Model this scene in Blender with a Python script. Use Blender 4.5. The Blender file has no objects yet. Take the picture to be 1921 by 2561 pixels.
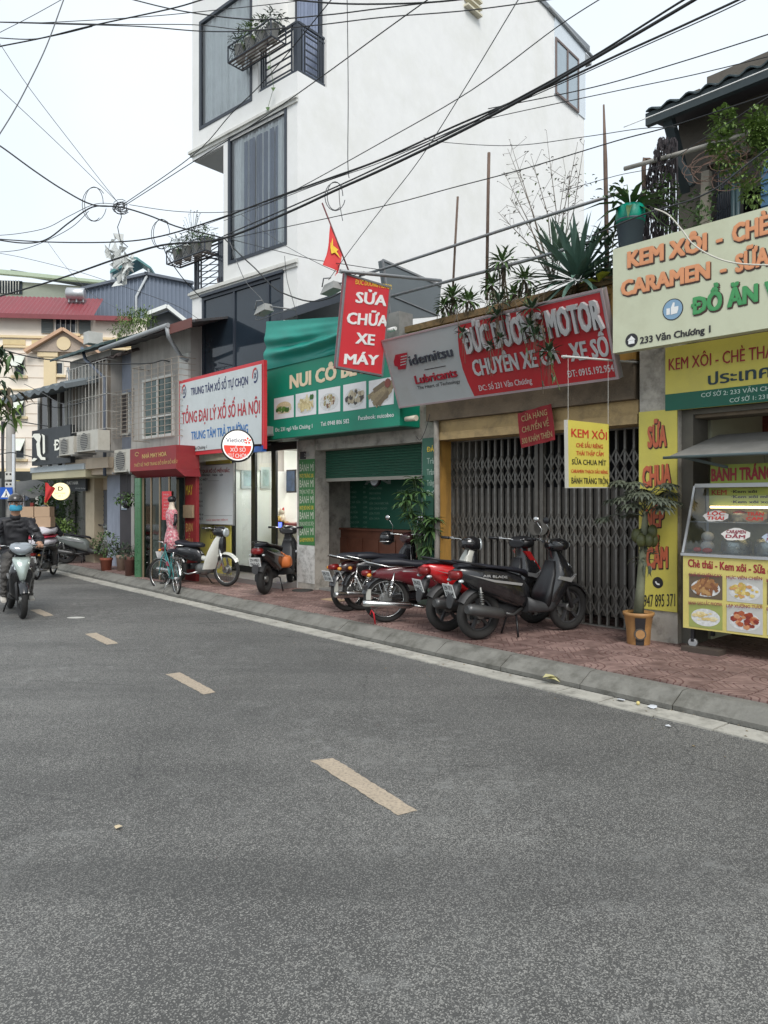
import bpy, math, random, unicodedata
from mathutils import Vector, Matrix
random.seed(7)
R = math.radians
SC = bpy.context.scene
COL = SC.collection
# ---------------------------------------------------------------- camera, sky, sun, exposure
F, YH, CX, HC = 1850.0, 1255.0, 960.5, 1.85      # focal length and horizon in photo pixels, eye height in m
cam_d = bpy.data.cameras.new('camera'); cam = bpy.data.objects.new('camera', cam_d); COL.objects.link(cam)
cam.location = (0, 0, HC); cam.rotation_euler = (R(90), 0, 0)
cam_d.sensor_fit = 'VERTICAL'; cam_d.sensor_height = 36; cam_d.lens = F / 2561 * 36
cam_d.shift_y = -(1280.5 - YH) / 2561
cam_d.clip_start = 0.05; cam_d.clip_end = 3000
SC.camera = cam
wd = bpy.data.worlds.new('World'); SC.world = wd; wd.use_nodes = True
nt = wd.node_tree; nt.nodes.clear()
wo = nt.nodes.new('ShaderNodeOutputWorld'); bg = nt.nodes.new('ShaderNodeBackground'); bg.inputs[1].default_value = 0.1
sky = nt.nodes.new('ShaderNodeTexSky'); sky.sky_type = 'NISHITA'; sky.sun_disc = False
sky.sun_elevation = R(47); sky.sun_rotation = R(170); sky.dust_density = 3
tcw = nt.nodes.new('ShaderNodeTexCoord'); nz = nt.nodes.new('ShaderNodeTexNoise'); nz.inputs['Scale'].default_value = 2.2; nz.inputs['Detail'].default_value = 4
cr = nt.nodes.new('ShaderNodeValToRGB')
cr.color_ramp.elements[0].position = .3; cr.color_ramp.elements[0].color = (5.4, 6.1, 6.6, 1)
cr.color_ramp.elements[1].position = .72; cr.color_ramp.elements[1].color = (6.5, 6.9, 7.2, 1)
mx = nt.nodes.new('ShaderNodeMixRGB'); mx.inputs[0].default_value = .88
nt.links.new(tcw.outputs['Generated'], nz.inputs['Vector']); nt.links.new(nz.outputs['Fac'], cr.inputs[0])
nt.links.new(sky.outputs[0], mx.inputs[1]); nt.links.new(cr.outputs[0], mx.inputs[2])
nt.links.new(mx.outputs[0], bg.inputs[0]); nt.links.new(bg.outputs[0], wo.inputs[0])
sun_d = bpy.data.lights.new('sun', 'SUN'); sun_d.energy = 1.5; sun_d.angle = R(25); sun_d.color = (1, .97, .93)
sun = bpy.data.objects.new('sun', sun_d); COL.objects.link(sun)
sun.rotation_euler = Vector((-.16, .86, -.95)).to_track_quat('-Z', 'Y').to_euler(); sun.location = (5, -26, 29)
SC.view_settings.view_transform = 'Standard'; SC.view_settings.look = 'None'
SC.view_settings.gamma = 1; SC.view_settings.exposure = 0.78; SC.view_settings.use_curve_mapping = False
SC.cycles.max_bounces = 8; SC.cycles.transparent_max_bounces = 12

# ---------------------------------------------------------------- helpers
WM = {}                                            # world matrix of every object made here
class Fr:                                          # a frame on the ground: x along, y inward (away from the road), z up
    def __init__(s, ox, oy, yaw):
        s.M = Matrix.Translation((ox, oy, 0)) @ Matrix.Rotation(yaw, 4, 'Z'); s.yaw = yaw; s.I = s.M.inverted()
        s.o = s.I @ Vector((0, 0, HC))
    def d(s, px, py): return s.I.to_3x3() @ Vector(((px - CX) / F, 1, (YH - py) / F))
    def w(s, px, py, y):                           # sight line meets the upright plane y
        d = s.d(px, py); t = (y - s.o.y) / d.y; p = s.o + d * t; return p.x, p.z
    def x(s, px, y): return s.w(px, 1000, y)[0]
    def z(s, px, py, y): return s.w(px, py, y)[1]
    def g(s, px, py, z=0.15):                      # sight line meets the level plane z
        d = s.d(px, py); t = (z - s.o.z) / d.z; p = s.o + d * t; return p.x, p.y
    def at(s, x, y, z=0): return s.M @ Vector((x, y, z))
    def pt(s, px, py, Y):                          # point on a sight line at world depth Y
        return s.I @ Vector(((px - CX) / F * Y, Y, HC + (YH - py) / F * Y))
WF = Fr(0, 0, 0)
M = Fr(-1.70, 14.53, math.atan2(-.734, .679))      # shop fronts
WB = Fr(-1.70, 14.53, math.atan2(-.659, .752))     # tall white house
K = Fr(3.09, 5.95, math.atan2(-.763, .6466))       # kerb line

class B:
    def __init__(s): s.v = []; s.f = []; s.sm = []; s.mi = []; s.cur = 0
    def add(s, vs, fs, smooth=False):
        n = len(s.v); s.v += [Vector(p) for p in vs]
        s.f += [tuple(i + n for i in f) for f in fs]; s.sm += [smooth] * len(fs); s.mi += [s.cur] * len(fs); return s
    def box(s, x0, x1, y0, y1, z0, z1):
        return s.add([(x0,y0,z0),(x1,y0,z0),(x1,y1,z0),(x0,y1,z0),(x0,y0,z1),(x1,y0,z1),(x1,y1,z1),(x0,y1,z1)],
                     [(0,3,2,1),(4,5,6,7),(0,1,5,4),(1,2,6,5),(2,3,7,6),(3,0,4,7)])
    def hexa(s, p): return s.add(p, [(0,3,2,1),(4,5,6,7),(0,1,5,4),(1,2,6,5),(2,3,7,6),(3,0,4,7)])
    def quad(s, a, b, c, d): return s.add([a, b, c, d], [(0,1,2,3)])
    def prism(s, pts, a, b, ax='y'):               # 2D outline pushed along an axis
        n = len(pts)
        def P(p, t): return (p[0], t, p[1]) if ax == 'y' else ((t, p[0], p[1]) if ax == 'x' else (p[0], p[1], t))
        return s.add([P(p, a) for p in pts] + [P(p, b) for p in pts],
                     [tuple(range(n)), tuple(range(2*n-1, n-1, -1))] + [(i, i+n, (i+1)%n+n, (i+1)%n) for i in range(n)])
    def tube(s, pts, r, n=6, cap=True):
        pts = [Vector(p) for p in pts]; rs = r if isinstance(r, (list, tuple)) else [r]*len(pts)
        base = len(s.v); up = None; k = len(pts)
        for i, p in enumerate(pts):
            t = (pts[min(i+1,k-1)] - pts[max(i-1,0)]).normalized()
            if up is None: up = Vector((0,0,1)) if abs(t.z) < .9 else Vector((1,0,0))
            a = t.cross(up).normalized(); up = a.cross(t).normalized()
            for j in range(n):
                q = 2*math.pi*j/n; s.v.append(p + (a*math.cos(q) + up*math.sin(q))*rs[i])
        for i in range(k-1):
            for j in range(n):
                a0 = base+i*n; s.f.append((a0+j, a0+(j+1)%n, a0+n+(j+1)%n, a0+n+j)); s.sm.append(n > 4); s.mi.append(s.cur)
        if cap:
            s.f += [tuple(base+j for j in range(n))[::-1], tuple(base+(k-1)*n+j for j in range(n))]; s.sm += [False]*2; s.mi += [s.cur]*2
        return s
    def bar(s, a, b, w, h=None):                   # square bar
        a, b = Vector(a), Vector(b); h = h or w; t = (b-a).normalized()
        u = Vector((0,0,1)) if abs(t.z) < .95 else Vector((1,0,0)); c = t.cross(u).normalized()*w/2; e = c.cross(t).normalized()*h/2
        return s.add([a-c-e,a+c-e,a+c+e,a-c+e,b-c-e,b+c-e,b+c+e,b-c+e], [(0,3,2,1),(4,5,6,7),(0,1,5,4),(1,2,6,5),(2,3,7,6),(3,0,4,7)])
    def lathe(s, prof, c=(0,0,0), n=16, ax='z', sm=True):   # prof: (radius, height)
        c = Vector(c); base = len(s.v)
        for r, h in prof:
            for j in range(n):
                q = 2*math.pi*j/n; a, b_ = r*math.cos(q), r*math.sin(q)
                s.v.append(c + (Vector((a,b_,h)) if ax == 'z' else (Vector((a,h,b_)) if ax == 'y' else Vector((h,a,b_)))))
        for i in range(len(prof)-1):
            for j in range(n):
                a0 = base+i*n; s.f.append((a0+j, a0+(j+1)%n, a0+n+(j+1)%n, a0+n+j)); s.sm.append(sm); s.mi.append(s.cur)
        for i, rev in ((0, True), (len(prof)-1, False)):
            if prof[i][0] > 1e-4:
                f = tuple(base+i*n+j for j in range(n)); s.f.append(f[::-1] if rev else f); s.sm.append(False); s.mi.append(s.cur)
        return s
    def ball(s, c, r, n=10, m=6):
        rx, ry, rz = r if isinstance(r, (list, tuple)) else (r, r, r); b0 = len(s.v)
        s.lathe([(math.sin(math.pi*i/m)+1e-5, -math.cos(math.pi*i/m)) for i in range(m+1)], (0,0,0), n)
        for i in range(b0, len(s.v)): v = s.v[i]; s.v[i] = Vector((c[0]+v.x*rx, c[1]+v.y*ry, c[2]+v.z*rz))
        return s
    def loft(s, secs, n=12, p=2.4):                # secs: (x, zlow, zhigh, half width [, y centre]) along x
        base = len(s.v)
        for q in secs:
            x, z0, z1, w = q[:4]; yc = q[4] if len(q) > 4 else 0
            for j in range(n):
                a = 2*math.pi*j/n; ca, sa = math.cos(a), math.sin(a)
                s.v.append(Vector((x, yc + w*math.copysign(abs(ca)**(2/p), ca), (z0+z1)/2 + (z1-z0)/2*math.copysign(abs(sa)**(2/p), sa))))
        for i in range(len(secs)-1):
            for j in range(n):
                a0 = base+i*n; s.f.append((a0+j, a0+(j+1)%n, a0+n+(j+1)%n, a0+n+j)); s.sm.append(True); s.mi.append(s.cur)
        s.f += [tuple(base+j for j in range(n))[::-1], tuple(base+(len(secs)-1)*n+j for j in range(n))]; s.sm += [False]*2; s.mi += [s.cur]*2
        return s
    def loftz(s, secs, n=14, p=2.6):               # secs: (z, x0, x1, half width)
        base = len(s.v)
        for z, x0, x1, w in secs:
            for j in range(n):
                a = 2*math.pi*j/n; ca, sa = math.cos(a), math.sin(a)
                s.v.append(Vector(((x0+x1)/2+(x1-x0)/2*math.copysign(abs(ca)**(2/p), ca), w*math.copysign(abs(sa)**(2/p), sa), z)))
        for i in range(len(secs)-1):
            for j in range(n): a0 = base+i*n; s.f.append((a0+j, a0+(j+1)%n, a0+n+(j+1)%n, a0+n+j)); s.sm.append(True); s.mi.append(s.cur)
        s.f += [tuple(base+j for j in range(n))[::-1], tuple(base+(len(secs)-1)*n+j for j in range(n))]; s.sm += [False]*2; s.mi += [s.cur]*2
        return s
    def torus(s, c, R_, r, n=28, m=8, ax='y', a0=0, a1=360):
        full = abs(a1-a0) >= 360; k = n if full else n+1; base = len(s.v)
        for i in range(k):
            a = R(a0 + (a1-a0)*i/n)
            for j in range(m):
                q = 2*math.pi*j/m; rr = R_ + r*math.cos(q); h = r*math.sin(q)
                p = (rr*math.cos(a), h, rr*math.sin(a)) if ax == 'y' else ((rr*math.cos(a), rr*math.sin(a), h) if ax == 'z' else (h, rr*math.cos(a), rr*math.sin(a)))
                s.v.append(Vector(c)+Vector(p))
        for i in range(n):
            for j in range(m):
                a_, b_ = base+i*m, base+((i+1) % k)*m
                s.f.append((a_+j, a_+(j+1)%m, b_+(j+1)%m, b_+j)); s.sm.append(True); s.mi.append(s.cur)
        return s
    def leaf(s, p, d, L, W, bend=.25, fold=.2):
        p, d = Vector(p), Vector(d).normalized(); sd = d.cross(Vector((0,0,1)))
        sd = sd.normalized() if sd.length > .05 else Vector((1,0,0)); up = sd.cross(d).normalized()
        m1 = p+d*L*.35-up*L*bend*.1; m2 = p+d*L*.7-up*L*bend*.45; tip = p+d*L-up*L*bend
        return s.add([p, m1+sd*W/2+up*W*fold, m1, m1-sd*W/2+up*W*fold, m2+sd*W*.36+up*W*fold, m2, m2-sd*W*.36+up*W*fold, tip],
                     [(0,2,1),(0,3,2),(1,2,5,4),(2,3,6,5),(4,5,7),(5,6,7)])
    def cloud(s, c, r, n, L, W, bend=.3, droop=0):
        for _ in range(n):
            while True:
                q = Vector((random.uniform(-1,1), random.uniform(-1,1), random.uniform(-1,1)))
                if .15 < q.length < 1: break
            p = Vector((c[0]+q.x*r[0], c[1]+q.y*r[1], c[2]+q.z*r[2]))
            d = q + Vector((random.uniform(-.7,.7), random.uniform(-.7,.7), random.uniform(-.5,.6)-droop))
            s.leaf(p, d, L*random.uniform(.6,1.25), W*random.uniform(.7,1.2), bend)
        return s

def mesh_of(b, name, mats, Mx):
    me = bpy.data.meshes.new(name); me.from_pydata([tuple(Mx @ v) for v in b.v], [], b.f)
    me.polygons.foreach_set('use_smooth', b.sm); me.polygons.foreach_set('material_index', b.mi)
    for m in (mats if isinstance(mats, (list, tuple)) else [mats]): me.materials.append(m)
    me.update(); return me
def root(name, label, cat, fr, loc, rz=0, group=None, kind=None):
    o = bpy.data.objects.new(name, None); COL.objects.link(o); o.empty_display_size = .2
    W = fr.M @ Matrix.Translation(loc) @ Matrix.Rotation(rz, 4, 'Z'); o.matrix_world = W; WM[o.name] = W
    if label: o['label'] = label
    if cat: o['category'] = cat
    if group: o['group'] = group
    if kind: o['kind'] = kind
    return o
def part(name, b, mat, parent, fr=None, label=None, kind=None):      # fr None: coordinates already local to the thing
    W = WM[parent.name]; Mx = (W.inverted() @ fr.M) if fr else Matrix()
    me = mesh_of(b, name, mat, Mx); o = bpy.data.objects.new(name, me); COL.objects.link(o); o.parent = parent; WM[o.name] = W
    if label: o['label'] = label
    if kind: o['kind'] = kind
    return o
def solo(name, b, mat, fr, label, cat, group=None, kind=None, loc=None):  # a thing that is one mesh
    if loc is None:
        xs = [v.x for v in b.v]; ys = [v.y for v in b.v]; zs = [v.z for v in b.v]
        loc = ((min(xs)+max(xs))/2, (min(ys)+max(ys))/2, min(zs))
    W = fr.M @ Matrix.Translation(loc); me = mesh_of(b, name, mat, Matrix.Translation(-Vector(loc)))
    o = bpy.data.objects.new(name, me); COL.objects.link(o); o.matrix_world = W; WM[o.name] = W
    if label: o['label'] = label
    if cat: o['category'] = cat
    if group: o['group'] = group
    if kind: o['kind'] = kind
    return o
def rescale(objs, o, k):                                              # the same thing a little larger, about a ground point
    S = Matrix.Translation(o) @ Matrix.Scale(k, 4) @ Matrix.Translation(-Vector(o))
    for q in objs: q.matrix_world = S @ WM[q.name]
def dup_part(src, parent, Mx, name=None):                             # a copy of a part that shares its mesh
    c = src.copy(); COL.objects.link(c); c.parent = parent; c.matrix_local = Mx; WM[c.name] = WM[parent.name] @ Mx; return c

# ---------------------------------------------------------------- materials
def lin(h):
    if not isinstance(h, str): return (*h, 1)
    c = [int(h[i:i+2], 16)/255 for i in (0, 2, 4)]
    return tuple((x/12.92 if x <= .04045 else ((x+.055)/1.055)**2.4) for x in c) + (1,)
MC = {}
def mat(name, col, rough=.6, metal=0, var=.12, sc=3, bump=0, bs=60, dirt=None, ds=2.0, da=.5, streak=False, coat=0, emit=0, alpha=None, ior=None, trans=0):
    if name in MC: return MC[name]
    m = bpy.data.materials.new(name); m.use_nodes = True; n = m.node_tree.nodes; L = m.node_tree.links
    bs_ = n['Principled BSDF']; c = lin(col); tc = n.new('ShaderNodeTexCoord')
    bs_.inputs['Roughness'].default_value = rough; bs_.inputs['Metallic'].default_value = metal
    bs_.inputs['Coat Weight'].default_value = coat
    if trans: bs_.inputs['Transmission Weight'].default_value = trans
    if ior: bs_.inputs['IOR'].default_value = ior
    if alpha is not None: bs_.inputs['Alpha'].default_value = alpha
    if emit: bs_.inputs['Emission Color'].default_value = c; bs_.inputs['Emission Strength'].default_value = emit
    no = n.new('ShaderNodeTexNoise'); no.inputs['Scale'].default_value = sc; no.inputs['Detail'].default_value = 6; no.inputs['Roughness'].default_value = .65
    L.new(tc.outputs['Object'], no.inputs['Vector'])
    rp = n.new('ShaderNodeMapRange'); rp.inputs[1].default_value = .25; rp.inputs[2].default_value = .75; rp.inputs[3].default_value = 1-var; rp.inputs[4].default_value = 1+var*.6
    L.new(no.outputs['Fac'], rp.inputs[0])
    mm = n.new('ShaderNodeVectorMath'); mm.operation = 'SCALE'; mm.inputs[0].default_value = c[:3]; L.new(rp.outputs[0], mm.inputs['Scale'])
    out = mm.outputs[0]
    if dirt:
        mp = n.new('ShaderNodeMapping'); mp.inputs['Scale'].default_value = (ds*3, ds*3, ds*.35) if streak else (ds, ds, ds)
        L.new(tc.outputs['Object'], mp.inputs[0]); d = n.new('ShaderNodeTexNoise'); d.inputs['Scale'].default_value = 1; d.inputs['Detail'].default_value = 8; d.inputs['Roughness'].default_value = .7
        L.new(mp.outputs[0], d.inputs['Vector']); r2 = n.new('ShaderNodeMapRange'); r2.inputs[1].default_value = .47; r2.inputs[2].default_value = .7; r2.inputs[4].default_value = da; L.new(d.outputs['Fac'], r2.inputs[0])
        mi = n.new('ShaderNodeMixRGB'); mi.inputs[2].default_value = lin(dirt); L.new(r2.outputs[0], mi.inputs[0]); L.new(out, mi.inputs[1]); out = mi.outputs[0]
    L.new(out, bs_.inputs['Base Color'])
    if rough > .25 and rough < .95:
        rr = n.new('ShaderNodeMapRange'); rr.inputs[3].default_value = max(.05, rough-.12); rr.inputs[4].default_value = min(1, rough+.12); L.new(no.outputs['Fac'], rr.inputs[0]); L.new(rr.outputs[0], bs_.inputs['Roughness'])
    if bump:
        b2 = n.new('ShaderNodeTexNoise'); b2.inputs['Scale'].default_value = bs; b2.inputs['Detail'].default_value = 4; L.new(tc.outputs['Object'], b2.inputs['Vector'])
        bu = n.new('ShaderNodeBump'); bu.inputs['Strength'].default_value = bump; bu.inputs['Distance'].default_value = .01; L.new(b2.outputs['Fac'], bu.inputs['Height']); L.new(bu.outputs[0], bs_.inputs['Normal'])
    MC[name] = m; return m
# plain paints and metals
WHITE = mat('white_render', (.79,.79,.775), .8, var=.05, bump=.15, bs=90, dirt=(.66,.66,.61), ds=.6, da=.55)
TRIM = mat('pale_trim', (.66,.66,.62), .8, var=.08, dirt=(.33,.32,.28), ds=1.2, da=.4, streak=True)
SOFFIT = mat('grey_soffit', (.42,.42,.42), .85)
DKFRAME = mat('dark_blue_grey_metal', (.028,.036,.05), .45, var=.2)
BLACK = mat('black_plastic', (.012,.012,.014), .42, var=.3, sc=8)
RUBBER = mat('tyre_rubber', (.022,.021,.02), .85, var=.3, sc=12)
SEATM = mat('seat_vinyl', (.012,.013,.02), .5, var=.2, bump=.1)
CHROME = mat('worn_chrome', (.55,.55,.54), .22, 1, var=.25, sc=14)
STEEL = mat('dull_steel', (.30,.30,.29), .5, .8, var=.25, sc=9)
ALU = mat('aluminium', (.5,.51,.52), .4, .7, var=.1)
GLASSD = mat('dark_window_glass', (.02,.03,.042), .06, 0, var=.35, sc=.8)
GALV = mat('galvanised_pipe', (.28,.29,.30), .5, .6, var=.2, dirt=(.12,.08,.05), ds=6, da=.5)
RUST = mat('rusty_bar', (.16,.11,.085), .8, .2, var=.35, sc=10)
CONC = mat('grey_concrete', (.27,.265,.25), .9, var=.2, sc=2, bump=.3, bs=70, dirt=(.09,.085,.075), ds=3, da=.6)
CABLE = mat('cable_sheath', (.02,.022,.024), .6)
CABLEG = mat('grey_cable_sheath', (.10,.105,.11), .6)
PVC = mat('grey_pvc_pipe', (.3,.32,.33), .45)
LEAF = mat('leaf_green', (.075,.14,.04), .55, var=.45, sc=6)
LEAFD = mat('leaf_dark_green', (.022,.05,.02), .5, var=.45, sc=6)
LEAFL = mat('leaf_light_green', (.14,.22,.05), .5, var=.35, sc=6)
LEAFB = mat('leaf_blue_green', (.10,.18,.14), .5, var=.3, sc=5)
DEADL = mat('dry_leaf', (.09,.07,.045), .8, var=.4, sc=6)
TWIG = mat('grey_twig', (.12,.10,.08), .9)
REDP = mat('red_paint', (.50,.018,.028), .45, var=.1)
REDS = mat('sign_red', (.60,.035,.045), .5, var=.07, sc=1.5, dirt=(.3,.05,.05), ds=2, da=.25)
WHITEP = mat('white_lettering', (.78,.78,.76), .5, var=.05)
NAVY = mat('navy_lettering', (.015,.025,.11), .5, var=.05)
BLUE = mat('blue_lettering', (.02,.16,.45), .5, var=.05)
BLACKP = mat('black_lettering', (.02,.018,.02), .5, var=.05)
YELP = mat('yellow_lettering', (.80,.55,.05), .5, var=.05)
GOLDP = mat('gold_lettering', (.55,.38,.12), .45, var=.15)
def glass(name, col=(.75,.8,.8), a=.18):
    if name in MC: return MC[name]
    m = bpy.data.materials.new(name); m.use_nodes = True; n = m.node_tree.nodes; L = m.node_tree.links; n.remove(n['Principled BSDF'])
    o = n['Material Output']; t = n.new('ShaderNodeBsdfTransparent'); t.inputs[0].default_value = (*col, 1); g = n.new('ShaderNodeBsdfGlossy'); g.inputs[1].default_value = .03
    f = n.new('ShaderNodeFresnel'); f.inputs[0].default_value = 1.5; ad = n.new('ShaderNodeMath'); ad.inputs[1].default_value = a*.2; L.new(f.outputs[0], ad.inputs[0])
    mi = n.new('ShaderNodeMixShader'); L.new(ad.outputs[0], mi.inputs[0]); L.new(t.outputs[0], mi.inputs[1]); L.new(g.outputs[0], mi.inputs[2]); L.new(mi.outputs[0], o.inputs[0])
    MC[name] = m; return m
GLASS = glass('clear_glass')

# ---------------------------------------------------------------- flat panels with writing
class Panel:                                       # bottom left, bottom right, top left in frame coordinates
    def __init__(s, fr, bl, br, tl):
        s.fr = fr; s.o = Vector(bl); s.X = (Vector(br)-s.o); s.w = s.X.length; s.X.normalize()
        s.Z = Vector(tl)-s.o; s.h = s.Z.length; s.Z.normalize(); s.N = s.X.cross(s.Z).normalized()   # out of the face
    def p(s, x, z, out=0): return s.o + s.X*x + s.Z*z + s.N*out
    def px(s, px, py):
        d = s.fr.d(px, py); t = (s.o - s.fr.o).dot(s.N)/d.dot(s.N); q = s.fr.o + d*t - s.o; return q.dot(s.X), q.dot(s.Z)
    def slab(s, b, x0, x1, z0, z1, back, out):
        return b.hexa([s.p(x0,z0,out), s.p(x1,z0,out), s.p(x1,z0,-back), s.p(x0,z0,-back), s.p(x0,z1,out), s.p(x1,z1,out), s.p(x1,z1,-back), s.p(x0,z1,-back)])
    def poly(s, b, pts, out): return b.add([s.p(x, z, out) for x, z in pts], [tuple(range(len(pts)))])
TC = {}
def glyphs(t, bold, shear=0):
    k = (t, bold, shear)
    if k in TC: return TC[k]
    bars = []                                      # strokes and horns are added by hand: the built-in glyphs fill wrongly
    raw = unicodedata.normalize('NFC', t); out_ = ''
    for ch in raw:
        d = unicodedata.normalize('NFD', ch); horn = '\u031b' in d; cut = unicodedata.normalize('NFC', d.replace('\u031b', ''))
        if ch in 'Đđ': cut = 'D' if ch == 'Đ' else 'd'
        out_ += cut
        if horn or ch in 'Đđ':
            e = glyphs(out_, 0)[3]; lo = 0 if d[0].isupper() else -.17
            if ch == 'Đ': w = glyphs('D', 0)[3]-glyphs('D', 0)[2]; bars.append([(e-w-.09,.33),(e-w+.30,.33),(e-w+.30,.41),(e-w-.09,.41)])
            elif ch == 'đ': bars.append([(e-.30,.60),(e+.06,.60),(e+.06,.67),(e-.30,.67)])
            elif d[0] in 'Oo': bars.append([(e-.10,.60+lo),(e-.01,.62+lo),(e+.05,.70+lo),(e+.06,.80+lo),(e-.03,.80+lo),(e-.03,.72+lo),(e-.12,.68+lo)])
            else: bars.append([(e-.03,.62+lo),(e+.05,.66+lo),(e+.10,.74+lo),(e+.10,.83+lo),(e+.02,.83+lo),(e+.01,.75+lo),(e-.03,.72+lo)])
    t = out_
    c = bpy.data.curves.new('lettering', 'FONT'); c.body = t; c.offset = bold; c.resolution_u = 2; c.shear = shear
    o = bpy.data.objects.new('lettering', c); COL.objects.link(o)
    me = o.evaluated_get(bpy.context.evaluated_depsgraph_get()).to_mesh()
    v = [(q.co.x, q.co.y) for q in me.vertices]; f = [tuple(p.vertices) for p in me.polygons]
    for q in bars: n = len(v); v += q; f.append(tuple(range(n, n+len(q))))
    xs = [q[0] for q in v] or [0, 1]; r = (v, f, min(xs), max(xs))
    bpy.data.objects.remove(o); bpy.data.curves.remove(c); TC[k] = r; return r
CAPH = .727
def txt(pn, parent, t, a, b, cap, m, out=.004, bold=.022, shear=0, wob=0, local=False, depth=0, lab=None, name='lettering'):
    """write t on a panel: a, b = left and right ends of the base line, cap = letter height (photo pixels at a, or metres when local)"""
    v, f, x0, x1 = glyphs(t, 0, shear); K_ = max(0, bold)*1.15
    if local: (ax, az), (bx, bz), ch = a, b, cap
    else:
        ax, az = pn.px(*a); bx, bz = pn.px(*b); ch = pn.px(a[0], a[1]-cap)[1] - az
    sx = (bx-ax)/(x1-x0); sz = ch/CAPH; bl = B(); 
    def T(x, z, o): return pn.p(ax+x, az+z+(bz-az)*x/(bx-ax+1e-9), o)
    sx = (bx-ax)/(x1-x0+2*K_)
    shifts = [(0,0)] if K_ == 0 else ([(-1,0),(1,0)] if K_ < .02 else ([(-1,-.45),(1,-.45),(-1,.45),(1,.45)] if K_ < .045 else [(-1,-.5),(1,-.5),(-1,.5),(1,.5),(0,-.6),(0,.6),(-.5,0),(.5,0)]))
    for si, (hx, hz) in enumerate(shifts):
        P = [((q[0]-x0+K_+hx*K_)*sx, (q[1]+hz*K_)*sz) for q in v]; o_ = out+si*.00035; base = len(bl.v)
        bl.add([T(x, z, o_) for x, z in P], f)
        if depth:
            n = len(P); bl.add([T(x, z, o_-depth) for x, z in P], [])
            ed = {}
            for q in f:
                for i in range(len(q)): ed[(q[i], q[(i+1) % len(q)])] = 1
            bl.f += [(e[0]+base, e[0]+base+n, e[1]+base+n, e[1]+base) for e in ed if (e[1], e[0]) not in ed]; k = len(bl.f)-len(bl.sm); bl.sm += [False]*k; bl.mi += [0]*k
    return part(name, bl, m, parent, pn.fr, lab)
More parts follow.
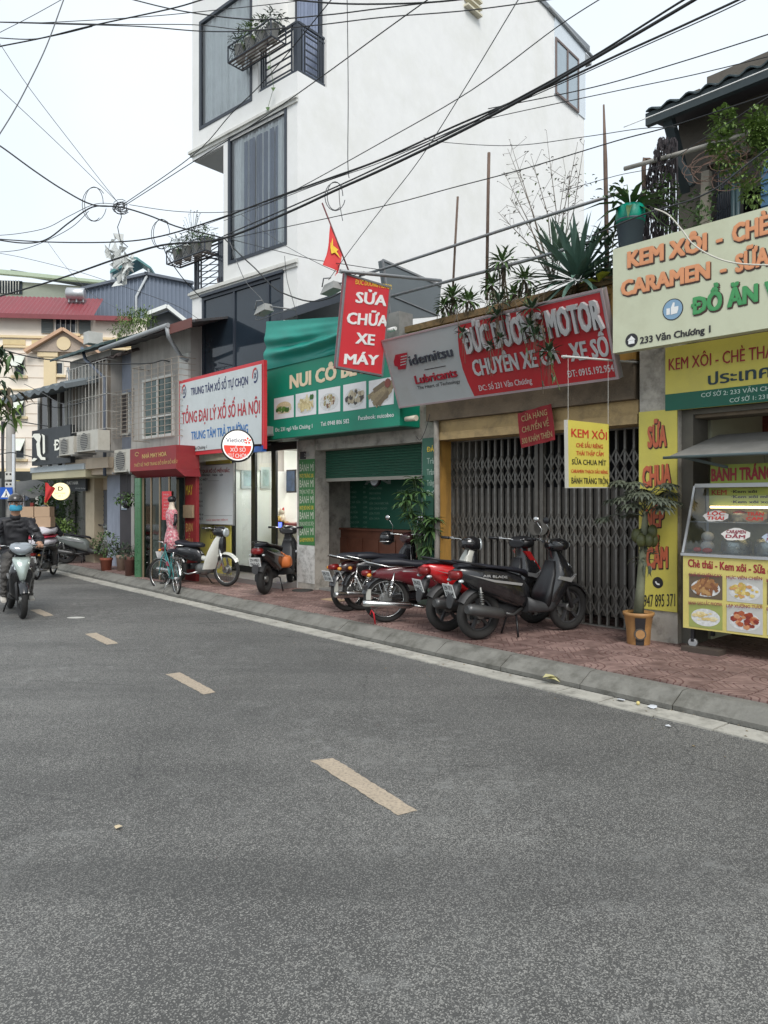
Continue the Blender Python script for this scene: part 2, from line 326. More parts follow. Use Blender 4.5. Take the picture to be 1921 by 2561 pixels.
# ================================================================ ground, road, kerb, pavement
def ground_mat():
    m = bpy.data.materials.new('asphalt'); m.use_nodes = True; n = m.node_tree.nodes; L = m.node_tree.links; p = n['Principled BSDF']
    tc = n.new('ShaderNodeTexCoord')
    def noise(s, d=4, r=.6):
        q = n.new('ShaderNodeTexNoise'); q.inputs['Scale'].default_value = s; q.inputs['Detail'].default_value = d; q.inputs['Roughness'].default_value = r; L.new(tc.outputs['Object'], q.inputs['Vector']); return q.outputs['Fac']
    def rng(i, a, b, c, d):
        q = n.new('ShaderNodeMapRange'); q.inputs[1].default_value = a; q.inputs[2].default_value = b; q.inputs[3].default_value = c; q.inputs[4].default_value = d; L.new(i, q.inputs[0]); return q.outputs[0]
    def mixc(f, a, b):
        q = n.new('ShaderNodeMixRGB'); L.new(f, q.inputs[0])
        for i, c in ((1, a), (2, b)):
            if isinstance(c, tuple): q.inputs[i].default_value = c
            else: L.new(c, q.inputs[i])
        return q.outputs[0]
    def math_(op, a, b):
        q = n.new('ShaderNodeMath'); q.operation = op
        for i, c in ((0, a), (1, b)):
            if isinstance(c, (int, float)): q.inputs[i].default_value = c
            else: L.new(c, q.inputs[i])
        return q.outputs[0]
    vo = n.new('ShaderNodeTexVoronoi'); vo.inputs['Scale'].default_value = 190; L.new(tc.outputs['Object'], vo.inputs['Vector'])
    sep = n.new('ShaderNodeSeparateColor'); L.new(vo.outputs['Color'], sep.inputs[0])
    big = noise(.9, 5, .6); wear = noise(.35, 4, .55)
    base = mixc(rng(big, .3, .7, 0, 1), (.064,.063,.060,1), (.090,.089,.085,1))
    # pale worn stones: how many show depends on how worn the patch is
    wr = rng(wear, .36, .62, .82, .50); chip = math_('GREATER_THAN', sep.outputs[0], wr)
    stone = mixc(sep.outputs[1], (.14,.138,.13,1), (.40,.39,.36,1))
    c = mixc(math_('MULTIPLY', chip, .8), base, stone)
    fine = noise(420, 2); c = mixc(rng(fine, .35, .7, .25, 0), c, (.02,.021,.022,1))
    worn = math_('MULTIPLY', rng(noise(5.5, 9, .82), .52, .64, 0, 1), rng(noise(.3, 3), .44, .60, 0, 1))
    c = mixc(math_('MULTIPLY', worn, .75), c, (.23,.23,.22,1))
    spot = n.new('ShaderNodeTexVoronoi'); spot.inputs['Scale'].default_value = 1.5; spot.inputs['Randomness'].default_value = 1; 
    ws = n.new('ShaderNodeVectorMath'); ws.operation = 'ADD'; nn = n.new('ShaderNodeTexNoise'); nn.inputs['Scale'].default_value = 12; L.new(tc.outputs['Object'], nn.inputs['Vector'])
    sc_ = n.new('ShaderNodeVectorMath'); sc_.operation = 'SCALE'; sc_.inputs['Scale'].default_value = .12; L.new(nn.outputs['Color'], sc_.inputs[0]); L.new(tc.outputs['Object'], ws.inputs[0]); L.new(sc_.outputs[0], ws.inputs[1]); L.new(ws.outputs[0], spot.inputs['Vector'])
    c = mixc(rng(spot.outputs['Distance'], .035, .05, .75, 0), c, (.24,.24,.23,1))
    mp = n.new('ShaderNodeMapping'); mp.inputs['Rotation'].default_value = (0,0,R(49.7)); mp.inputs['Scale'].default_value = (.12,1.5,1); L.new(tc.outputs['Object'], mp.inputs[0])
    q = n.new('ShaderNodeTexNoise'); q.inputs['Scale'].default_value = 1; q.inputs['Detail'].default_value = 5; L.new(mp.outputs[0], q.inputs['Vector'])
    c = mixc(rng(q.outputs['Fac'], .50, .66, 0, .38), c, (.045,.045,.044,1))
    cv = n.new('ShaderNodeTexVoronoi'); cv.feature = 'DISTANCE_TO_EDGE'; cv.inputs['Scale'].default_value = .33; L.new(ws.outputs[0], cv.inputs['Vector'])
    c = mixc(math_('MULTIPLY', rng(cv.outputs['Distance'], 0, .0035, .7, 0), rng(noise(.5, 2), .45, .55, 0, 1)), c, (.03,.03,.03,1))
    L.new(c, p.inputs['Base Color']); p.inputs['Roughness'].default_value = .8
    bu = n.new('ShaderNodeBump'); bu.inputs['Strength'].default_value = .55; bu.inputs['Distance'].default_value = .004; L.new(vo.outputs['Distance'], bu.inputs['Height']); L.new(bu.outputs[0], p.inputs['Normal'])
    return m
b = B(); 
solo('road', B().add([(-600,-600,0),(600,-600,0),(600,600,0),(-600,600,0)], [(0,1,2,3)]), ground_mat(), WF, None, None, kind='structure', loc=(0,0,0))
# centre line dashes
DASH = mat('road_paint_cream', (.44,.36,.27), .7, var=.18, sc=8, dirt=(.12,.115,.105), ds=45, da=.75, bump=.5, bs=150)
for i, q in enumerate([((776,1903),(835,1897),(1042,2028),(996,2041)), ((415,1687),(450.6,1682),(541,1732),(509.5,1737.5)),
          ((212.5,1586),(241,1583),(297,1609.6),(266.7,1613)), ((73.8,1526),(101,1524),(135.6,1539.7),(111.5,1542))]):
    g = [WF.g(px, py, 0) for px, py in q]; b = B(); pts = []
    for k in range(4):
        (xa_, ya_), (xb_, yb_) = g[k], g[(k+1)%4]; m_ = max(4, int(math.hypot(xb_-xa_, yb_-ya_)/.04))
        pts += [(xa_+(xb_-xa_)*t/m_+random.uniform(-.006,.006), ya_+(yb_-ya_)*t/m_+random.uniform(-.006,.006), .004) for t in range(m_)]
    b.add(pts, [tuple(range(len(pts)))[::-1]])
    # uneven painted edge: a few extra points
    o = solo('lane_marking', b, DASH, WF, None, None, kind='structure')
# gutter slabs and kerb stones, along the kerb line (x to the near right)
GUT = mat('gutter_concrete', (.40,.385,.34), .9, var=.2, sc=3, bump=.3, bs=60, dirt=(.12,.115,.10), ds=5, da=.7)
KERB = mat('kerb_concrete', (.185,.18,.16), .85, var=.3, sc=3.5, bump=.6, bs=35, dirt=(.065,.062,.05), ds=3.2, da=.85)
kr = root('kerb', None, None, K, (0,0,0), kind='structure'); gr = root('gutter', None, None, K, (0,0,0), kind='structure')
x = 3.2; i = 0
while x > -22:
    L_ = 1.0*random.uniform(.96, 1.04); x1 = x; x0 = x-L_+.012; h = .15+random.uniform(-.006,.006); o_ = random.uniform(-.006,.006)
    b = B(); pr = [(.0+o_, -.05), (o_, .045), (.17+o_, h-.008), (.20+o_, h), (.30, h), (.30, -.05)]
    b.prism([(p[0], p[1]) for p in pr], x0, x1, 'x'); 
    part('kerb_stone', b, KERB, kr, K); x -= L_; i += 1
x = 3.3
solo('gutter_water', B().box(-22, 3.3, -.075, .001, -.02, .0035), mat('wet_gutter_bed', (.035,.035,.032), .25, var=.3), K, None, None, kind='structure')
while x > -20:
    L_ = random.choice((.5,.52,.55,.48)); b = B(); w = random.uniform(-.012,.012); z = .010+random.uniform(0,.006)
    b.box(x-L_+.012, x, -.33+w, -.055, -.03, z); part('gutter_slab', b, GUT, gr, K); x -= L_
# pavement bed and tiles
BED = mat('pavement_bed', (.075,.05,.042), .95, var=.2)
solo('pavement', B().box(-22, 6, .30, 16, -.05, .132), BED, K, None, None, kind='structure')
def tile_mat():
    m = bpy.data.materials.new('red_patterned_tile'); m.use_nodes = True; n = m.node_tree.nodes; L = m.node_tree.links; p = n['Principled BSDF']
    tc = n.new('ShaderNodeTexCoord'); se = n.new('ShaderNodeSeparateXYZ'); L.new(tc.outputs['Object'], se.inputs[0])
    def mt(op, a, b=None):
        q = n.new('ShaderNodeMath'); q.operation = op
        for i, c in ((0, a), (1, b)):
            if c is None: continue
            if isinstance(c, (int, float)): q.inputs[i].default_value = c
            else: L.new(c, q.inputs[i])
        return q.outputs[0]
    X = mt('ADD', se.outputs[0], .21); Y = mt('ADD', se.outputs[1], .21)      # corner of the tile at 0,0
    r = mt('SQRT', mt('ADD', mt('MULTIPLY', X, X), mt('MULTIPLY', Y, Y)))
    line = mt('LESS_THAN', mt('ABSOLUTE', mt('SUBTRACT', mt('FRACT', mt('MULTIPLY', mt('SUBTRACT', r, .03), 15)), .5)), .10)
    inr = mt('LESS_THAN', r, .30); a = mt('MULTIPLY', line, inr)
    dl = mt('LESS_THAN', mt('ABSOLUTE', mt('SUBTRACT', mt('FRACT', mt('MULTIPLY', mt('SUBTRACT', X, Y), 11)), .5)), .08)
    a = mt('MAXIMUM', a, mt('MULTIPLY', dl, mt('GREATER_THAN', r, .31)))
    oi = n.new('ShaderNodeObjectInfo'); 
    no = n.new('ShaderNodeTexNoise'); no.inputs['Scale'].default_value = 9; no.inputs['Detail'].default_value = 6; ge = n.new('ShaderNodeNewGeometry'); L.new(ge.outputs['Position'], no.inputs['Vector'])
    cr = n.new('ShaderNodeValToRGB'); cr.color_ramp.elements[0].color = (.115,.07,.06,1); cr.color_ramp.elements[1].color = (.30,.20,.175,1); cr.color_ramp.elements[0].position = .3; cr.color_ramp.elements[1].position = .7
    L.new(mt('ADD', mt('MULTIPLY', no.outputs['Fac'], .75), mt('MULTIPLY', oi.outputs['Random'], .25)), cr.inputs[0])
    mi = n.new('ShaderNodeMixRGB'); L.new(mt('MULTIPLY', a, .8), mi.inputs[0]); L.new(cr.outputs[0], mi.inputs[1]); mi.inputs[2].default_value = (.07,.02,.018,1)
    L.new(mi.outputs[0], p.inputs['Base Color']); p.inputs['Roughness'].default_value = .75
    bu = n.new('ShaderNodeBump'); bu.inputs['Strength'].default_value = .6; bu.inputs['Distance'].default_value = .004; L.new(mt('SUBTRACT', 1, a), bu.inputs['Height']); L.new(bu.outputs[0], p.inputs['Normal'])
    return m
TM = tile_mat(); tp = root('paved_sidewalk', None, None, K, (0,0,0), kind='structure')
T = .42; tb = B(); e = .205; tb.add([(-e,-e,-.012),(e,-e,-.012),(e,e,-.012),(-e,e,-.012),(-e+.004,-e+.004,.012),(e-.004,-e+.004,.012),(e-.004,e-.004,.012),(-e+.004,e-.004,.012)],
    [(4,5,6,7),(0,1,5,4),(1,2,6,5),(2,3,7,6),(3,0,4,7)])
tile0 = None; cnt = 0; rest = []
def lim(xk):                                       # how deep the pavement goes before a house stands on it
    q = M.I @ K.at(xk, 0, 0)
    return 3.4 if q.x > 5 else (3.2 if q.x > -.3 else (3.6 if q.x > -3.9 else (.9 if q.x > -6.3 else 2.2)))
cells = []
for ix in range(0, 52):
    for iy in range(0, 8):
        xk = 2.4 - ix*T; yk = .30 + T/2 + iy*T
        if yk < lim(xk): cells.append((ix, iy, xk, yk))
cells.sort(key=lambda c: (K.at(c[2], c[3])).length)
for ix, iy, xk, yk in cells:
    rot = {(0,0): 0, (1,0): math.pi/2, (0,1): -math.pi/2, (1,1): math.pi}[(ix % 2, iy % 2)]
    Mx = Matrix.Translation((xk, yk, .150+random.uniform(-.0025,.0025))) @ Matrix.Rotation(rot, 4, 'Z') @ Matrix.Rotation(random.uniform(-.008,.008), 4, 'X')
    if tile0 is None: tile0 = part('paving_tile', tb, TM, tp); tile0.matrix_local = Mx
    elif cnt < 298: dup_part(tile0, tp, Mx)
    else: rest.append(Mx)
    cnt += 1
if rest:
    b = B()
    for Mx in rest: b.add([Mx @ v for v in tb.v], tb.f)
    part('far_paving_tiles', b, TM, tp, None, kind='stuff')
    bpy.data.objects[tp.children[-1].name]
# litter
def litter(px, py, z, kind, label, cat, s=.05):
    x, y = WF.g(px, py, z); b = B()
    if kind == 'ball': b.ball((x,y,z+s*.5), s*.5)
    elif kind == 'leaf': b.leaf((x-s,y,z+.03), (1,.3,.12), s*3.2, s*1.8, .3); b.leaf((x-s*.5,y+.02,z+.01), (.8,-.4,.25), s*2.4, s*1.5, .4)
    else:
        n = 7; v = [(x+s*random.uniform(.5,1)*math.cos(a*6.28/n), y+s*random.uniform(.5,1)*math.sin(a*6.28/n), z+.006+random.uniform(0,s*.3)) for a in range(n)]; b.add(v+[(x,y,z+s*.35)], [(i,(i+1)%n,n) for i in range(n)])
    return b
def lit(px, py, z, kind, m, name, label, cat, s=.05): solo(name, litter(px,py,z,kind,label,cat,s), m, WF, label, cat)
PAPER = mat('crumpled_paper', (.55,.57,.6), .7); ORANGE = mat('orange_plastic', (.62,.17,.04), .55, var=.15)
lit(851,1581,.012,'ball',ORANGE,'orange','small orange tangerine lying in the gutter','fruit',.07)
lit(1372,1702,.05,'leaf',mat('pale_dead_leaf',(.45,.42,.22),.7),'fallen_leaf','large pale dried leaf leaning against the kerb stone','leaf',.06)
lit(1633,1771,.012,'p',PAPER,'crumpled_paper','crumpled white paper lying in the gutter under the kerb','litter',.055)
lit(1553,1753,.012,'p',PAPER,'plastic_scrap','thin clear plastic scrap in the gutter beside crumpled paper','litter',.05)
lit(1596,1763,.012,'ball',mat('yellow_pulp',(.6,.5,.2),.6),'food_scrap','small yellow food scrap in the gutter','litter',.035)
lit(1671,1817,.004,'p',PAPER,'paper_scrap','small white paper scrap on the road by the gutter','litter',.03)
lit(296,2072,.004,'p',mat('cream_scrap',(.55,.45,.3),.7),'cream_scrap','small cream card scrap alone on the open asphalt','litter',.03)
lit(675,1542,.012,'p',PAPER,'white_twig_scrap','white torn scrap in the gutter by the far kerb','litter',.06)
b = B(); x, y = M.g(835, 1503); b.box(x-.22, x+.22, y-.12, y+.14, .166, .174)
solo('cardboard_sheet', b, mat('cardboard', (.38,.27,.17), .9), M, 'flat brown cardboard sheet lying behind the parked bikes', 'cardboard')
b = B(); x, y = M.g(757, 1479); b.lathe([(.20,.15),(.20,.178),(.17,.184)], (x, y, 0), 20)
solo('drain_cover', b, mat('dark_iron', (.06,.058,.055), .7, .4), M, 'round dark drain cover at the foot of the pillar', 'drain cover')
x, y = WF.g(190, 1545, 0); b = B(); b.lathe([(.14,0),(.14,.006)], (x, y, 0), 18)
for i in range(len(b.v)): b.v[i].y = y + (b.v[i].y-y)*.5
solo('paint_spot', b, mat('pale_paint_spot', (.5,.49,.45), .7), WF, 'pale grey oval patch on the asphalt near the far dashes', 'road patch')

# ================================================================ tall white house
h1 = root('white_house', 'tall white plastered house with dark framed windows and blank side wall', 'building', WB, (0,0,0))
zc1 = WB.z(740, 655, 0); zf3 = WB.z(742, 231, 0); zr = WB.z(742, 178, 0); ztop = 16.6
xl = WB.x(481, 0); xm = WB.x(559, 0); xr3 = WB.x(645, 0); DEP = 12.37
zl = 3.9                                             # underside over the lottery shop
RD = (lambda d: (0-WB.o.x)/d.x*d.y+WB.o.y)(WB.d(817,100))
W2 = (WB.x(571,0), WB.x(718,0), WB.z(718,612,0), WB.z(718,262,0)); W3 = (WB.x(499,0), WB.x(631,0), WB.z(631,252,0), WB.z(631,-40,0)); W1 = (WB.x(506,0), WB.x(709,0), WB.z(506,945,0), WB.z(709,683,0))
def holed(b, x0, x1, z0, z1, h): b.box(x0,h[0],0,.25,z0,z1); b.box(h[1],x1,0,.25,z0,z1); b.box(h[0],h[1],0,.25,z0,h[2]); b.box(h[0],h[1],0,.25,h[3],z1); b.box(x0,x1,.25,.5,z0,z1)
b = B(); holed(b, xl, 0, zl, zc1, W1); b.box(xl, 0, .5, DEP, zl, zc1); b.box(-.02, 0.0, .004, DEP, 0, zl); b.box(xl, xl+.2, .5, DEP, 0, zl); b.box(xl+.2, -.02, 4.2, 4.4, 0, zl)
holed(b, xm, 0, zc1, zf3-.28, W2); b.box(xm, 0, .5, DEP, zc1, zf3-.28); b.box(xl, xm, 2.4, DEP, zc1, zf3-.28)
b.box(xl, 0, 0, DEP, zf3-.28, min(zr, W3[2]-.2)); b.box(xr3, 0, 0, DEP, min(zr, W3[2]-.2), zr); holed(b, xl, xr3, min(zr, W3[2]-.2), ztop-.1, W3); b.box(xl, xr3, .5, DEP, min(zr, W3[2]-.2), ztop-.1); b.box(xr3, 0, RD, DEP, zr, ztop-.1)
part('wall', b, WHITE, h1, WB)
b = B(); b.box(xl-.05, .05, -.05, DEP+.3, ztop-.1, ztop+.05); part('roof', b, mat('roof_edge_grey', (.2,.22,.24), .6), h1, WB)
for zz in (zc1, zf3-.1):
    b = B(); b.box(xl-.04, .02, -.035, .0, zz-.1, zz-.035); b.box(xl-.07, .03, -.075, .0, zz-.035, zz+.02); b.box(xl-.04, .02, -.03, 0, zz+.02, zz+.06)
    part('cornice', b, TRIM, h1, WB)
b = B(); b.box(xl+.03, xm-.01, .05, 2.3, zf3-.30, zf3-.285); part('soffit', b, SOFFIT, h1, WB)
CURW = mat('white_curtain', (.92,.94,.94), .8, var=.1); CURB = mat('blue_grey_curtain', (.22,.26,.36), .8, var=.15)
GLT = glass('thin_window_glass', (.94,.97,.98), .25)
def curtain(b, x0, x1, y, z0, z1, n, amp=.05, flare=0):
    k = int(n*7)
    for i in range(k+1):
        t = i/k; a = math.sin(t*n*6.283+math.sin(t*9)*1.3)*amp+math.sin(t*n*2.1)*amp*.5; xx = x0+(x1-x0)*t
        b.v += [Vector((xx+flare*(t-.5), y+a*1.2, z0)), Vector((xx, y+a, z1))]
        if i: j = len(b.v)-4; b.f.append((j, j+2, j+3, j+1)); b.sm.append(True); b.mi.append(b.cur)
def window(x0, x1, z0, z1, cur, name='window', mull=()):
    fr = B(); t = .07
    for q in ((x0,x0+t,z0,z1),(x1-t,x1,z0,z1),(x0+t,x1-t,z0,z0+t),(x0+t,x1-t,z1-t,z1)): fr.box(q[0],q[1],-.015,.06,q[2],q[3])
    for mx_ in mull: fr.box(mx_-.03, mx_+.03, -.01, .05, z0+t, z1-t)
    w = part(name, fr, DKFRAME, h1, WB)
    return w
def hole_box(x0, x1, z0, z1): pass
# upper windows: a shallow lit niche of curtain behind glass, standing proud of the wall by the frame
def curtained(px0, px1, pyt, pyb, cols):
    x0 = WB.x(px0, 0); x1 = WB.x(px1, 0); z1 = WB.z(px1, pyt, 0); z0 = WB.z(px1, pyb, 0)
    w = window(x0, x1, z0, z1, None)
    bk = B(); bk.box(x0+.05, x1-.05, .235, .245, z0+.05, z1-.05); part('backing', bk, mat('dim_room', (.05,.06,.08), .9), w, WB)
    for (a, c, m, n) in cols:
        b = B(); curtain(b, x0+.08+(x1-x0-.16)*a, x0+.08+(x1-x0-.16)*c, .10 if m is CURW else .065, z0+.08, z1-.04-(0 if m is CURW else .22), n, .03 if m is CURW else .02); part('curtain', b, m, w, WB)
    g = B(); g.quad((x0+.06,.02,z0+.06),(x1-.06,.02,z0+.06),(x1-.06,.02,z1-.06),(x0+.06,.02,z1-.06)); part('pane', g, GLT, w, WB)
    return w
curtained(571, 718, 262, 612, [(0,1,CURW,16),(.22,.30,CURB,1.5),(.32,.44,CURB,2.5),(.46,.56,CURB,2),(.59,.66,CURB,1.3),(.68,.78,CURB,2),(.80,.86,CURB,1.2)])
curtained(499, 631, -40, 252, [(0,.5,CURW,8),(.48,1,CURW,7)])
x0 = WB.x(506,0); x1 = WB.x(709,0); z1 = WB.z(709,683,0); z0 = WB.z(506,945,0)
w = window(x0, x1, z0, z1, None, mull=(x0+(x1-x0)*.42, x0+(x1-x0)*.83))
g = B(); g.quad((x0+.06,.02,z0+.06),(x1-.06,.02,z0+.06),(x1-.06,.02,z1-.06),(x0+.06,.02,z1-.06)); part('pane', g, GLASSD, w, WB)
b = B(); b.box(x0-.02, x1+.02, -.06, 0, z1, z1+.06); part('shutter_box', b, DKFRAME, h1, WB)
# recess of floor 3, dark door and railing
def rail(parent, p0, p1, z0, z1, fr, dbl=True, slats=True, flip=False):
    p0, p1 = Vector(p0), Vector(p1); L_ = (p1-p0).length; u = (p1-p0)/L_
    def P(t, z): q = p0+u*t; return (q.x, q.y, z)
    [part('rail', B().bar(P(0,q), P(L_,q), w_, w_), DKFRAME, parent, fr) for q, w_ in ((z1,.045),(z1-.09,.03),(z0+.03,.05))]
    for t in (.03, .10, .17, L_-.17, L_-.10, L_-.03):
        b = B(); b.bar(P(t,z0), P(t,z1), .028); part('baluster', b, DKFRAME, parent, fr)
    if slats:
        k = 6
        for i in range(k):
            zz = z0+.12+(z1-z0-.3)*i/(k-1); b = B(); b.bar(P(.19, zz), P(L_-.19, zz), .02, .025); part('slat', b, DKFRAME, parent, fr)
zt = WB.z(742, 52, 0)
rr = root('balcony_railing', 'dark metal corner railing of the upper balcony on the white house', 'railing', WB, (xr3/2, .3, zr))
rail(rr, (xr3+.05, .03, 0), (-.03, .03, 0), zr, zt, WB); rail(rr, (-.03, .05, 0), (-.03, RD-.04, 0), zr, zt, WB)
b = B(); b.box(-.12, .0, -.005, .1, zr, zt-.05); part('post', b, DKFRAME, rr, WB)
b = B(); b.box(xr3+.3, -.12, RD-.04, RD, zr+.02, ztop-2); part('door_frame', b, DKFRAME, h1, WB)
g = B(); curtain(g, xr3+.4, -.2, RD-.07, zr+.1, ztop-2.1, 7, .012); part('curtain', g, CURB, h1, WB)
# planter baskets
POTW = mat('white_pot', (.60,.60,.57), .6)
def basket(x0, x1, y0, y1, z0, z1, label, npot, seed, vines):
    random.seed(seed); r = root('planter_basket', label, 'planter', WB, ((x0+x1)/2, (y0+y1)/2, z0))
    fr = B()
    for z in (z0, z1):
        for a, c in (((x0,y0),(x1,y0)),((x1,y0),(x1,y1)),((x1,y1),(x0,y1)),((x0,y1),(x0,y0))): fr.bar((*a,z),(*c,z),.02)
    for a in ((x0,y0),(x1,y0),(x1,y1),(x0,y1)): fr.bar((*a,z0),(*a,z1),.02)
    part('frame', fr, DKFRAME, r, WB); k = 5
    for i in range(k):
        a = x0+(x1-x0)*i/k; c = x0+(x1-x0)*(i+1)/k
        b = B(); b.bar((a,y0,z0),(c,y0,z1),.008); b.bar((c,y0,z0),(a,y0,z1),.008); b.torus(((a+c)/2,y0-.003,z0+.06),.035,.006,10,4); part('scrollwork', b, DKFRAME, r, WB)
    b = B()
    for i in range(5): yy = y0+(y1-y0)*(i+.5)/5; b.bar((x0,yy,z0+.004),(x1,yy,z0+.004),.025,.01)
    part('tray', b, mat('brown_slat', (.12,.09,.08), .8), r, WB)
    for i in range(npot):
        cx = x0+(x1-x0)*(i+.5)/npot; b = B(); b.lathe([(.085,z0+.02),(.125,z1+.0),(.14,z1),(.14,z1+.02)], (cx,(y0+y1)/2,0), 12); part('pot', b, POTW, r, WB)
        b = B(); b.cloud((cx,(y0+y1)/2,z1+.13), (.26,.2,.18), 120, .12, .03, .5, .2); part('plant', b, random.choice((LEAF, LEAFL, LEAFD)), r, WB)
    for q in vines: b = B(); b.tube(q, .006, 4); [b.leaf(p, (random.uniform(-1,1),-.5,-.8), .12, .09) for p in q[1:]]; part('vine', b, LEAF, r, WB)
    return r
xa = WB.x(618,-.55); zz = WB.z(742,80,0)
basket(xr3-.45, -.30, -.42, -.04, zr+.62, zr+.95, 'wrought iron basket of white pots on the upper balcony', 4, 3, [[(xr3+.6,-.2,zr+.6),(xr3+.7,-.25,zr+.2),(xr3+.62,-.1,zr-.15),(xr3+.4,-.06,zr-.45)]])
zb2 = WB.z(481, 693, 0)
r2 = root('balcony_railing', 'dark lattice railing of the lower left balcony on the white house', 'railing', WB, (xl+.3,.3,zc1))
z2t = zc1+1.05
rail(r2, (xl+.03,.03,0), (xm-.03,.03,0), zc1, z2t, WB, slats=False)
for i in range(6):
    a = zc1+.08+i*.14; b = B(); b.bar((xl+.2,.03,a),(xm-.2,.03,a+.13),.016); b.bar((xl+.2,.03,a+.13),(xm-.2,.03,a),.016); part('lattice_bar', b, DKFRAME, r2, WB)
rail(r2, (xl+.03,.05,0), (xl+.03,2.3,0), zc1, z2t, WB, slats=False)
basket(xl-.45, xm-.15, -.38, -.02, z2t-.35, z2t-.05, 'black iron basket with dense green plants on the lower balcony', 4, 5, [])
b = B()
for i in range(14): p = Vector((xl+.3,-.2,z2t+.1)); q = p+Vector((random.uniform(-.25,.3),random.uniform(-.1,.1),random.uniform(.25,.6))); b.tube([p,q],.004,3); b.leaf(q,(random.uniform(-1,1),0,.3),.05,.03)
solo('thin_sprig', b, LEAFD, WB, 'thin bare sprigs rising from the lower balcony basket', 'plant')
b = B(); b.lathe([(.12,zc1+.05),(.2,zc1+.35),(.2,zc1+.4)], (xl+.45,.6,0), 14); solo('balcony_pot', b, mat('terracotta', (.25,.09,.05), .8), WB, 'round terracotta pot inside the lower balcony', 'pot')
# side wall: cladding, back window, louvre
sx = .0
t0, t1 = 10.2, DEP
def sw(px, py):                                    # side wall plane x = 0
    d = WB.d(px, py); t = (0-WB.o.x)/d.x; q = WB.o+d*t; return q.y, q.z
ya, za = sw(1386, 215); yb, zb = sw(1461, 298)
b = B(); b.box(.0, .03, ya, DEP+.02, zb, ztop-.12); part('cladding', b, mat('pale_blue_sheet', (.62,.68,.73), .5, var=.05), h1, WB)
(y0,z1_),(y1,_) = sw(1386,112), sw(1444,150); z0_ = sw(1444,284)[1]; z1_ = sw(1444,150)[1]
fr = B(); t=.07
BRN = mat('brown_frame', (.16,.12,.11), .6)
for q in ((y0,y0+t,z0_,z1_),(y1-t,y1,z0_,z1_),(y0+t,y1-t,z0_,z0_+t),(y0+t,y1-t,z1_-t,z1_),((y0+y1)/2-.04,(y0+y1)/2+.04,z0_+t,z1_-t)): fr.box(.03,.07,q[0],q[1],q[2],q[3])
w = part('window', fr, BRN, h1, WB); g = B(); g.quad((.045,y0+t,z0_+t),(.045,y1-t,z0_+t),(.045,y1-t,z1_-t),(.045,y0+t,z1_-t)); part('pane', g, mat('pale_reflective_pane', (.33,.40,.45), .08), w, WB)
b = B(); b.tube([(.06,9.9,ztop-.05),(.06,DEP+.6,ztop-.25)], .05, 8); b.box(-.3,.04,DEP,DEP+.45,ztop-.5,ztop-.3); part('gutter', b, PVC, h1, WB)
ya, za = sw(1160, 0); yb, zb = sw(1196, 48)
for i in range(5): 
    b = B(); b.box(0,.14,ya,yb,zb+i*.17,zb+i*.17+.05); part('louvre_slat', b, mat('cream_louvre', (.62,.58,.45), .7), h1, WB)
# ---- lottery shop inside the ground floor
shop = root('lottery_shop', 'bright lottery shop interior behind black framed glass doors', 'shop', M, (-2.2, 1.2, .15))
YD = .5; ZD = 2.95
INT = mat('interior_white', (.75,.78,.74), .7, var=.05)
b = B(); b.box(xl+.1, -.1, YD+3.1, YD+3.15, .15, 3.6); b.box(-.12, -.08, .15, YD+3.1, .15, 3.6); b.box(-3.35,-3.3,YD+.05,YD+3.1,.15,3.6); part('inner_wall', b, INT, shop, M)
b = B(); b.box(-3.3, -.12, .1, YD+3.1, 3.12, 3.2); part('ceiling', b, mat('shop_ceiling', (.6,.62,.6), .7), shop, M)
b = B(); b.box(-3.5, -.06, -.35, YD+3.1, .15, .26); part('floor', b, mat('speckled_granite', (.22,.20,.19), .4, var=.5, sc=160), shop, M)
LAMP = mat('tube_light', (1,.98,.92), emit=45)
for xx, yy in ((-.8,YD+.9),(-2.6,YD+.7),(-.9,YD+2.2),(-1.9,YD+2.2)):
    b = B(); b.box(xx-.3,xx+.3,yy-.06,yy+.06,3.085,3.117); part('ceiling_light', b, LAMP, shop, M)
for i, px in enumerate((583, 636, 687)):
    xx = M.x(px, YD); b = B(); b.box(xx-.08, xx+.08, YD-.03, YD+.03, .26, ZD); part('door_stile', b, mat('black_door_frame', (.012,.014,.016), .35), shop, M)
b = B(); b.box(M.x(583,YD), -.1, YD-.032, YD+.032, ZD, 3.12); b.box(M.x(583,YD)+.08, M.x(636,YD)-.08, YD-.028, YD+.028, .26, .40); part('door_rail', b, MC['black_door_frame'], shop, M)
for a, c in ((583,636),(636,687)):
    g = B(); x0 = M.x(a,YD)+.08; x1 = M.x(c,YD)-.08; g.quad((x0,YD,.4),(x1,YD,.4),(x1,YD,ZD),(x0,YD,ZD)); part('glass_pane', g, GLASS, shop, M)
# picture, tv, counter
def framed(px0, px1, pyt, pyb, y, name, mfr, mp, label, cat, fr=M, t=.04):
    x0, x1 = fr.x(px0,y), fr.x(px1,y); z1 = fr.z(px1,pyt,y); z0 = fr.z(px1,pyb,y)
    r = root(name, label, cat, fr, ((x0+x1)/2, y, z0)); b = B(); b.box(x0,x1,y-.03,y,z0,z1); part('frame', b, mfr, r, fr)
    b = B(); b.box(x0+t,x1-t,y-.036,y-.031,z0+t,z1-t); part('face', b, mp, r, fr); return r, (x0,x1,z0,z1)
yb_ = YD+2.8
framed(606, 676, 1162, 1222, yb_, 'framed_picture', mat('silver_frame',(.35,.4,.4),.4), mat('landscape_print',(.25,.35,.36),.4,var=.6,sc=4), 'wide framed landscape picture on the shop wall behind glass', 'picture')
r, q = framed(692, 742, 1174, 1232, YD+1.6, 'television', BLACK, mat('tv_picture',(.03,.05,.09),.15,var=.9,sc=5,emit=.35), 'flat television on the wall of the lottery shop', 'television')
b = B()
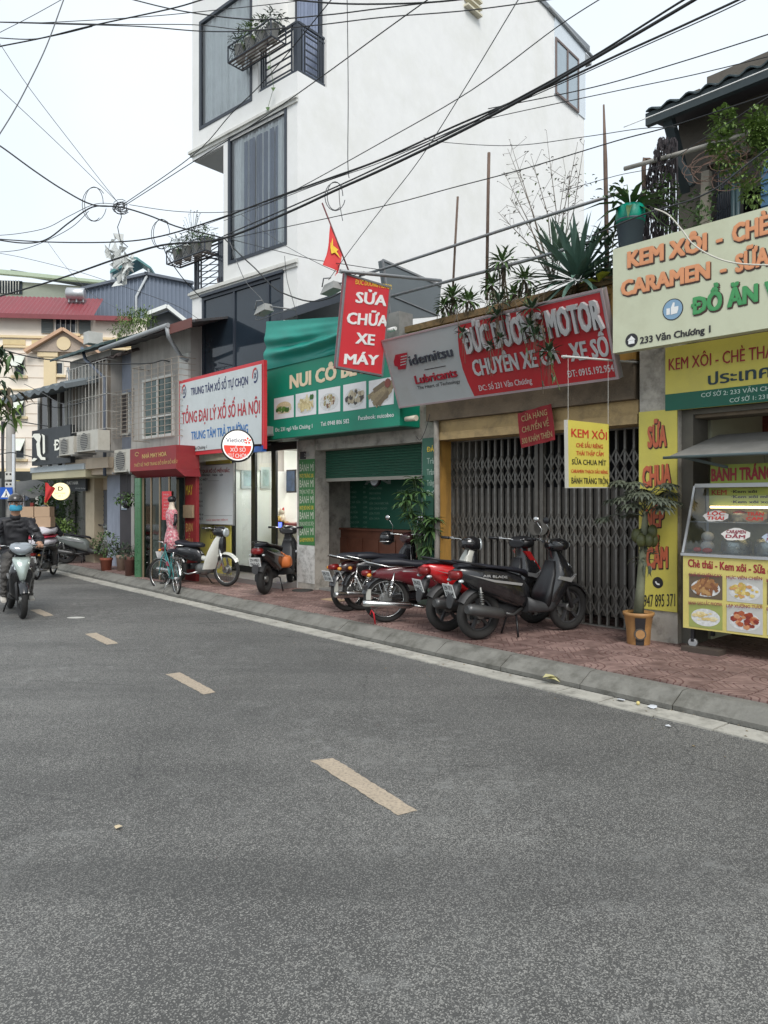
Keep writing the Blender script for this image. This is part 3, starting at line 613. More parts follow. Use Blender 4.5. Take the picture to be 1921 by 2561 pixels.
xc0 = M.x(640, YD+1.3); b.box(xc0, -.12, YD+1.3, YD+1.8, .26, 1.28); cr_ = root('shop_counter', 'white shop counter with dark red top inside the lottery shop', 'counter', M, (-1, YD+1.5, .26))
part('body', b, mat('counter_white',(.6,.58,.5),.5), cr_, M); b = B(); b.box(xc0-.1,-.12,YD+1.2,YD+1.85,1.28,1.34); part('top', b, mat('counter_red',(.22,.03,.03),.4), cr_, M)
x, z = M.w(706, 1313, YD+1.18); b = B(); b.box(x-.09,x+.09,YD+1.12,YD+1.18,z-.09,z+.09); r = root('card_terminal','small terminal with glowing blue screen on the counter front','terminal',M,(x,YD+1.15,z-.09)); part('body', b, BLACK, r, M)
b = B(); b.box(x-.065,x+.065,YD+1.115,YD+1.119,z-.05,z+.06); part('screen', b, mat('blue_screen',(.05,.08,1),emit=3), r, M)
x = M.x(705, YD+1.4); r = root('lucky_cat', 'gold and white waving cat figurine on the shop counter', 'figurine', M, (x,YD+1.4,1.34))
b = B(); b.ball((x,YD+1.4,1.45),(.11,.09,.11)); b.ball((x,YD+1.4,1.60),(.09,.08,.075)); part('body', b, mat('cat_cream',(.6,.55,.45),.4), r, M)
b = B()
for s in (-1,1): b.prism([(x+s*.03,1.655),(x+s*.08,1.64),(x+s*.07,1.71)], YD+1.38, YD+1.42)
part('ear', b, mat('cat_red',(.5,.05,.04),.4), r, M); b = B(); b.ball((x,YD+1.31,1.44),(.07,.03,.07)); b.box(x-.14,x+.14,YD+1.3,YD+1.5,1.34,1.37); part('base', b, GOLDP, r, M)
x = M.x(668, YD+.6); b = B(); b.box(x-.17,x+.17,YD+.6,YD+.95,.26,.78); b.box(x-.04,x+.04,YD+.594,YD+.6,.26,.78); solo('cardboard_box', b, MC['cardboard'], M, 'brown cardboard box on the lottery shop floor', 'box')
def lw(px, py, c=-3.28):
    d = M.d(px, py); t = (c-M.o.x)/d.x; k = M.o+d*t; return k.y, k.z
for (pa, pb, pt, pb2), lab in (((603,634,1172,1222),'framed print on the left wall of the lottery shop, seen through the first pane'),((651,676,1168,1222),'framed print on the left wall of the lottery shop, seen through the second pane')):
    (y0_,zt1), (y1_,_) = lw(pa,pt), lw(pb,pt); zb1 = lw(pa,pb2)[1]; r = root('framed_picture', lab, 'picture', M, (-3.28,y0_,zb1)); part('frame', B().box(-3.3,-3.26,y0_,y1_,zb1,zt1), MC['silver_frame'], r, M); part('face', B().box(-3.262,-3.255,y0_+.06,y1_-.06,zb1+.06,zt1-.06), MC['landscape_print'], r, M)
# yellow and white boards left of the doors
def sheet_sign(name, label, cat, fr, px0, px1, pyt, pyb, y, m, th=.02, base=None, group=None):
    x0, x1 = fr.x(px0,y), fr.x(px1,y); z1 = fr.z(px0,pyt,y); z0 = fr.z(px0,pyb,y)
    pn = Panel(fr, (x0,y,z0), (x1,y,z0), (x0,y,z1)); r = root(name, label, cat, fr, ((x0+x1)/2,y,z0), group=group)
    b = B(); pn.slab(b, 0, pn.w, 0, pn.h, th, 0); part('board', b, m, r, fr); return pn, r
YEL = mat('sign_yellow', (.62,.54,.10), .5, var=.06, dirt=(.35,.3,.1), ds=2, da=.3)
ys = -.22
pn, r = sheet_sign('lottery_poster', 'yellow lottery poster partly hidden by the white results board', 'poster', M, 501, 577, 1155, 1427, ys, YEL)
for t, y_, a, c, m in (('THẦN TÀI',1329,515,565,BLACKP),('LÔ TÔ',1347,527,555,BLACKP),('XSỐ',1371,528,555,REDP),('SỐ',1392,540,554,REDP),('SỐ',1418,538,555,REDP)):
    txt(pn, r, t, (a,y_), (c,y_-1), 11 if m is BLACKP else 13, m)
pn, r = sheet_sign('results_board', 'tall white lottery results board with red heading in front of the shop', 'notice board', M, 488, 585, 1165, 1310, ys-.12, mat('whiteboard',(.64,.67,.66),.35,var=.06))
b = B()
for q in ((0,pn.w,0,.02),(0,pn.w,pn.h-.02,pn.h),(0,.02,.02,pn.h-.02),(pn.w-.02,pn.w,.02,pn.h-.02)): pn.slab(b,*q,.02,.012)
part('frame', b, ALU, r, M)
txt(pn, r, 'KẾT QUẢ XỔ SỐ MIỀN BẮC', (494,1183),(575,1181), 8, mat('dark_red_lettering',(.30,.03,.03),.5))
for t, y_, a, c in (('MỞ THƯỞNG NGÀY     THÁNG     NĂM',1191,494,558),('ĐẶC BIỆT ________',1202,492,548),('GIẢI 1',1214,491,505),('GIẢI 2',1225,491,506),('GIẢI 3',1236,491,506),('GIẢI 4',1257,491,507),('GIẢI 5',1268,491,507),('GIẢI 6 ____________________',1289,492,581),('GIẢI 7',1300,493,508)):
    txt(pn, r, t, (a,y_),(c,y_-.5), 5, BLACKP, bold=.02)
txt(pn, r, 'CHÚC BẠN MAY MẮN !!!', (516,1303),(570,1302), 4, REDP, bold=.01)
# main lottery sign
y = -.92
xa, xb = M.x(447,y), M.x(659,y); z0, z1 = M.z(447,1142,y), M.z(447,953,y)
pn = Panel(M, (xa,y,z0),(xb,y,z0),(xa,y,z1)); sg = root('lottery_sign', 'large white lottery signboard with red border above the glass shop', 'signboard', M, ((xa+xb)/2,y,z0))
b = B(); pn.slab(b, .0, pn.w, 0, pn.h, .08, -.01); part('box', b, REDS, sg, M)
b = B(); pn.slab(b, .06, pn.w-.06, .08, pn.h-.07, .0, .003); part('face', b, mat('sign_white', (.56,.60,.60), .4, var=.06, dirt=(.4,.42,.4), ds=2, da=.3), sg, M)
b = B(); pn.slab(b, pn.w-.55, pn.w-.02, -.05, .06, .08, .02); part('corner_strip', b, mat('sign_blue', (.02,.10,.38), .4), sg, M)
txt(pn, sg, 'TRUNG TÂM XỔ SỐ TỰ CHỌN', (478,989),(621,961), 19, NAVY, .008, .018)
txt(pn, sg, 'TỔNG ĐẠI LÝ XỔ SỐ HÀ NỘI', (456,1060),(651,1033), 29, mat('deep_red_lettering',(.45,.02,.03),.5), .008, .02)
txt(pn, sg, 'TRUNG TÂM TRẢ THƯỞNG', (479,1100),(621,1083), 21, BLUE, .008, .018)
txt(pn, sg, 'Địa chỉ: 227 Văn Chương 1', (453,1130),(518,1121), 8, BLACKP, .008, .012)
for px, py in ((461,979),(639,939)):
    cx, cz = pn.px(px, py); b = B()
    def arc(a0, a1, r0, r1, o=.008):
        for i in range(10):
            p = [(cx+r*math.cos(R(a))*.8, cz+r*math.sin(R(a))*1.2) for r, a in ((r0,a0+(a1-a0)*i/10),(r1,a0+(a1-a0)*i/10),(r1,a0+(a1-a0)*(i+1)/10),(r0,a0+(a1-a0)*(i+1)/10))]
            pn.poly(b, p, o)
    arc(60,200,.09,.125); part('emblem', b, REDP, sg, M); b = B(); arc(-120,50,.09,.12); part('emblem', b, NAVY, sg, M)
    txt(pn, sg, 'X', (cx-.045,cz-.06),(cx+.045,cz-.06), .12, NAVY, .008, local=True)
for s_ in (0,1): b = B(); xx = xa+.3+s_*(xb-xa-.6); b.bar((xx,y+.3,z0+.3),(xx,.1,z0+.3),.04); part('bracket', b, STEEL, sg, M)
b = B(); b.box(xa+.05, -.1, y+.12, .5, 3.12, 3.3); part('canopy', b, CONC, sg, M)
# round illuminated sign
cx, cz = 595, 1115; rY = 13.1
Rn = Fr(*( (lambda p:(p.x,p.y))(WF.pt(595,1115,rY)) ), R(8)); zc_ = HC+(YH-1115)/F*rY
r = root('round_sign', 'round lit red and white lottery sign on a bracket below the signboard', 'sign', Rn, (0,0,zc_-.3))
b = B(); b.lathe([(.27,-.07),(.29,-.06),(.29,.06),(.27,.07)], (0,0,zc_), 32, 'y'); part('rim', b, BLACK, r, Rn)
pn = Panel(Rn, (-.3,-.072,zc_-.3),(.3,-.072,zc_-.3),(-.3,-.072,zc_+.3))
LW = mat('lit_white_face', (.85,.83,.78), .4, emit=.32); LR = mat('lit_red_face', (.65,.05,.03), .4, emit=.25)
N_ = 40; b = B(); pn.poly(b, [(.3+.262*math.cos(6.283*i/N_), .3+.262*math.sin(6.283*i/N_)) for i in range(N_)], .003); part('face', b, LW, r, Rn)
b = B(); pn.poly(b, [(.3+.24*math.cos(a), .3+.24*math.sin(a)) for a in [math.pi-.02+(math.pi)*i/24 for i in range(25)]], .006); part('red_half', b, LR, r, Rn)
txt(pn, r, 'Vietlott', (.10,.355),(.43,.355), .085, NAVY, .007, .008, local=True)
b = B()
for i in range(5): a = 1.57+i*1.2566; ux, uz = math.cos(a), math.sin(a); pn.poly(b, [(.475+ux*.008,.385+uz*.008),(.475+ux*.05-uz*.022,.385+uz*.05+ux*.022),(.475+ux*.062,.385+uz*.062),(.475+ux*.05+uz*.022,.385+uz*.05-ux*.022)], .007)
part('flower_mark', b, LR, r, Rn)
txt(pn, r, 'XỔ SỐ', (.17,.19),(.44,.19), .075, WHITEP, .009, .015, local=True); txt(pn, r, 'TỰ CHỌN', (.13,.085),(.48,.085), .075, WHITEP, .009, .015, local=True)
b = B(); b.bar((0,.05,zc_),(.55,.95,zc_+.1),.04); part('bracket', b, BLACK, r, Rn)
b = B(); b.box(-.028,.028,.02,.076,.15,zc_-.28); 

GRIT = B()
for _ in range(420):
    xk = 3.2-14*random.random()**1.4; yk = random.choice((random.gauss(-.10,.06), random.gauss(-.2,.35), random.uniform(.3,3))); z = .012 if -.33 < yk < 0 else (.163 if yk > .3 else .004)
    if 0 <= yk <= .3: continue
    s_ = random.uniform(.004,.016); a = random.random()*6; p = (xk,yk,z)
    GRIT.add([(xk+s_*math.cos(a+k*1.6)*random.uniform(.6,1.3),yk+s_*math.sin(a+k*1.6),z+random.uniform(0,s_*.5)) for k in range(4)], [(0,1,2,3)])
solo('street_grit', GRIT, mat('leaf_litter_grit', (.22,.17,.10), .9, var=.8, sc=40), K, None, None, kind='stuff')
# ================================================================ green roadside food shop
PLAST = mat('stained_plaster', (.45,.42,.37), .9, var=.25, sc=3, bump=.4, bs=40, dirt=(.10,.09,.075), ds=4, da=.75)
PLASTW = mat('peeling_white_paint', (.64,.63,.60), .85, var=.12, sc=5, bump=.3, bs=40, dirt=(.14,.13,.11), ds=6, da=.85)
def box_part(name, m, parent, fr, *q, label=None):
    b = B()
    for i in range(0, len(q), 6): b.box(*q[i:i+6])
    return part(name, b, m, parent, fr, label)
xg0, xg1 = .06, M.x(1090, 0)
XA = M.x(744,0); XB = M.x(787,0); XC = M.x(815,.3); XD = M.x(1063,.3); ZL = M.z(800,1127,.1)
gs = root('green_shop', 'single storey food shop with half raised green roller shutter', 'shop', M, (1.5,.5,.15))
box_part('wall', PLAST, gs, M, xg0,xg1,2.6,2.7,.15,3.8, xg1-.02,xg1,.42,2.6,.15,3.8, XB,xg1,.02,.3,ZL,3.8, xg0,XA+.01,.5,2.6,.15,3.8)
box_part('roof', DKFRAME, gs, M, xg0,xg1,-.0,2.8,3.8,3.9)
b = B(); b.box(XA, XB, 0, .35, .15, 3.8); part('pillar', b, PLAST, gs, M)
b = B(); b.box(XA-.004, XB+.004, -.006, -.001, .28, M.z(760,1340,0)); part('painted_band', b, PLASTW, gs, M)
b = B(); b.box(XC-.26, XC-.03, .12, .36, .15, ZL); part('jamb', b, mat('grey_jamb',(.20,.18,.165),.8,dirt=(.08,.07,.06),ds=3), gs, M)
[part('shutter_rail', B().box(q-.025, q+.025, .25, .32, .15, ZL), STEEL, gs, M) for q in (XC, XD)]
box_part('floor', CONC, gs, M, XB,xg1,.1,2.6,.15,.2)
SHG = mat('shutter_green', (.035,.13,.085), .5, var=.15, dirt=(.05,.07,.05), ds=3, da=.4)
zs0 = M.z(820,1197,.3); n = 11
for i in range(n):
    h = (ZL-zs0)/n; z = zs0+i*h; b = B(); b.prism([(.27,z),(.275,z+h*.2),(.262,z+h*.5),(.275,z+h*.8),(.27,z+h-.006),(.30,z+h-.006),(.30,z)], XC, XD, 'x'); part('shutter_slat', b, SHG, gs, M)
b = B(); b.box(XC, XD, .26, .31, zs0-.06, zs0); part('shutter_bottom_bar', b, mat('pale_bar',(.35,.33,.28),.6), gs, M)
b = B(); b.box(xg1-.30, xg1-.05, .0, .02, .9, ZL+.05); part('menu_strip', b, SHG, gs, M)
pn = Panel(M, (xg1-.30,-.002,.9),(xg1-.05,-.002,.9),(xg1-.30,-.002,3)); 
for t, y_ in (('ĐÁ',1130),('Trà',1160),('Trân',1188),('Trứng',1215),('Bơ',1240)): txt(pn, gs, t, (1068,y_),(1086,y_-1), 15 if t != 'ĐÁ' else 13, YELP if t == 'ĐÁ' else mat('pale_green_lettering',(.35,.45,.38),.6), .003)
# dim interior
DG = mat('menu_green', (.02,.12,.075), .5, var=.12); yI = 1.3
mb = root('menu_board', 'dark green drinks menu board inside the half open shop', 'menu board', M, (2,yI,1.2))
xa, xb = M.x(822,yI), M.x(1068,yI); z1, z0 = M.z(850,1190,yI), M.z(850,1342,yI)
pn = Panel(M, (xa,yI,z0),(xb,yI,z0),(xa,yI,z1)); b = B(); pn.slab(b,0,pn.w,0,pn.h,.03,0); part('board', b, DG, mb, M)
PG = mat('menu_lettering', (.22,.36,.28), .6)
rows = (('MOCA','5K'),('TRÀ ĐÀO','8K'),('NHO DỪA','12K'),('BẠC HÀ SỮA','12K'),('SỮA DỪA','12K'),('XOÀI SỮA','12K'),('MILO SỮA','12K'),('CACAO DỪA','12K'),('TRÀ THÁI','12K'),('LIPTON SỮA','10K'))
for i, (a, c) in enumerate(rows):
    y_ = 1221+i*12.6; txt(pn, mb, a, (868,y_),(868+len(a)*3.4,y_-.4), 5.5, PG, .004, .01); txt(pn, mb, c, (909,y_),(909+len(c)*3.4,y_-.4), 5.5, PG, .004, .01)
for i, a in enumerate(('CACAO NÓNG','MILO NÓNG','CHANH SỮA','SỮA CHUA BẠC HÀ','SỮA CHUA CACAO','SỮA TƯƠI','SỮA CHUA')):
    y_ = 1224+i*12.6; txt(pn, mb, a, (924,y_),(924+len(a)*3.2,y_-.4), 5.5, PG, .004, .01)
txt(pn, mb, 'Trà Đào Cỡ 25K', (993,1231),(1034,1229), 7, PG, .004, .01); txt(pn, mb, '25k', (847,1256),(858,1256), 7, PG, .004, .01)
txt(pn, mb, 'ĂN', (912,1212),(978,1210), 17, mat('pale_lettering',(.30,.38,.36),.6), .004, .03)
WOOD = mat('red_brown_wood', (.16,.06,.035), .5, var=.3, sc=5)
ct = root('wooden_counter', 'red brown panelled wooden counter under the green menu board', 'counter', M, (2,1.1,.2))
box_part('body', WOOD, ct, M, xa,xb,1.05,1.28,.2,1.28)
for i in range(6):
    a = xa+.08+(xb-xa-.1)*i/6; b = B(); b.box(a,a+(xb-xa)/6-.1,1.03,1.05,.45,1.12); part('panel', b, WOOD, ct, M)
box_part('top', WOOD, ct, M, xa-.03,xb+.03,1.0,1.29,1.28,1.32)
# wall clock
x, z = M.w(938, 1199, .55); b = B(); b.lathe([(.13,-.02),(.14,.0),(.14,.03)], (x,.55,z), 20, 'y'); r = root('wall_clock', 'round dark clock with pale face hanging below the shutter', 'clock', M, (x,.55,z-.14)); part('rim', b, BLACK, r, M)
b = B(); b.lathe([(.11,-.024),(.11,-.021)], (x,.55,z), 20, 'y'); part('face', b, mat('clock_face',(.5,.52,.55),.4), r, M); b = B(); b.bar((x,.524,z),(x+.05,.524,z+.05),.01,.004); b.bar((x,.524,z),(x-.06,.524,z),.012,.004); part('hand', b, BLACKP, r, M)
b = B(); b.box(XA+.1-.0, XA+.28, -.012, .0, M.z(765,1148,0), M.z(765,1129,0)); solo('house_number_plate', b, BLACK, M, 'small dark house number plate on the stained pillar', 'number plate')
pn = Panel(M, (XA+.1,-.012,2.5),(XA+.28,-.012,2.5),(XA+.1,-.012,2.7)); txt(pn, bpy.data.objects['house_number_plate'], '229', (761,1143),(774,1142), 9, mat('faded_number',(.3,.3,.3),.6), .002)
# banh mi banner on the pillar
pn, r = sheet_sign('price_banner', 'tall green bread price banner fixed to the stained pillar', 'banner', M, 748, 787, 1150, 1362, -.012, mat('banner_green',(.045,.19,.055),.6,var=.15), .004)
CRM = mat('cream_lettering', (.62,.62,.52), .6)
for i, (a, c) in enumerate((('BÁNH MÌ','PATE TRỨNG 20K'),('BÁNH MÌ','TRỨNG THỊT 20K'),('BÁNH MÌ','PATE BÒ KHÔ 20K'),('BÁNH MÌ','TRỨNG PATE XÚC XÍCH'),('BÁNH MÌ','GÀ NEM PHOMAI 20K'))):
    y_ = 1179+i*40; txt(pn, r, a, (750,y_),(785,y_-1), 19, CRM, .003, .0); txt(pn, r, c, (750,y_+16),(785,y_+15), 10, CRM if i % 2 else YELP, .003, .0)
# green signboard
y = -.5; GRN = mat('sign_green', (.0,.22,.13), .5, var=.08, sc=2, dirt=(.02,.13,.09), ds=2, da=.3)
xa, xb = M.x(667,y), M.x(1000,y); z0, z1 = M.z(667,1100,y), M.z(676,921,y)
pn = Panel(M, (xa,y,z0),(xb,y,z0),(xa,y,z1)); sg = root('food_signboard', 'green food signboard with five food photographs and cream letters', 'signboard', M, ((xa+xb)/2,y,z0))
b = B(); pn.slab(b,0,pn.w,0,pn.h,.45,0); part('box', b, GRN, sg, M)
b = B(); pn.slab(b,0,pn.w,-.02,0,.44,.01); part('bottom_trim', b, mat('dark_green_trim',(.01,.07,.045),.5), sg, M)
txt(pn, sg, 'NUI CÔ BÉO', (725,972),(925,930), 34, mat('cream_orange_lettering',(.78,.62,.42),.5), .006, .045)
txt(pn, sg, 'Đc: 231 ngõ Văn Chương 1', (689,1080),(782,1070), 10, WHITEP, .006, .012)
txt(pn, sg, 'Tel: 0948 806 582', (803,1066),(874,1058), 11, WHITEP, .006, .012)
txt(pn, sg, 'Facebook: nuicobeo', (897,1051),(986,1042), 11, WHITEP, .006, .012)
def blob(pn, b, cx, cz, r, out, n=7, j=.35, e=1):
    a0 = random.random()*6; pn.poly(b, [(cx+r*(1-j*random.random())*math.cos(a0+6.283*i/n), cz+r*e*(1-j*random.random())*math.sin(a0+6.283*i/n)) for i in range(n)], out)
def food(pn, parent, x0, x1, z0, z1, kind, out=.004, bgc=(.72,.72,.72)):
    w, h = x1-x0, z1-z0; cx, cz = (x0+x1)/2, (z0+z1)/2
    f = part('food_picture', (lambda b: (pn.slab(b,x0,x1,z0,z1,0,out), b)[1])(B()), mat('photo_ground_%d%d%d' % tuple(int(c*9) for c in bgc), bgc, .4, var=.1), parent, pn.fr)
    def lay(cols, fn, o):
        b = B(); ms = [mat('food_%02x%02x%02x' % tuple(int(c*255) for c in k), k, .5, var=.3, sc=30) for k in cols]
        fn(b, len(cols), o); part('food_print', b, ms, f, pn.fr)
    def plate(b, n, o): pn.poly(b, [(cx+w*.44*math.cos(6.283*i/20), cz-h*.06+h*.36*math.sin(6.283*i/20)) for i in range(20)], o)
    if kind != 'burger': lay([(.62,.63,.62)], plate, out+.0015)
    def pile(rx, rz, s, N, e=1, j=.4):
        def g(b, k, o):
            for i in range(N):
                a, q = random.random()*6.283, math.sqrt(random.random()); b.cur = i % k
                blob(pn, b, cx+w*rx*q*math.cos(a), cz+h*(-.03)+h*rz*q*math.sin(a), min(w,h)*s*random.uniform(.6,1.1), o+.0001*i, 6, j, e)
        return g
    def strips(N, L_, wd, rx, rz, ang=None):
        def g(b, k, o):
            for i in range(N):
                a, q = random.random()*6.283, math.sqrt(random.random()); b.cur = i % k; px_, pz_ = cx+w*rx*q*math.cos(a), cz+h*rz*q*math.sin(a)
                t = (random.random()*3.14 if ang is None else ang+random.uniform(-.2,.2)); dx, dz = math.cos(t)*L_*w/2, math.sin(t)*L_*w/2; nx, nz = -math.sin(t)*wd*w/2, math.cos(t)*wd*w/2
                pn.poly(b, [(px_-dx-nx,pz_-dz-nz),(px_+dx-nx,pz_+dz-nz),(px_+dx*1.1,pz_+dz*1.1),(px_+dx+nx,pz_+dz+nz),(px_-dx+nx,pz_-dz+nz)], o+.0001*i)
        return g
    if kind == 'burger':
        lay([(.62,.50,.30),(.7,.6,.42)], lambda b,k,o: [pn.poly(b, [(cx+w*.38*math.cos(math.pi*i/12), cz+h*.02+h*.26*math.sin(math.pi*i/12)) for i in range(13)], o)], out+.002)
        lay([(.10,.22,.04),(.55,.5,.35),(.05,.13,.03)], lambda b,k,o: [(setattr(b,'cur',i % k), blob(pn,b,cx+w*random.uniform(-.35,.35),cz-h*random.uniform(.02,.14),w*.09,o+.0001*i)) for i in range(22)], out+.003)
        lay([(.66,.55,.38)], lambda b,k,o: [pn.poly(b, [(cx-w*.34,cz-h*.15),(cx+w*.34,cz-h*.15),(cx+w*.28,cz-h*.27),(cx-w*.28,cz-h*.27)][::-1], o)], out+.002)
    elif kind == 'pasta': lay([(.62,.52,.27),(.5,.4,.2),(.68,.6,.36)], strips(38,.26,.07,.30,.25), out+.003); lay([(.03,.12,.02)], lambda b,k,o: [blob(pn,b,cx+w*.30+random.uniform(-.05,.05)*w,cz+h*.26+random.uniform(-.06,.06)*h,w*.07,o+.0001*i) for i in range(8)], out+.008)
    elif kind == 'noodle': lay([(.56,.46,.32),(.2,.10,.06),(.6,.6,.5),(.3,.25,.1)], pile(.28,.24,.09,48), out+.003)
    elif kind == 'meat': lay([(.30,.25,.16),(.06,.05,.04),(.5,.45,.32),(.42,.36,.25)], pile(.40,.26,.14,40), out+.003)
    elif kind == 'skewer': lay([(.26,.20,.11),(.33,.26,.14),(.18,.13,.07)], strips(22,.5,.14,.30,.30,.55), out+.003); lay([(.22,.05,.03)], lambda b,k,o: [blob(pn,b,cx+w*.28,cz+h*.3,w*.13,o,10,.05)], out+.008)
    elif kind == 'fried': lay([(.33,.16,.06),(.22,.09,.04),(.45,.26,.10)], strips(40,.30,.10,.30,.24), out+.003)
    elif kind == 'balls': lay([(.62,.45,.12),(.52,.36,.09),(.68,.55,.2),(.58,.30,.12)], pile(.38,.30,.13,34,.75,.2), out+.003)
    elif kind == 'cheese': lay([(.70,.58,.30),(.62,.48,.2),(.74,.66,.42)], pile(.34,.17,.14,22,.5,.15), out+.003)
    elif kind == 'sausage': lay([(.30,.05,.02),(.40,.10,.04),(.22,.03,.02),(.55,.25,.12)], pile(.36,.28,.15,30,.8,.2), out+.003)
for (a, c), k in zip(((686,735),(740,791),(797,851),(859,916),(923,985)), ('burger','pasta','noodle','meat','skewer')):
    x0, _ = pn.px(a, 1040); x1, _ = pn.px(c, 1040); zt = {686:997,740:986,797:975,859:963,923:953}[a]; zb = {686:1050,740:1043,797:1036,859:1029,923:1019}[a]
    food(pn, sg, x0, x1, pn.px(a, zb)[1], pn.px(a, zt)[1], k)
# teal tarpaulin above it
TARP = mat('teal_tarpaulin', (.01,.27,.21), .45, var=.15, sc=1.5, bump=.15, bs=12, dirt=(.03,.11,.09), ds=1.5, da=.35)
b = B(); nx, nz_ = 60, 26; xt1 = M.x(952,y)
def tp_(u, v):
    top = M.z(658,806,y)*(1-u)+(M.z(960,765,-.45)-.12)*u; X = xa-.03+(xt1-xa)*u; Z = (z1-.02)+(top-z1+.02)*v
    yy = y-.02+.05*v*u+.03*v; w_ = math.sin(3.14*min(1, v*1.15))
    k = v*2.6 - u*1.15 + .35*math.sin(u*3.3)
    f = abs(math.sin(k*2.6))**1.6*.14 + .04*math.sin(k*9+u*5) + .012*math.sin(u*31+v*9)
    return (X, yy - f*w_*(.35+.65*min(1,u*4)), Z)
for i in range(nx+1):
    for j in range(nz_+1): b.v.append(Vector(tp_(i/nx, j/nz_)))
for i in range(nx):
    for j in range(nz_): a = i*(nz_+1)+j; b.f.append((a, a+nz_+1, a+nz_+2, a+1)); b.sm.append(True); b.mi.append(0)
solo('tarpaulin', b, TARP, M, 'creased teal tarpaulin stretched above the green food signboard', 'tarpaulin')
b = B(); b.box(xa+.4, M.x(868,-.4), -.40, .9, M.z(703,788,-.4)-.1, M.z(703,788,-.4)+.07); solo('awning_frame', b, DKFRAME, M, 'dark metal awning frame behind the teal tarpaulin', 'frame')
# pipe between the green shop and the yellow house
b = B(); xp = M.x(1092, -.06); b.tube([(xp,-.06,.16),(xp+.02,-.06,1.5),(xp-.01,-.06,3.35)], .045, 8); solo('drain_pipe', b, mat('dirty_pipe',(.34,.31,.27),.7,dirt=(.12,.09,.07),ds=6,da=.7), M, 'pale dirty drain pipe between green shop and yellow wall', 'pipe')

# ================================================================ yellow house with the folding gate
YW = mat('yellow_limewash', (.50,.27,.06), .85, var=.18, sc=2.5, bump=.3, bs=50, dirt=(.12,.08,.04), ds=3, da=.65, streak=True)
CW = mat('faded_cream_wall', (.52,.37,.18), .85, var=.2, sc=2, bump=.3, bs=50, dirt=(.12,.09,.06), ds=3, da=.6)
DW = mat('dirty_beam', (.17,.13,.09), .9, var=.3, sc=2, bump=.4, bs=40, dirt=(.06,.05,.04), ds=3, da=.6)
xy0, xy1 = xg1, 7.19; YG = .37; xg_0 = M.x(1131, YG); ZP = 4.74; ZG = M.z(1131,1105,YG); ZB = M.z(1093,1054,0)
yh = root('yellow_house', 'faded yellow single storey house with rusty folding gate and planted parapet', 'house', M, (5.5,1,.15))
b = B(); b.box(xy0+.02, xg_0-.01, 0, .34, .15, ZB); part('pillar', b, YW, yh, M)
box_part('wall', CW, yh, M, xg_0-.01,xy1,.0,.34,ZG+.12,ZB-.002, xy0+.02,xy1,3.5,3.6,.15,4.5)
box_part('beam', DW, yh, M, xy0-.1,xy1,-.12,.3,ZB,3.62)
box_part('lintel', CW, yh, M, xg_0-.01,xy1,-.03,.34,ZG,ZG+.12)
box_part('parapet', YW, yh, M, xy0-.6,xy1-.02,-.02,.16,3.62,ZP-.1)
box_part('coping', mat('mossy_coping',(.20,.13,.06),.95,var=.4,sc=6,bump=.8,bs=30,dirt=(.04,.04,.02),ds=5,da=.9), yh, M, xy0-.64,xy1-.02,-.07,.2,ZP-.1,ZP)
box_part('roof', CONC, yh, M, xy0-.6,xy1,.17,4.5,3.9,4.1)
# folding gate
GT = mat('gate_grey_paint', (.20,.192,.175), .6, .15, var=.3, sc=8, dirt=(.07,.05,.04), ds=9, da=.5); GTL = mat('gate_lattice_steel', (.125,.115,.10), .6, .2, var=.4, sc=10)
gt = root('folding_gate', 'grey scissor folding gate closed across the yellow house', 'gate', M, (xg_0, YG, .16))
N = 27; pit = (xy1-xg_0)/N; zt = ZG-.02
gz0 = .18
bar0 = part('bar', B().box(-.014,.014,-.02,.02,0,zt-gz0), GT, gt)
for i in range(N+1):
    Mx = Matrix.Translation((i*pit, random.uniform(-.004,.004), gz0-.16))
    if i == 0: bar0.matrix_local = Mx
    else: dup_part(bar0, gt, Mx)
HS = (M.z(1400,1285,YG)-M.z(1400,1363,YG))/2
s1 = part('lattice_strip', B().bar((.0,-.026,0),(pit,-.026,HS),.005,.022), GTL, gt); s2 = part('lattice_strip', B().bar((.0,-.032,HS),(pit,-.032,0),.005,.022), GTL, gt); first = {id(s1):1, id(s2):1}
for zc in (M.z(1400,1363,YG), M.z(1400,1529,YG)+.02, M.z(1180,1215,YG)):
    for i in range(N):
        if i == 13: continue
        for k in (0, 1):
            for s in (s1, s2):
                Mx = Matrix.Translation((i*pit, 0, zc-.16+k*HS-.0))
                if id(s) in first: s.matrix_local = Mx; del first[id(s)]
                else: dup_part(s, gt, Mx)
b = B()
for i in range(N): b.prism([(i*pit+.016+xg_0, YG+.045),(xg_0+i*pit+pit*.5,YG+.03+.03*(i%2)),(xg_0+(i+1)*pit-.016,YG+.045),(xg_0+(i+1)*pit-.016,YG+.05),(i*pit+.016+xg_0,YG+.05)], .30, M.z(1180,1222,YG), 'z')
part('sheet_lining', b, mat('gate_sheet',(.11,.10,.088),.65,.1,var=.3,sc=3,dirt=(.12,.10,.09),ds=3,da=.5), gt, M)
[part('gate_rail', B().box(xg_0,xy1,YG-.03,YG+.04,*q), GT, gt, M) for q in ((zt,zt+.05),(.15,.175))]
for s in (-1,1):
    xc = xg_0+13.5*pit; b = B(); b.box(xc+s*.045-.03,xc+s*.045+.03,YG-.05,YG+.0,.2,zt-.02); part('meeting_post', b, GTL, gt, M)
    b = B(); b.lathe([(.12,-.012),(.12,.0)], (xc+s*.05,YG-.06,1.48), 16, 'y'); part('lock_disc', b, GTL, gt, M)
box_part('back_wall', mat('dark_room',(.02,.02,.022),.95), yh, M, xg_0-.3,xy1,1.2,1.25,.15,3.2)
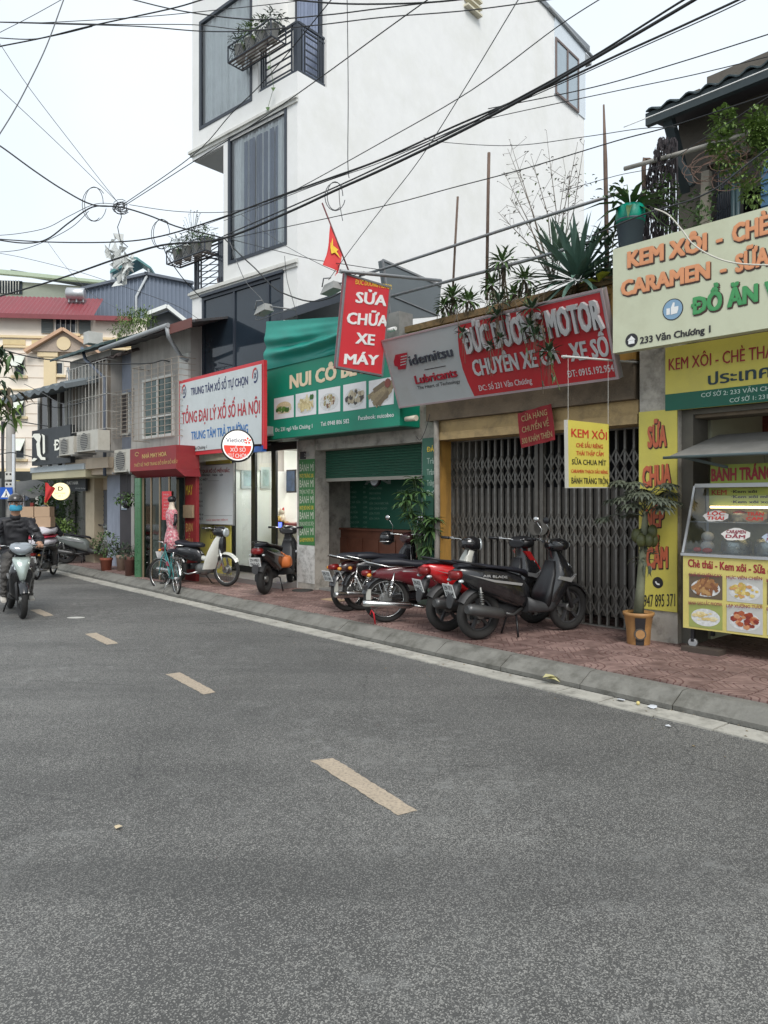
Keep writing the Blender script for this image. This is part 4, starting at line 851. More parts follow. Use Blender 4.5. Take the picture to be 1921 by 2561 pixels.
# long shop sign, top leaning out
nb, ntp = .55, .93
xA, xB = 3.455, 7.24; zb_, zt_ = M.z(999,1021,-.55), M.z(955,851,-.93)
pn = Panel(M, (xA,-nb,zb_),(xB,-nb,zb_),(xA,-ntp,zt_)); sg = root('motor_shop_signboard', 'long grey and red motorbike shop signboard leaning out over the gate', 'signboard', M, (5,-.2,zb_))
GREYS = mat('sign_grey', (.38,.40,.40), .4, var=.08, sc=1.5, dirt=(.25,.23,.2), ds=1.5, da=.45); REDD = mat('sign_dark_red', (.42,.016,.022), .45, var=.08, sc=2, dirt=(.2,.02,.02), ds=2, da=.35)
b = B(); pn.slab(b,0,pn.w,0,pn.h,.1,0); part('board', b, GREYS, sg, M)
def q(px, py): return pn.px(px, py)
c1, c2 = q(1145,811), q(1187,991); 
pts = [(c2[0]-.0,.03),(pn.w-.04,.03),(pn.w-.04,pn.h-.04),(c1[0],pn.h-.04)] + [(c1[0]+(c2[0]-c1[0])*t-.10*math.sin(t*3.14), pn.h-.04-(pn.h-.07)*t) for t in (.2,.4,.6,.8)]
b = B(); pn.poly(b, pts, .003); part('red_field', b, REDD, sg, M)
b = B()
for k in ((0,pn.w,-.0,.025),(0,pn.w,pn.h-.025,pn.h),(0,.025,.025,pn.h-.025),(pn.w-.025,pn.w,.025,pn.h-.025)): pn.slab(b,*k,.1,.012)
part('frame', b, mat('faded_pink_alu',(.42,.33,.34),.4,.3), sg, M)
SIL = mat('silver_letter', (.50,.50,.50), .4, .2, var=.1)
def T2(t, a, c, cap, m, bold=.022, dep=0, shear=0): txt(pn, sg, t, a, c, cap, m, .005+dep, bold, shear, depth=dep)
T2('ĐỨC DƯƠNG MOTOR', (1170,883),(1515,818), 66, SIL, .035, .05)
T2('CHUYÊN XE GA - XE SỐ', (1188,940),(1527,888), 42, SIL, .03, .012)
T2('ĐC: Số 231 Văn Chương', (1199,978),(1332,958), 15, mat('pale_sign_lettering',(.55,.5,.5),.5), .015)
T2('ĐT: 0915.192.954', (1421,944),(1537,928), 18, MC['pale_sign_lettering'], .018)
T2('idemitsu', (1028,914),(1135,890), 27, mat('dark_slate_letter',(.04,.045,.06),.4), .01, .02)
T2('Lubricants', (1042,960),(1146,941), 22, mat('crimson_letter',(.33,.015,.03),.4), .02, .015)
T2('The Heart of Technology', (1046,974),(1152,957), 9, BLACKP, .005)
b = B(); e = [q(1062,926), q(1115,916), q(1115,914), q(1062,924)]; pn.poly(b, e, .004); part('rule_line', b, BLACKP, sg, M)
b = B(); e = [q(989,903),q(986,921)]; hp = [(990,887),(1020,881),(1016,922),(997,924),(996,917),(988,914),(986,904)]
pn.poly(b, [q(*k) for k in hp][::-1], .012); part('head_logo', b, MC['crimson_letter'], sg, M)
b = B()
for i in range(4): pn.poly(b, [q(1004-i*.5,891+i*7),q(1020-i,887+i*7),q(1020-i,889.5+i*7),q(1004-i*.5,893.5+i*7)][::-1], .014)
part('logo_stripe', b, GREYS, sg, M)
# red hanging sign square to the street
def mx(px, py, c, fr=M):
    d = fr.d(px, py); t = (c-fr.o.x)/d.x; k = fr.o+d*t; return (c, k.y, k.z)
c = 3.44; BL_, BR_, TL_ = mx(840,920,c), mx(957,942,c), mx(863,682,c)
pn = Panel(M, BL_, BR_, TL_); sg = root('repair_sign', 'red vertical motorbike repair sign hung square to the street', 'sign', M, (c,(BL_[1]+BR_[1])/2,BL_[2]))
b = B(); pn.slab(b,0,pn.w,0,pn.h,.05,0); part('board', b, REDS, sg, M)
b = B()
for k in ((0,pn.w,0,.03),(0,pn.w,pn.h-.03,pn.h),(0,.03,.03,pn.h-.03),(pn.w-.03,pn.w,.03,pn.h-.03)): pn.slab(b,*k,.055,.012)
part('frame', b, GALV, sg, M)
txt(pn, sg, 'ĐỨC DƯƠNG MOTOR', (871,707),(963,732), 13, YELP, .008, .01)
for t, a, e, cp in (('SỬA',(875,755),(952,774),29),('CHỮA',(857,808),(959,828),31),('XE',(883,862),(930,873),29),('MÁY',(858,912),(943,925),27)): txt(pn, sg, t, a, e, cp, WHITEP, .008, .03, depth=.006)
# pipes over the roof
def pipes(name, label, segs, r, m=GALV, cat='pipe', group=None):
    b = B(); b.tube(segs, r, 8); return solo(name, b, m, M, label, cat, group)
def P2(px, py, y): x_, z_ = M.w(px, py, y); return (x_, y, z_)
pipes('sign_arm', 'horizontal pipe arm carrying the red repair sign', [mx(851,678,3.47), mx(1103,702,3.47)], .028)
pipes('roof_rail', 'upper long rusty pipe rail above the planted parapet', [P2(900,690,.05), P2(1000,659,.05), P2(1300,561,.05), P2(1565,478,.05)], .024)
pipes('roof_rail', 'lower pipe rail running just above the parapet plants', [P2(976,742,.05), P2(1322,650,.05), P2(1530,590,.05)], .026)
pipes('roof_pole', 'short bamboo pole left on the parapet roof', [P2(1145,492,.1), P2(1138,620,.1), P2(1131,760,.1)], .018, RUST)
pipes('roof_pole', 'tall rusty pole with wire knot in mid parapet', [P2(1223,382,.1), P2(1221,480,.1), P2(1217,750,.1)], .024, RUST)
pipes('roof_pole', 'tall tapering rusty pole beside the agave', [P2(1510,262,.1), P2(1514,400,.1), P2(1520,740,.1)], [.012,.028,.03], RUST)
pipes('iron_arm', 'slim white arm from which the yellow menu sign hangs', [mx(1406,891,7.2), mx(1600,907,7.2)], .013, mat('dull_white_pipe',(.5,.5,.48),.6))
# grey sheet boxes beyond the red sign
cS = 2.2; b = B(); A_, B_, C_, D_ = mx(957,650,cS), mx(1103,715,cS), mx(1098,790,cS), mx(978,800,cS)
for k in ((A_,B_,C_,D_),): b.add([(cS,*p[1:]) for p in k]+[(cS-.12,*p[1:]) for p in k], [(3,2,1,0),(4,5,6,7),(0,1,5,4),(1,2,6,5),(2,3,7,6),(3,0,4,7)])
solo('sheet_metal_panel', b, mat('grey_sheet_metal',(.16,.18,.19),.5,.4,var=.1), M, 'grey sheet metal panel square to the street behind the repair sign', 'panel')
b = B(); b.bar(A_, B_, .035); b.bar(A_, D_, .035); b.bar(mx(985,742,cS+.01), mx(1100,790,cS+.01), .02); solo('panel_edge_frame', b, GALV, M, 'thin galvanised frame round the grey sheet panel', 'frame')
b = B(); x_, z_ = M.w(985,815,-.1); b.box(x_-.2,x_+.15,-.12,.2,z_-.2,z_+.22); solo('concrete_stub', b, CONC, M, 'rough broken concrete stub at the parapet corner', 'concrete block')
b = B(); x_, z_ = M.w(975,825,-.35); b.lathe([(.03,-.1),(.035,.1)], (x_,-.35,z_), 10, 'x'); b.lathe([(.02,.1),(.03,.1),(.03,.14)], (x_,-.35,z_), 10, 'x'); solo('security_camera', b, WHITEP, M, 'small white security camera under the parapet corner', 'camera')
b = B(); x_, z_ = M.w(1027,1047,-.95); b.lathe([(.035,-.1),(.045,.12)], (x_,-.95,z_), 10, 'x'); solo('security_camera', b, mat('ivory_plastic',(.5,.45,.35),.4), M, 'bullet security camera under the right end of the green signboard', 'camera')
# flag
p0, p1 = Vector(P2(806,508,-1.0)), Vector(P2(874,682,-.75)); 
fl = root('national_flag', 'red flag with yellow star drooping from a slanted pole', 'flag', M, tuple(p1)); b = B(); b.tube([p0,p1],.013,6); part('pole', b, mat('dark_red_pole',(.12,.03,.03),.6), fl, M)
b = B(); nu, nv = 12, 14; pk = [(812,548),(862,640)]; a0 = p0.lerp(p1,.30); a1 = p0.lerp(p1,.72)
e0, e1 = Vector(P2(806,655,-1.15)), Vector(P2(850,692,-.95))
b.cur = 0
for i in range(nu+1):
    for j in range(nv+1):
        u, v = i/nu, j/nv; t = a0.lerp(a1, u); e = e0.lerp(e1, u); k = t.lerp(e, v); k.y += .05*math.sin(u*9+v*2)*(.3+v); k.x += .04*math.sin(u*7+v*4)*v; b.v.append(k)
for i in range(nu):
    for j in range(nv):
        a = i*(nv+1)+j; b.f.append((a,a+1,a+nv+2,a+nv+1)); b.sm.append(True); b.mi.append(0)
GV = list(b.v); part('cloth', b, [mat('flag_red',(.55,.03,.03),.7)], fl, M)
def fp(u, v): i, j = min(nu-1,int(u*nu)), min(nv-1,int(v*nv)); fu, fv = u*nu-i, v*nv-j; q = lambda a, c: GV[a*(nv+1)+c]; return q(i,j)*(1-fu)*(1-fv)+q(i+1,j)*fu*(1-fv)+q(i,j+1)*(1-fu)*fv+q(i+1,j+1)*fu*fv
n_ = Vector((.75,-.66,0)); sp_ = [(.5+r_*1.25*math.cos(R(90+36*k)), .34+r_*.62*math.sin(R(90+36*k))) for k in range(10) for r_ in [(.30,.13)[k % 2]]]
b = B(); b.add([fp(.5,.34)+n_*.03]+[fp(u,v)+n_*.03 for u, v in sp_], [(0,k+1,(k+1)%10+1) for k in range(10)]); part('star', b, mat('flag_yellow',(.75,.5,.03),.7), fl, M)
# floodlights
def flood(px, py, y, label, ex):
    x_, z_ = M.w(px, py, y); r = root('floodlight', label, 'floodlight', M, (x_,y,z_)); b = B()
    b.hexa([(x_-.17,y-.1,z_-.10),(x_+.17,y-.1,z_-.06),(x_+.17,y+.1,z_-.06),(x_-.17,y+.1,z_-.10),(x_-.10,y-.07,z_+.04),(x_+.14,y-.07,z_+.06),(x_+.14,y+.07,z_+.06),(x_-.10,y+.07,z_+.04)]); part('housing', b, mat('flood_grey',(.34,.34,.32),.5,.3), r, M)
    b = B(); b.tube([(x_-.1,y-.11,z_),(x_-.06,y-.11,z_+.13),(x_+.12,y-.11,z_+.1)],.012,5); part('bracket', b, GALV, r, M); b = B(); b.tube([(x_+.1,y,z_+.03), ex],.014,6); part('arm', b, GALV, r, M)
flood(829, 718, -1.2, 'grey floodlight beside the red repair sign', (M.x(860,-1.2), -1.0, M.z(860,712,-1.0)))
flood(660, 772, -1.3, 'grey floodlight on an arm before the dark glazed window', (M.x(740,-1.0), -1.0, M.z(740,775,-1.0)))
# red cloth notice
y = -.14; pn = Panel(M, (*[M.w(1304,1121,y)[0], y, M.w(1304,1121,y)[1]],), (M.w(1389,1100,y)[0], y, M.w(1389,1100,y)[1]), (M.w(1294,1034,y)[0], y, M.w(1294,1034,y)[1]))
sg = root('cloth_notice', 'small crooked red cloth notice hanging over the gate', 'notice', M, tuple(pn.o)); b = B(); n = 14
for i in range(n+1):
    for j in range(6): b.v.append(pn.p(pn.w*i/n, pn.h*j/5, .012*math.sin(i*1.1+j*.7)))
for i in range(n):
    for j in range(5): a = i*6+j; b.f.append((a,a+6,a+7,a+1)); b.sm.append(True); b.mi.append(0)
part('cloth', b, mat('dark_red_cloth',(.25,.015,.02),.8,var=.2), sg, M)
for i, (t, a, c_) in enumerate((('CỬA HÀNG',.12,.88),('CHUYỂN VỀ',.10,.90),('300 KHÂM THIÊN',.06,.95))): txt(pn, sg, t, (pn.w*a,pn.h*(.72-.31*i)),(pn.w*c_,pn.h*(.72-.31*i)), pn.h*.17, mat('dull_gold_lettering',(.38,.27,.12),.6), .017, .012, local=True)
# yellow menu sign, square to the street
c = 7.2; BL_, BR_, TL_ = mx(1422,1218,c), mx(1524,1218,c), mx(1420,1050,c)
pn = Panel(M, BL_, BR_, TL_); sg = root('menu_sign', 'yellow sheet menu sign hanging on strings before the gate', 'sign', M, (c,(BL_[1]+BR_[1])/2,BL_[2]))
b = B(); pn.slab(b,0,pn.w,0,pn.h,.03,0); part('board', b, YEL, sg, M); b = B(); pn.slab(b,-.02,.0,0,pn.h,.035,.003); pn.slab(b,-.02,pn.w,-.012,0,.035,.003); part('edge', b, mat('pale_edge',(.5,.48,.42),.5), sg, M)
MR = mat('menu_red', (.55,.04,.03), .5)
for t, a, e, cp, m in (('KEM XÔI',(1429,1092),(1518,1099),22,MR),('CHÈ SẦU RIÊNG',(1441,1118),(1508,1121),11,MR),('THÁI THẬP CẨM',(1441,1138),(1509,1140),11,MR),('SỮA CHUA MÍT',(1430,1161),(1516,1163),14,BLACKP),('CARAMEN THẠCH SẦU RIÊNG',(1428,1182),(1520,1184),9,MR),('BÁNH TRÁNG TRỘN',(1429,1209),(1520,1210),16,BLACKP)): txt(pn, sg, t, a, e, cp, m, .004, .016)
for px in (1421, 1521):
    a = mx(px, 1050 if px < 1500 else 1060, c); t_ = mx(px, 892 if px < 1500 else 901, c); b = B(); b.tube([a,t_],.002,4); part('string', b, TRIM, sg, M)

# ================================================================ dessert shop house on the right
kh = root('dessert_house', 'old two storey house with dessert shop below and dark vine grown balcony', 'house', M, (9,1,.15))
px0 = M.x(1600,-.1); px1 = M.x(1695,-.1); zU = M.z(1664,1028,-.1)
b = B(); b.box(px0, px1, -.1, .5, .15, 4.4); part('pillar', b, PLAST, kh, M)
b = B(); b.box(px1+.0, px1+.14, .0, .4, .15, zU+.3); part('door_jamb', b, mat('brown_grey_jamb',(.13,.12,.10),.7,var=.3), kh, M)
b = B(); b.box(px1+.14, 17, .05, .4, zU-.1, 4.4); part('lintel', b, DW, kh, M); b = B(); b.box(px1+.14, 17, .0, .05, zU-.06, zU); part('shutter_box', b, MC['brown_grey_jamb'], kh, M)
b = B(); b.box(px1+.14, 17, 2.2, 2.3, .15, 4.4); b.box(16.9,17,.4,2.2,.15,4.4); b.box(px0,px1+.139,.5,2.3,.15,3.99); part('inner_wall', b, mat('pale_yellow_wall',(.50,.50,.36),.8,var=.08), kh, M)
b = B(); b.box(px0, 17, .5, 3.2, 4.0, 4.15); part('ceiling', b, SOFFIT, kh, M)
x_ = M.x(1880,2.15); b = B(); b.box(x_-.25,x_+1.5,2.12,2.18,M.z(1880,1100,2.15),M.z(1880,1030,2.15)+.1); solo('floral_curtain', b, mat('floral_red',(.30,.08,.06),.8,var=.9,sc=14), M, 'dark red floral valance on the inner wall above the food cart', 'curtain')
for i, px in enumerate((1716,1728,1740)):
    xx = M.x(px,.3); b = B(); b.bar((xx,.3,.16),(xx,.3,zU-.1),.05); part('shutter_rail', b, DKFRAME, kh, M)
# upper storey
yU = 1.2; xU = M.x(1697,yU); ZE = M.z(1615,300,.55)
OLDW = mat('old_grey_brown_wall', (.14,.125,.105), .9, var=.25, sc=2, bump=.3, bs=30, dirt=(.06,.05,.04), ds=2, da=.6)
b = B(); xa_, xb_, xc_ = M.x(1768,yU), M.x(1832,yU), M.x(1905,yU); zt = M.z(1768,415,yU)
b.box(xU, xa_, yU, yU+.2, 4.15, ZE+.3); b.box(xa_, 13, yU, yU+.2, zt, ZE+.6); b.box(xU, xU+.2, yU+.2, 7, 4.15, ZE+.6); b.box(xU, 13, 6.9, 7, 4.15, ZE+.6); b.box(12.9,13,yU+.2,6.9,4.15,ZE+.6); part('upper_wall', b, OLDW, kh, M)
b = B(); b.box(xU-.1, 13, -.1, 7, 4.15, 4.28); part('balcony_floor', b, CONC, kh, M)
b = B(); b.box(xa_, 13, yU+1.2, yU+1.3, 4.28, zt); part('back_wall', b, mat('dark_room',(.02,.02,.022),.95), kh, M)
b = B(); b.bar((xa_-.05,yU-.05,4.28),(xa_+.02,yU-.05,zt-.1),.10); part('post', b, mat('pale_post',(.30,.27,.22),.8), kh, M)
for i in range(9): xx = xa_+.1+(xb_-xa_-.1)*i/8; b = B(); b.bar((xx,yU+.1,4.28),(xx,yU+.1,zt),.02); part('grille_bar', b, DKFRAME, kh, M)
for i in range(7): zz = 4.5+(zt-4.6)*i/6; b = B(); b.bar((xa_+.06,yU+.1,zz),(xb_,yU+.1,zz+.12),.02); part('grille_bar', b, DKFRAME, kh, M)
b = B()
for i in range(26): zz = 4.3+i*.07; b.box(xc_,xc_+1.6,yU-.03+.02*(i%2),yU+.03,zz,zz+.07)
part('blue_shutter', b, mat('blue_corrugated',(.10,.22,.36),.5,var=.15), kh, M)
for px in (1834,1845): xx = M.x(px,yU-.05); b = B(); b.tube([(xx,yU-.05,4.28),(xx,yU-.05,zt)],.03,6); part('conduit', b, mat('dark_teal_pipe',(.04,.08,.09),.5), kh, M)
# corrugated roof with wavy eave
FIB = mat('dark_corrugated_roof', (.035,.055,.062), .75, var=.25, sc=3)
xr0 = M.x(1615,.55); nW = 150; lam = .25; b = B()
for i in range(nW+1):
    xx = xr0 + 6.2*i/nW; w_ = .028*math.sin(6.283*(xx-xr0)/lam)
    b.v += [Vector((xx,.55,ZE+.12+w_)), Vector((xx,4.2,ZE+1.5+w_)), Vector((xx,.55,ZE+.10+w_)), Vector((xx,4.2,ZE+1.48+w_))]
for i in range(nW):
    a = i*4; b.f += [(a,a+4,a+5,a+1),(a+2,a+3,a+7,a+6),(a,a+2,a+6,a+4)]; b.sm += [True,True,False]; b.mi += [0]*3
part('roof', b, FIB, kh, M)
b = B(); b.box(xr0-.02, xr0+6.2, .58, .66, ZE-.06, ZE+.10); part('fascia', b, mat('dark_fascia',(.04,.055,.06),.8), kh, M)
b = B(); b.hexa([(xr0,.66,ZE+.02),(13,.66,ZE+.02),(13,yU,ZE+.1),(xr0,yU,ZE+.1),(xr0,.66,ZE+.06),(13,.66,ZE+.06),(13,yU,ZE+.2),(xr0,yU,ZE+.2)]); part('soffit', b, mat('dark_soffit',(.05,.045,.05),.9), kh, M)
b = B(); b.bar((xU+.1,.7,ZE),(xU+.1,yU+.1,ZE-.9),.12); b.bar((xU+.05,.8,ZE-.25),(xa_,.8,ZE-.95),.07); part('bracket', b, mat('dark_fascia',(.04,.055,.06),.8), kh, M)
pipes('balcony_pipe', 'long weathered pale pipe across the vine covered balcony', [P2(1562,422,.2), P2(1700,384,.2), P2(1921,320,.2), P2(2100,268,.2)], .03, mat('weathered_pipe',(.36,.34,.30),.7,var=.3))
pipes('bent_pipe', 'dark bent pipe standing among the hanging vines', [P2(1612,560,.3), P2(1610,420,.3), P2(1613,396,.3), P2(1622,400,.3), P2(1680,430,.5)], .03, RUST)
# big pale signboard
y = -.80; xa = M.x(1533,y); z0, z1 = M.z(1536,883,y), M.z(1532,624,y)
pn = Panel(M, (xa,y,z0),(xa+3.9,y,z0),(xa,y,z1)); sg = root('dessert_signboard', 'big pale dessert signboard with orange and green shadowed lettering', 'signboard', M, (xa+1.9,y,z0))
b = B(); pn.slab(b,0,pn.w,0,pn.h,.12,0); part('board', b, mat('sign_pale_green',(.56,.58,.42),.45,var=.07,sc=1,dirt=(.36,.35,.22),ds=1.2,da=.4), sg, M)
ORG = mat('sign_orange', (.70,.30,.14), .5, var=.08); GRL = mat('sign_letter_green', (.06,.30,.10), .5); SH = mat('brown_shadow_print', (.06,.03,.02), .5)
def sh(t, a, e, cap, m, bold=.05, dx=1.5, dy=3, pn_=None, sg_=None):
    pn_ = pn_ or pn; sg_ = sg_ or sg
    txt(pn_, sg_, t, (a[0]+dx,a[1]+dy), (e[0]+dx+1,e[1]+dy), cap, SH, .003, bold+.028, name='letter_shadow'); txt(pn_, sg_, t, a, e, cap, m, .007, bold)
sh('KEM XÔI', (1569,670),(1769,624), 40, ORG); sh('-', (1791,616),(1808,611), 38, ORG); sh('CHÈ THÁI', (1831,607),(2052,549), 46, ORG)
sh('CARAMEN', (1553,741),(1777,694), 38, ORG); sh('-', (1801,690),(1818,686), 36, ORG); sh('SỮA CHUA', (1839,681),(2075,622), 44, ORG)
sh('ĐỒ ĂN', (1729,787),(1897,752), 42, GRL); sh('VẶT', (1912,749),(2010,724), 44, GRL)
txt(pn, sg, '233 Văn Chương 1', (1601,860),(1778,831), 17, BLACKP, .005, .03)
def disc(pn_, px, py, r, m, out, sg_, n=24, name='icon_disc'):
    cx_, cz_ = pn_.px(px, py) if px > 50 else (px, py); b = B(); pn_.poly(b, [(cx_+r*math.cos(6.283*i/n), cz_+r*math.sin(6.283*i/n)) for i in range(n)], out); part(name, b, m, sg_, pn_.fr); return cx_, cz_
cx_, cz_ = disc(pn, 1683, 774, .118, BLACKP, .003, sg); disc(pn, 1683, 774, .108, mat('icon_blue',(.22,.36,.50),.5), .005, sg)
b = B(); pn.poly(b, [(cx_-.07,cz_-.05),(cx_-.03,cz_-.05),(cx_-.03,cz_+.02),(cx_-.07,cz_+.02)], .008); pn.poly(b, [(cx_-.02,cz_-.055),(cx_+.05,cz_-.05),(cx_+.065,cz_-.01),(cx_+.065,cz_+.025),(cx_+.02,cz_+.025),(cx_+.025,cz_+.07),(cx_+.005,cz_+.075),(cx_-.02,cz_+.02)], .008); part('thumb_icon', b, WHITEP, sg, M)
cx_, cz_ = disc(pn, 1580, 851, .078, BLACKP, .003, sg)
b = B(); pn.poly(b, [(cx_-.05,cz_+.0),(cx_+.05,cz_+.0),(cx_+.0,cz_+.05)], .007); pn.poly(b, [(cx_-.038,cz_-.042),(cx_+.038,cz_-.042),(cx_+.038,cz_-.002),(cx_-.038,cz_-.002)], .007); part('house_icon', b, WHITEP, sg, M)
for s_ in (.3, 3.4): b = B(); b.bar((xa+s_,y+.12,z0+.2),(xa+s_,-.1,z0+.2),.05); part('bracket', b, RUST, sg, M)
# lower yellow and green fascia
y = -.13; xa = M.x(1664,y); z0, z1 = M.z(1664,1028,y), M.z(1664,870,y)
pn = Panel(M, (xa,y,z0),(xa+3.5,y,z0),(xa,y,z1)); sg = root('fascia_sign', 'yellow and green dessert fascia with Thai script under the big signboard', 'signboard', M, (xa+1.7,y,z0))
b = B(); pn.slab(b,0,pn.w,0,pn.h,.05,0); part('board', b, YEL, sg, M); zg = pn.px(1664,987)[1]
b = B(); pn.slab(b,0,pn.w,0,zg,0,.003); part('green_band', b, mat('band_green',(.0,.10,.06),.5), sg, M)
MRN = mat('maroon_lettering', (.30,.02,.03), .5)
txt(pn, sg, 'KEM XÔI - CHÈ THÁI', (1673,927),(1942,893), 31, MRN, .005, .012); txt(pn, sg, 'ประเทศไทย', (1771,963),(2020,930), 30, mat('dark_teal_lettering',(.01,.035,.05),.5), .005, .02)
PALE = mat('pale_mint_lettering', (.5,.62,.55), .5)
txt(pn, sg, 'CƠ SỞ 2: 233 VĂN CHƯƠNG', (1754,994),(1985,970), 11, PALE, .005, .01); txt(pn, sg, 'CƠ SỞ 1: 231 VĂN CHƯƠNG', (1825,1007),(2056,982), 11, PALE, .005, .01)
# vertical yellow sign on the pillar
pn, r = sheet_sign('vertical_sign', 'tall narrow yellow yoghurt sign mounted on the pillar', 'sign', M, 1598, 1693, 1031, 1521, -.125, YEL, .02)
VR = mat('vertical_sign_red', (.55,.13,.06), .5, var=.1)
for t, a, e, cp in (('SỮA',(1620,1118),(1668,1114),52),('CHUA',(1607,1216),(1679,1209),50),('NẾP',(1614,1318),(1662,1315),48),('CẨM',(1617,1420),(1671,1418),52)): sh(t, a, e, cp, VR, .05, 1, 2.5, pn, r)
txt(pn, r, '0947 895 371', (1603,1518),(1689,1516), 32, BLACKP, .005, .012)
cx_, cz_ = disc(pn, 1645.6, 1457, .068, BLACKP, .003, r)
b = B()
for i in range(8):
    a0, a1 = R(200+i*11), R(200+(i+1)*11); pn.poly(b, [(cx_+.012+.05*math.cos(a0),cz_+.03+.06*math.sin(a0)),(cx_+.012+.05*math.cos(a1),cz_+.03+.06*math.sin(a1)),(cx_+.012+.032*math.cos(a1),cz_+.03+.04*math.sin(a1)),(cx_+.012+.032*math.cos(a0),cz_+.03+.04*math.sin(a0))], .007)
part('phone_icon', b, WHITEP, r, M)
# ---- food cart
XK = 7.95; YK = -.4; zt_ = 1.24; zb_ = .42; WK = 1.9
ck = root('food_cart', 'glass dessert cart with lit display and yellow food photo front', 'food cart', M, (XK+.9,YK+.3,.15))
YC = mat('cart_yellow', (.60,.52,.16), .5, var=.1, sc=3, dirt=(.4,.33,.1), ds=5, da=.4)
b = B(); b.box(XK, XK+WK, YK, YK+.65, zb_, zt_); part('body', b, YC, ck, M)
b = B(); b.box(XK-.02, XK+WK, YK-.02, YK+.67, zt_, zt_+.03); part('worktop', b, ALU, ck, M)
pn = Panel(M, (XK,YK-.001,zb_),(XK+WK,YK-.001,zb_),(XK,YK-.001,zt_))
txt(pn, ck, 'Chè thái - Kem xôi - Sữa chua', (1721,1417),(1960,1439), 20, MRN, .003, .03)
for (a, c_, yt, yb, k, t) in ((1724,1807,1435,1493,'fried','CHẢ BÌ CHIÊN CAY'),(1818,1908,1442,1503,'balls','MỰC VIÊN CHIÊN'),(1724,1807,1506,1566,'cheese','BÁNH GẠO LẮC PHOMAI'),(1818,1908,1513,1577,'sausage','LẠP XƯỞNG TƯƠI'),(1919,2010,1450,1512,'fried','BÁNH'),(1919,2010,1521,1588,'balls','BÁNH')):
    x0_, zz1 = pn.px(a, yt); x1_, _ = pn.px(c_, yt); _, zz0 = pn.px(a, yb)
    food(pn, ck, x0_, x1_, zz0, zz1, k, .003, (.30,.34,.10) if k == 'cheese' else ((.12,.09,.06) if k == 'fried' else (.5,.5,.47)))
    txt(pn, ck, t, (a,yt+5),(c_ if t != 'BÁNH' else a+40,yt+9), 8, mat('plum_lettering',(.25,.04,.06),.5), .02, .02)
b = B()
for xx in (XK+.06, XK+WK-.1):
    for yy in (YK+.06, YK+.58): b.box(xx,xx+.04,yy,yy+.04,.26,zb_)
part('leg', b, BLACK, ck, M)
for xx in (XK+.02, XK+WK-.3): b = B(); b.lathe([(.05,-.02),(.05,.02)], (xx+.06,YK+.08,.25), 12, 'y'); part('castor', b, ALU, ck, M)
b = B(); b.box(XK, XK+.42, YK-.05, YK+.15, .15, .215); solo('wooden_block', b, mat('dark_wood_block',(.06,.045,.035),.8), M, 'dark wooden block under the wheel of the food cart', 'block')
# glass case with slanting front
zc0, zc1 = zt_+.03, 2.03; yb0, yb1 = YK, YK+.30
g = B(); g.quad((XK,yb0,zc0),(XK+WK,yb0,zc0),(XK+WK,yb1,zc1),(XK,yb1,zc1)); part('front_glass', g, GLASS, ck, M)
g = B(); g.add([(XK,yb0,zc0),(XK,YK+.65,zc0),(XK,YK+.65,zc1),(XK,yb1,zc1)], [(3,2,1,0)]); part('side_glass', g, GLASS, ck, M)
b = B(); b.bar((XK,yb0,zc0),(XK,yb1,zc1),.025); b.bar((XK,YK+.65,zc0),(XK,YK+.65,zc1),.025); b.bar((XK,yb1,zc1),(XK+WK,yb1,zc1),.03); b.bar((XK+WK,yb0,zc0),(XK+WK,yb1,zc1),.025); b.box(XK,XK+WK,yb1,YK+.67,zc1,zc1+.03); part('case_frame', b, ALU, ck, M)
b = B(); b.box(XK+.02, XK+WK, YK+.62, YK+.64, zc0, zc1); part('case_back', b, mat('case_cream',(.45,.40,.25),.5,var=.3,sc=6), ck, M)
b = B(); b.box(XK+.02, XK+WK-.02, YK+.34, YK+.6, zc1-.42, zc1-.41); part('shelf', b, ALU, ck, M)
b = B(); b.tube([(XK+.18,YK+.30,zc1-.24),(XK+WK-.1,YK+.30,zc1-.24)], .012, 8); part('tube_lamp', b, mat('warm_tube',(1,.72,.32),emit=5), ck, M)
pn = Panel(M, (XK+.14,YK+.36,zc1-.22),(XK+WK,YK+.36,zc1-.22),(XK+.14,YK+.36,zc1-.02)); b = B(); pn.slab(b,0,pn.w,0,pn.h,.01,0); part('menu_strip', b, mat('menu_strip_green',(.28,.36,.10),.5), ck, M)
txt(pn, ck, 'KEM', (.03,.12),(.20,.12), .06, MRN, .003, .02, local=True)
for i, t in enumerate(('·Kem xôi','·Kem xôi mít','·Kem xôi xoài')): txt(pn, ck, t, (.25,.14-.058*i),(.25+.035*len(t),.14-.058*i), .032, BLACKP, .003, .03, local=True); txt(pn, ck, t.replace('Kem','Kem'), (.85,.14-.058*i),(.85+.035*len(t),.14-.058*i), .032, BLACKP, .003, .03, local=True)
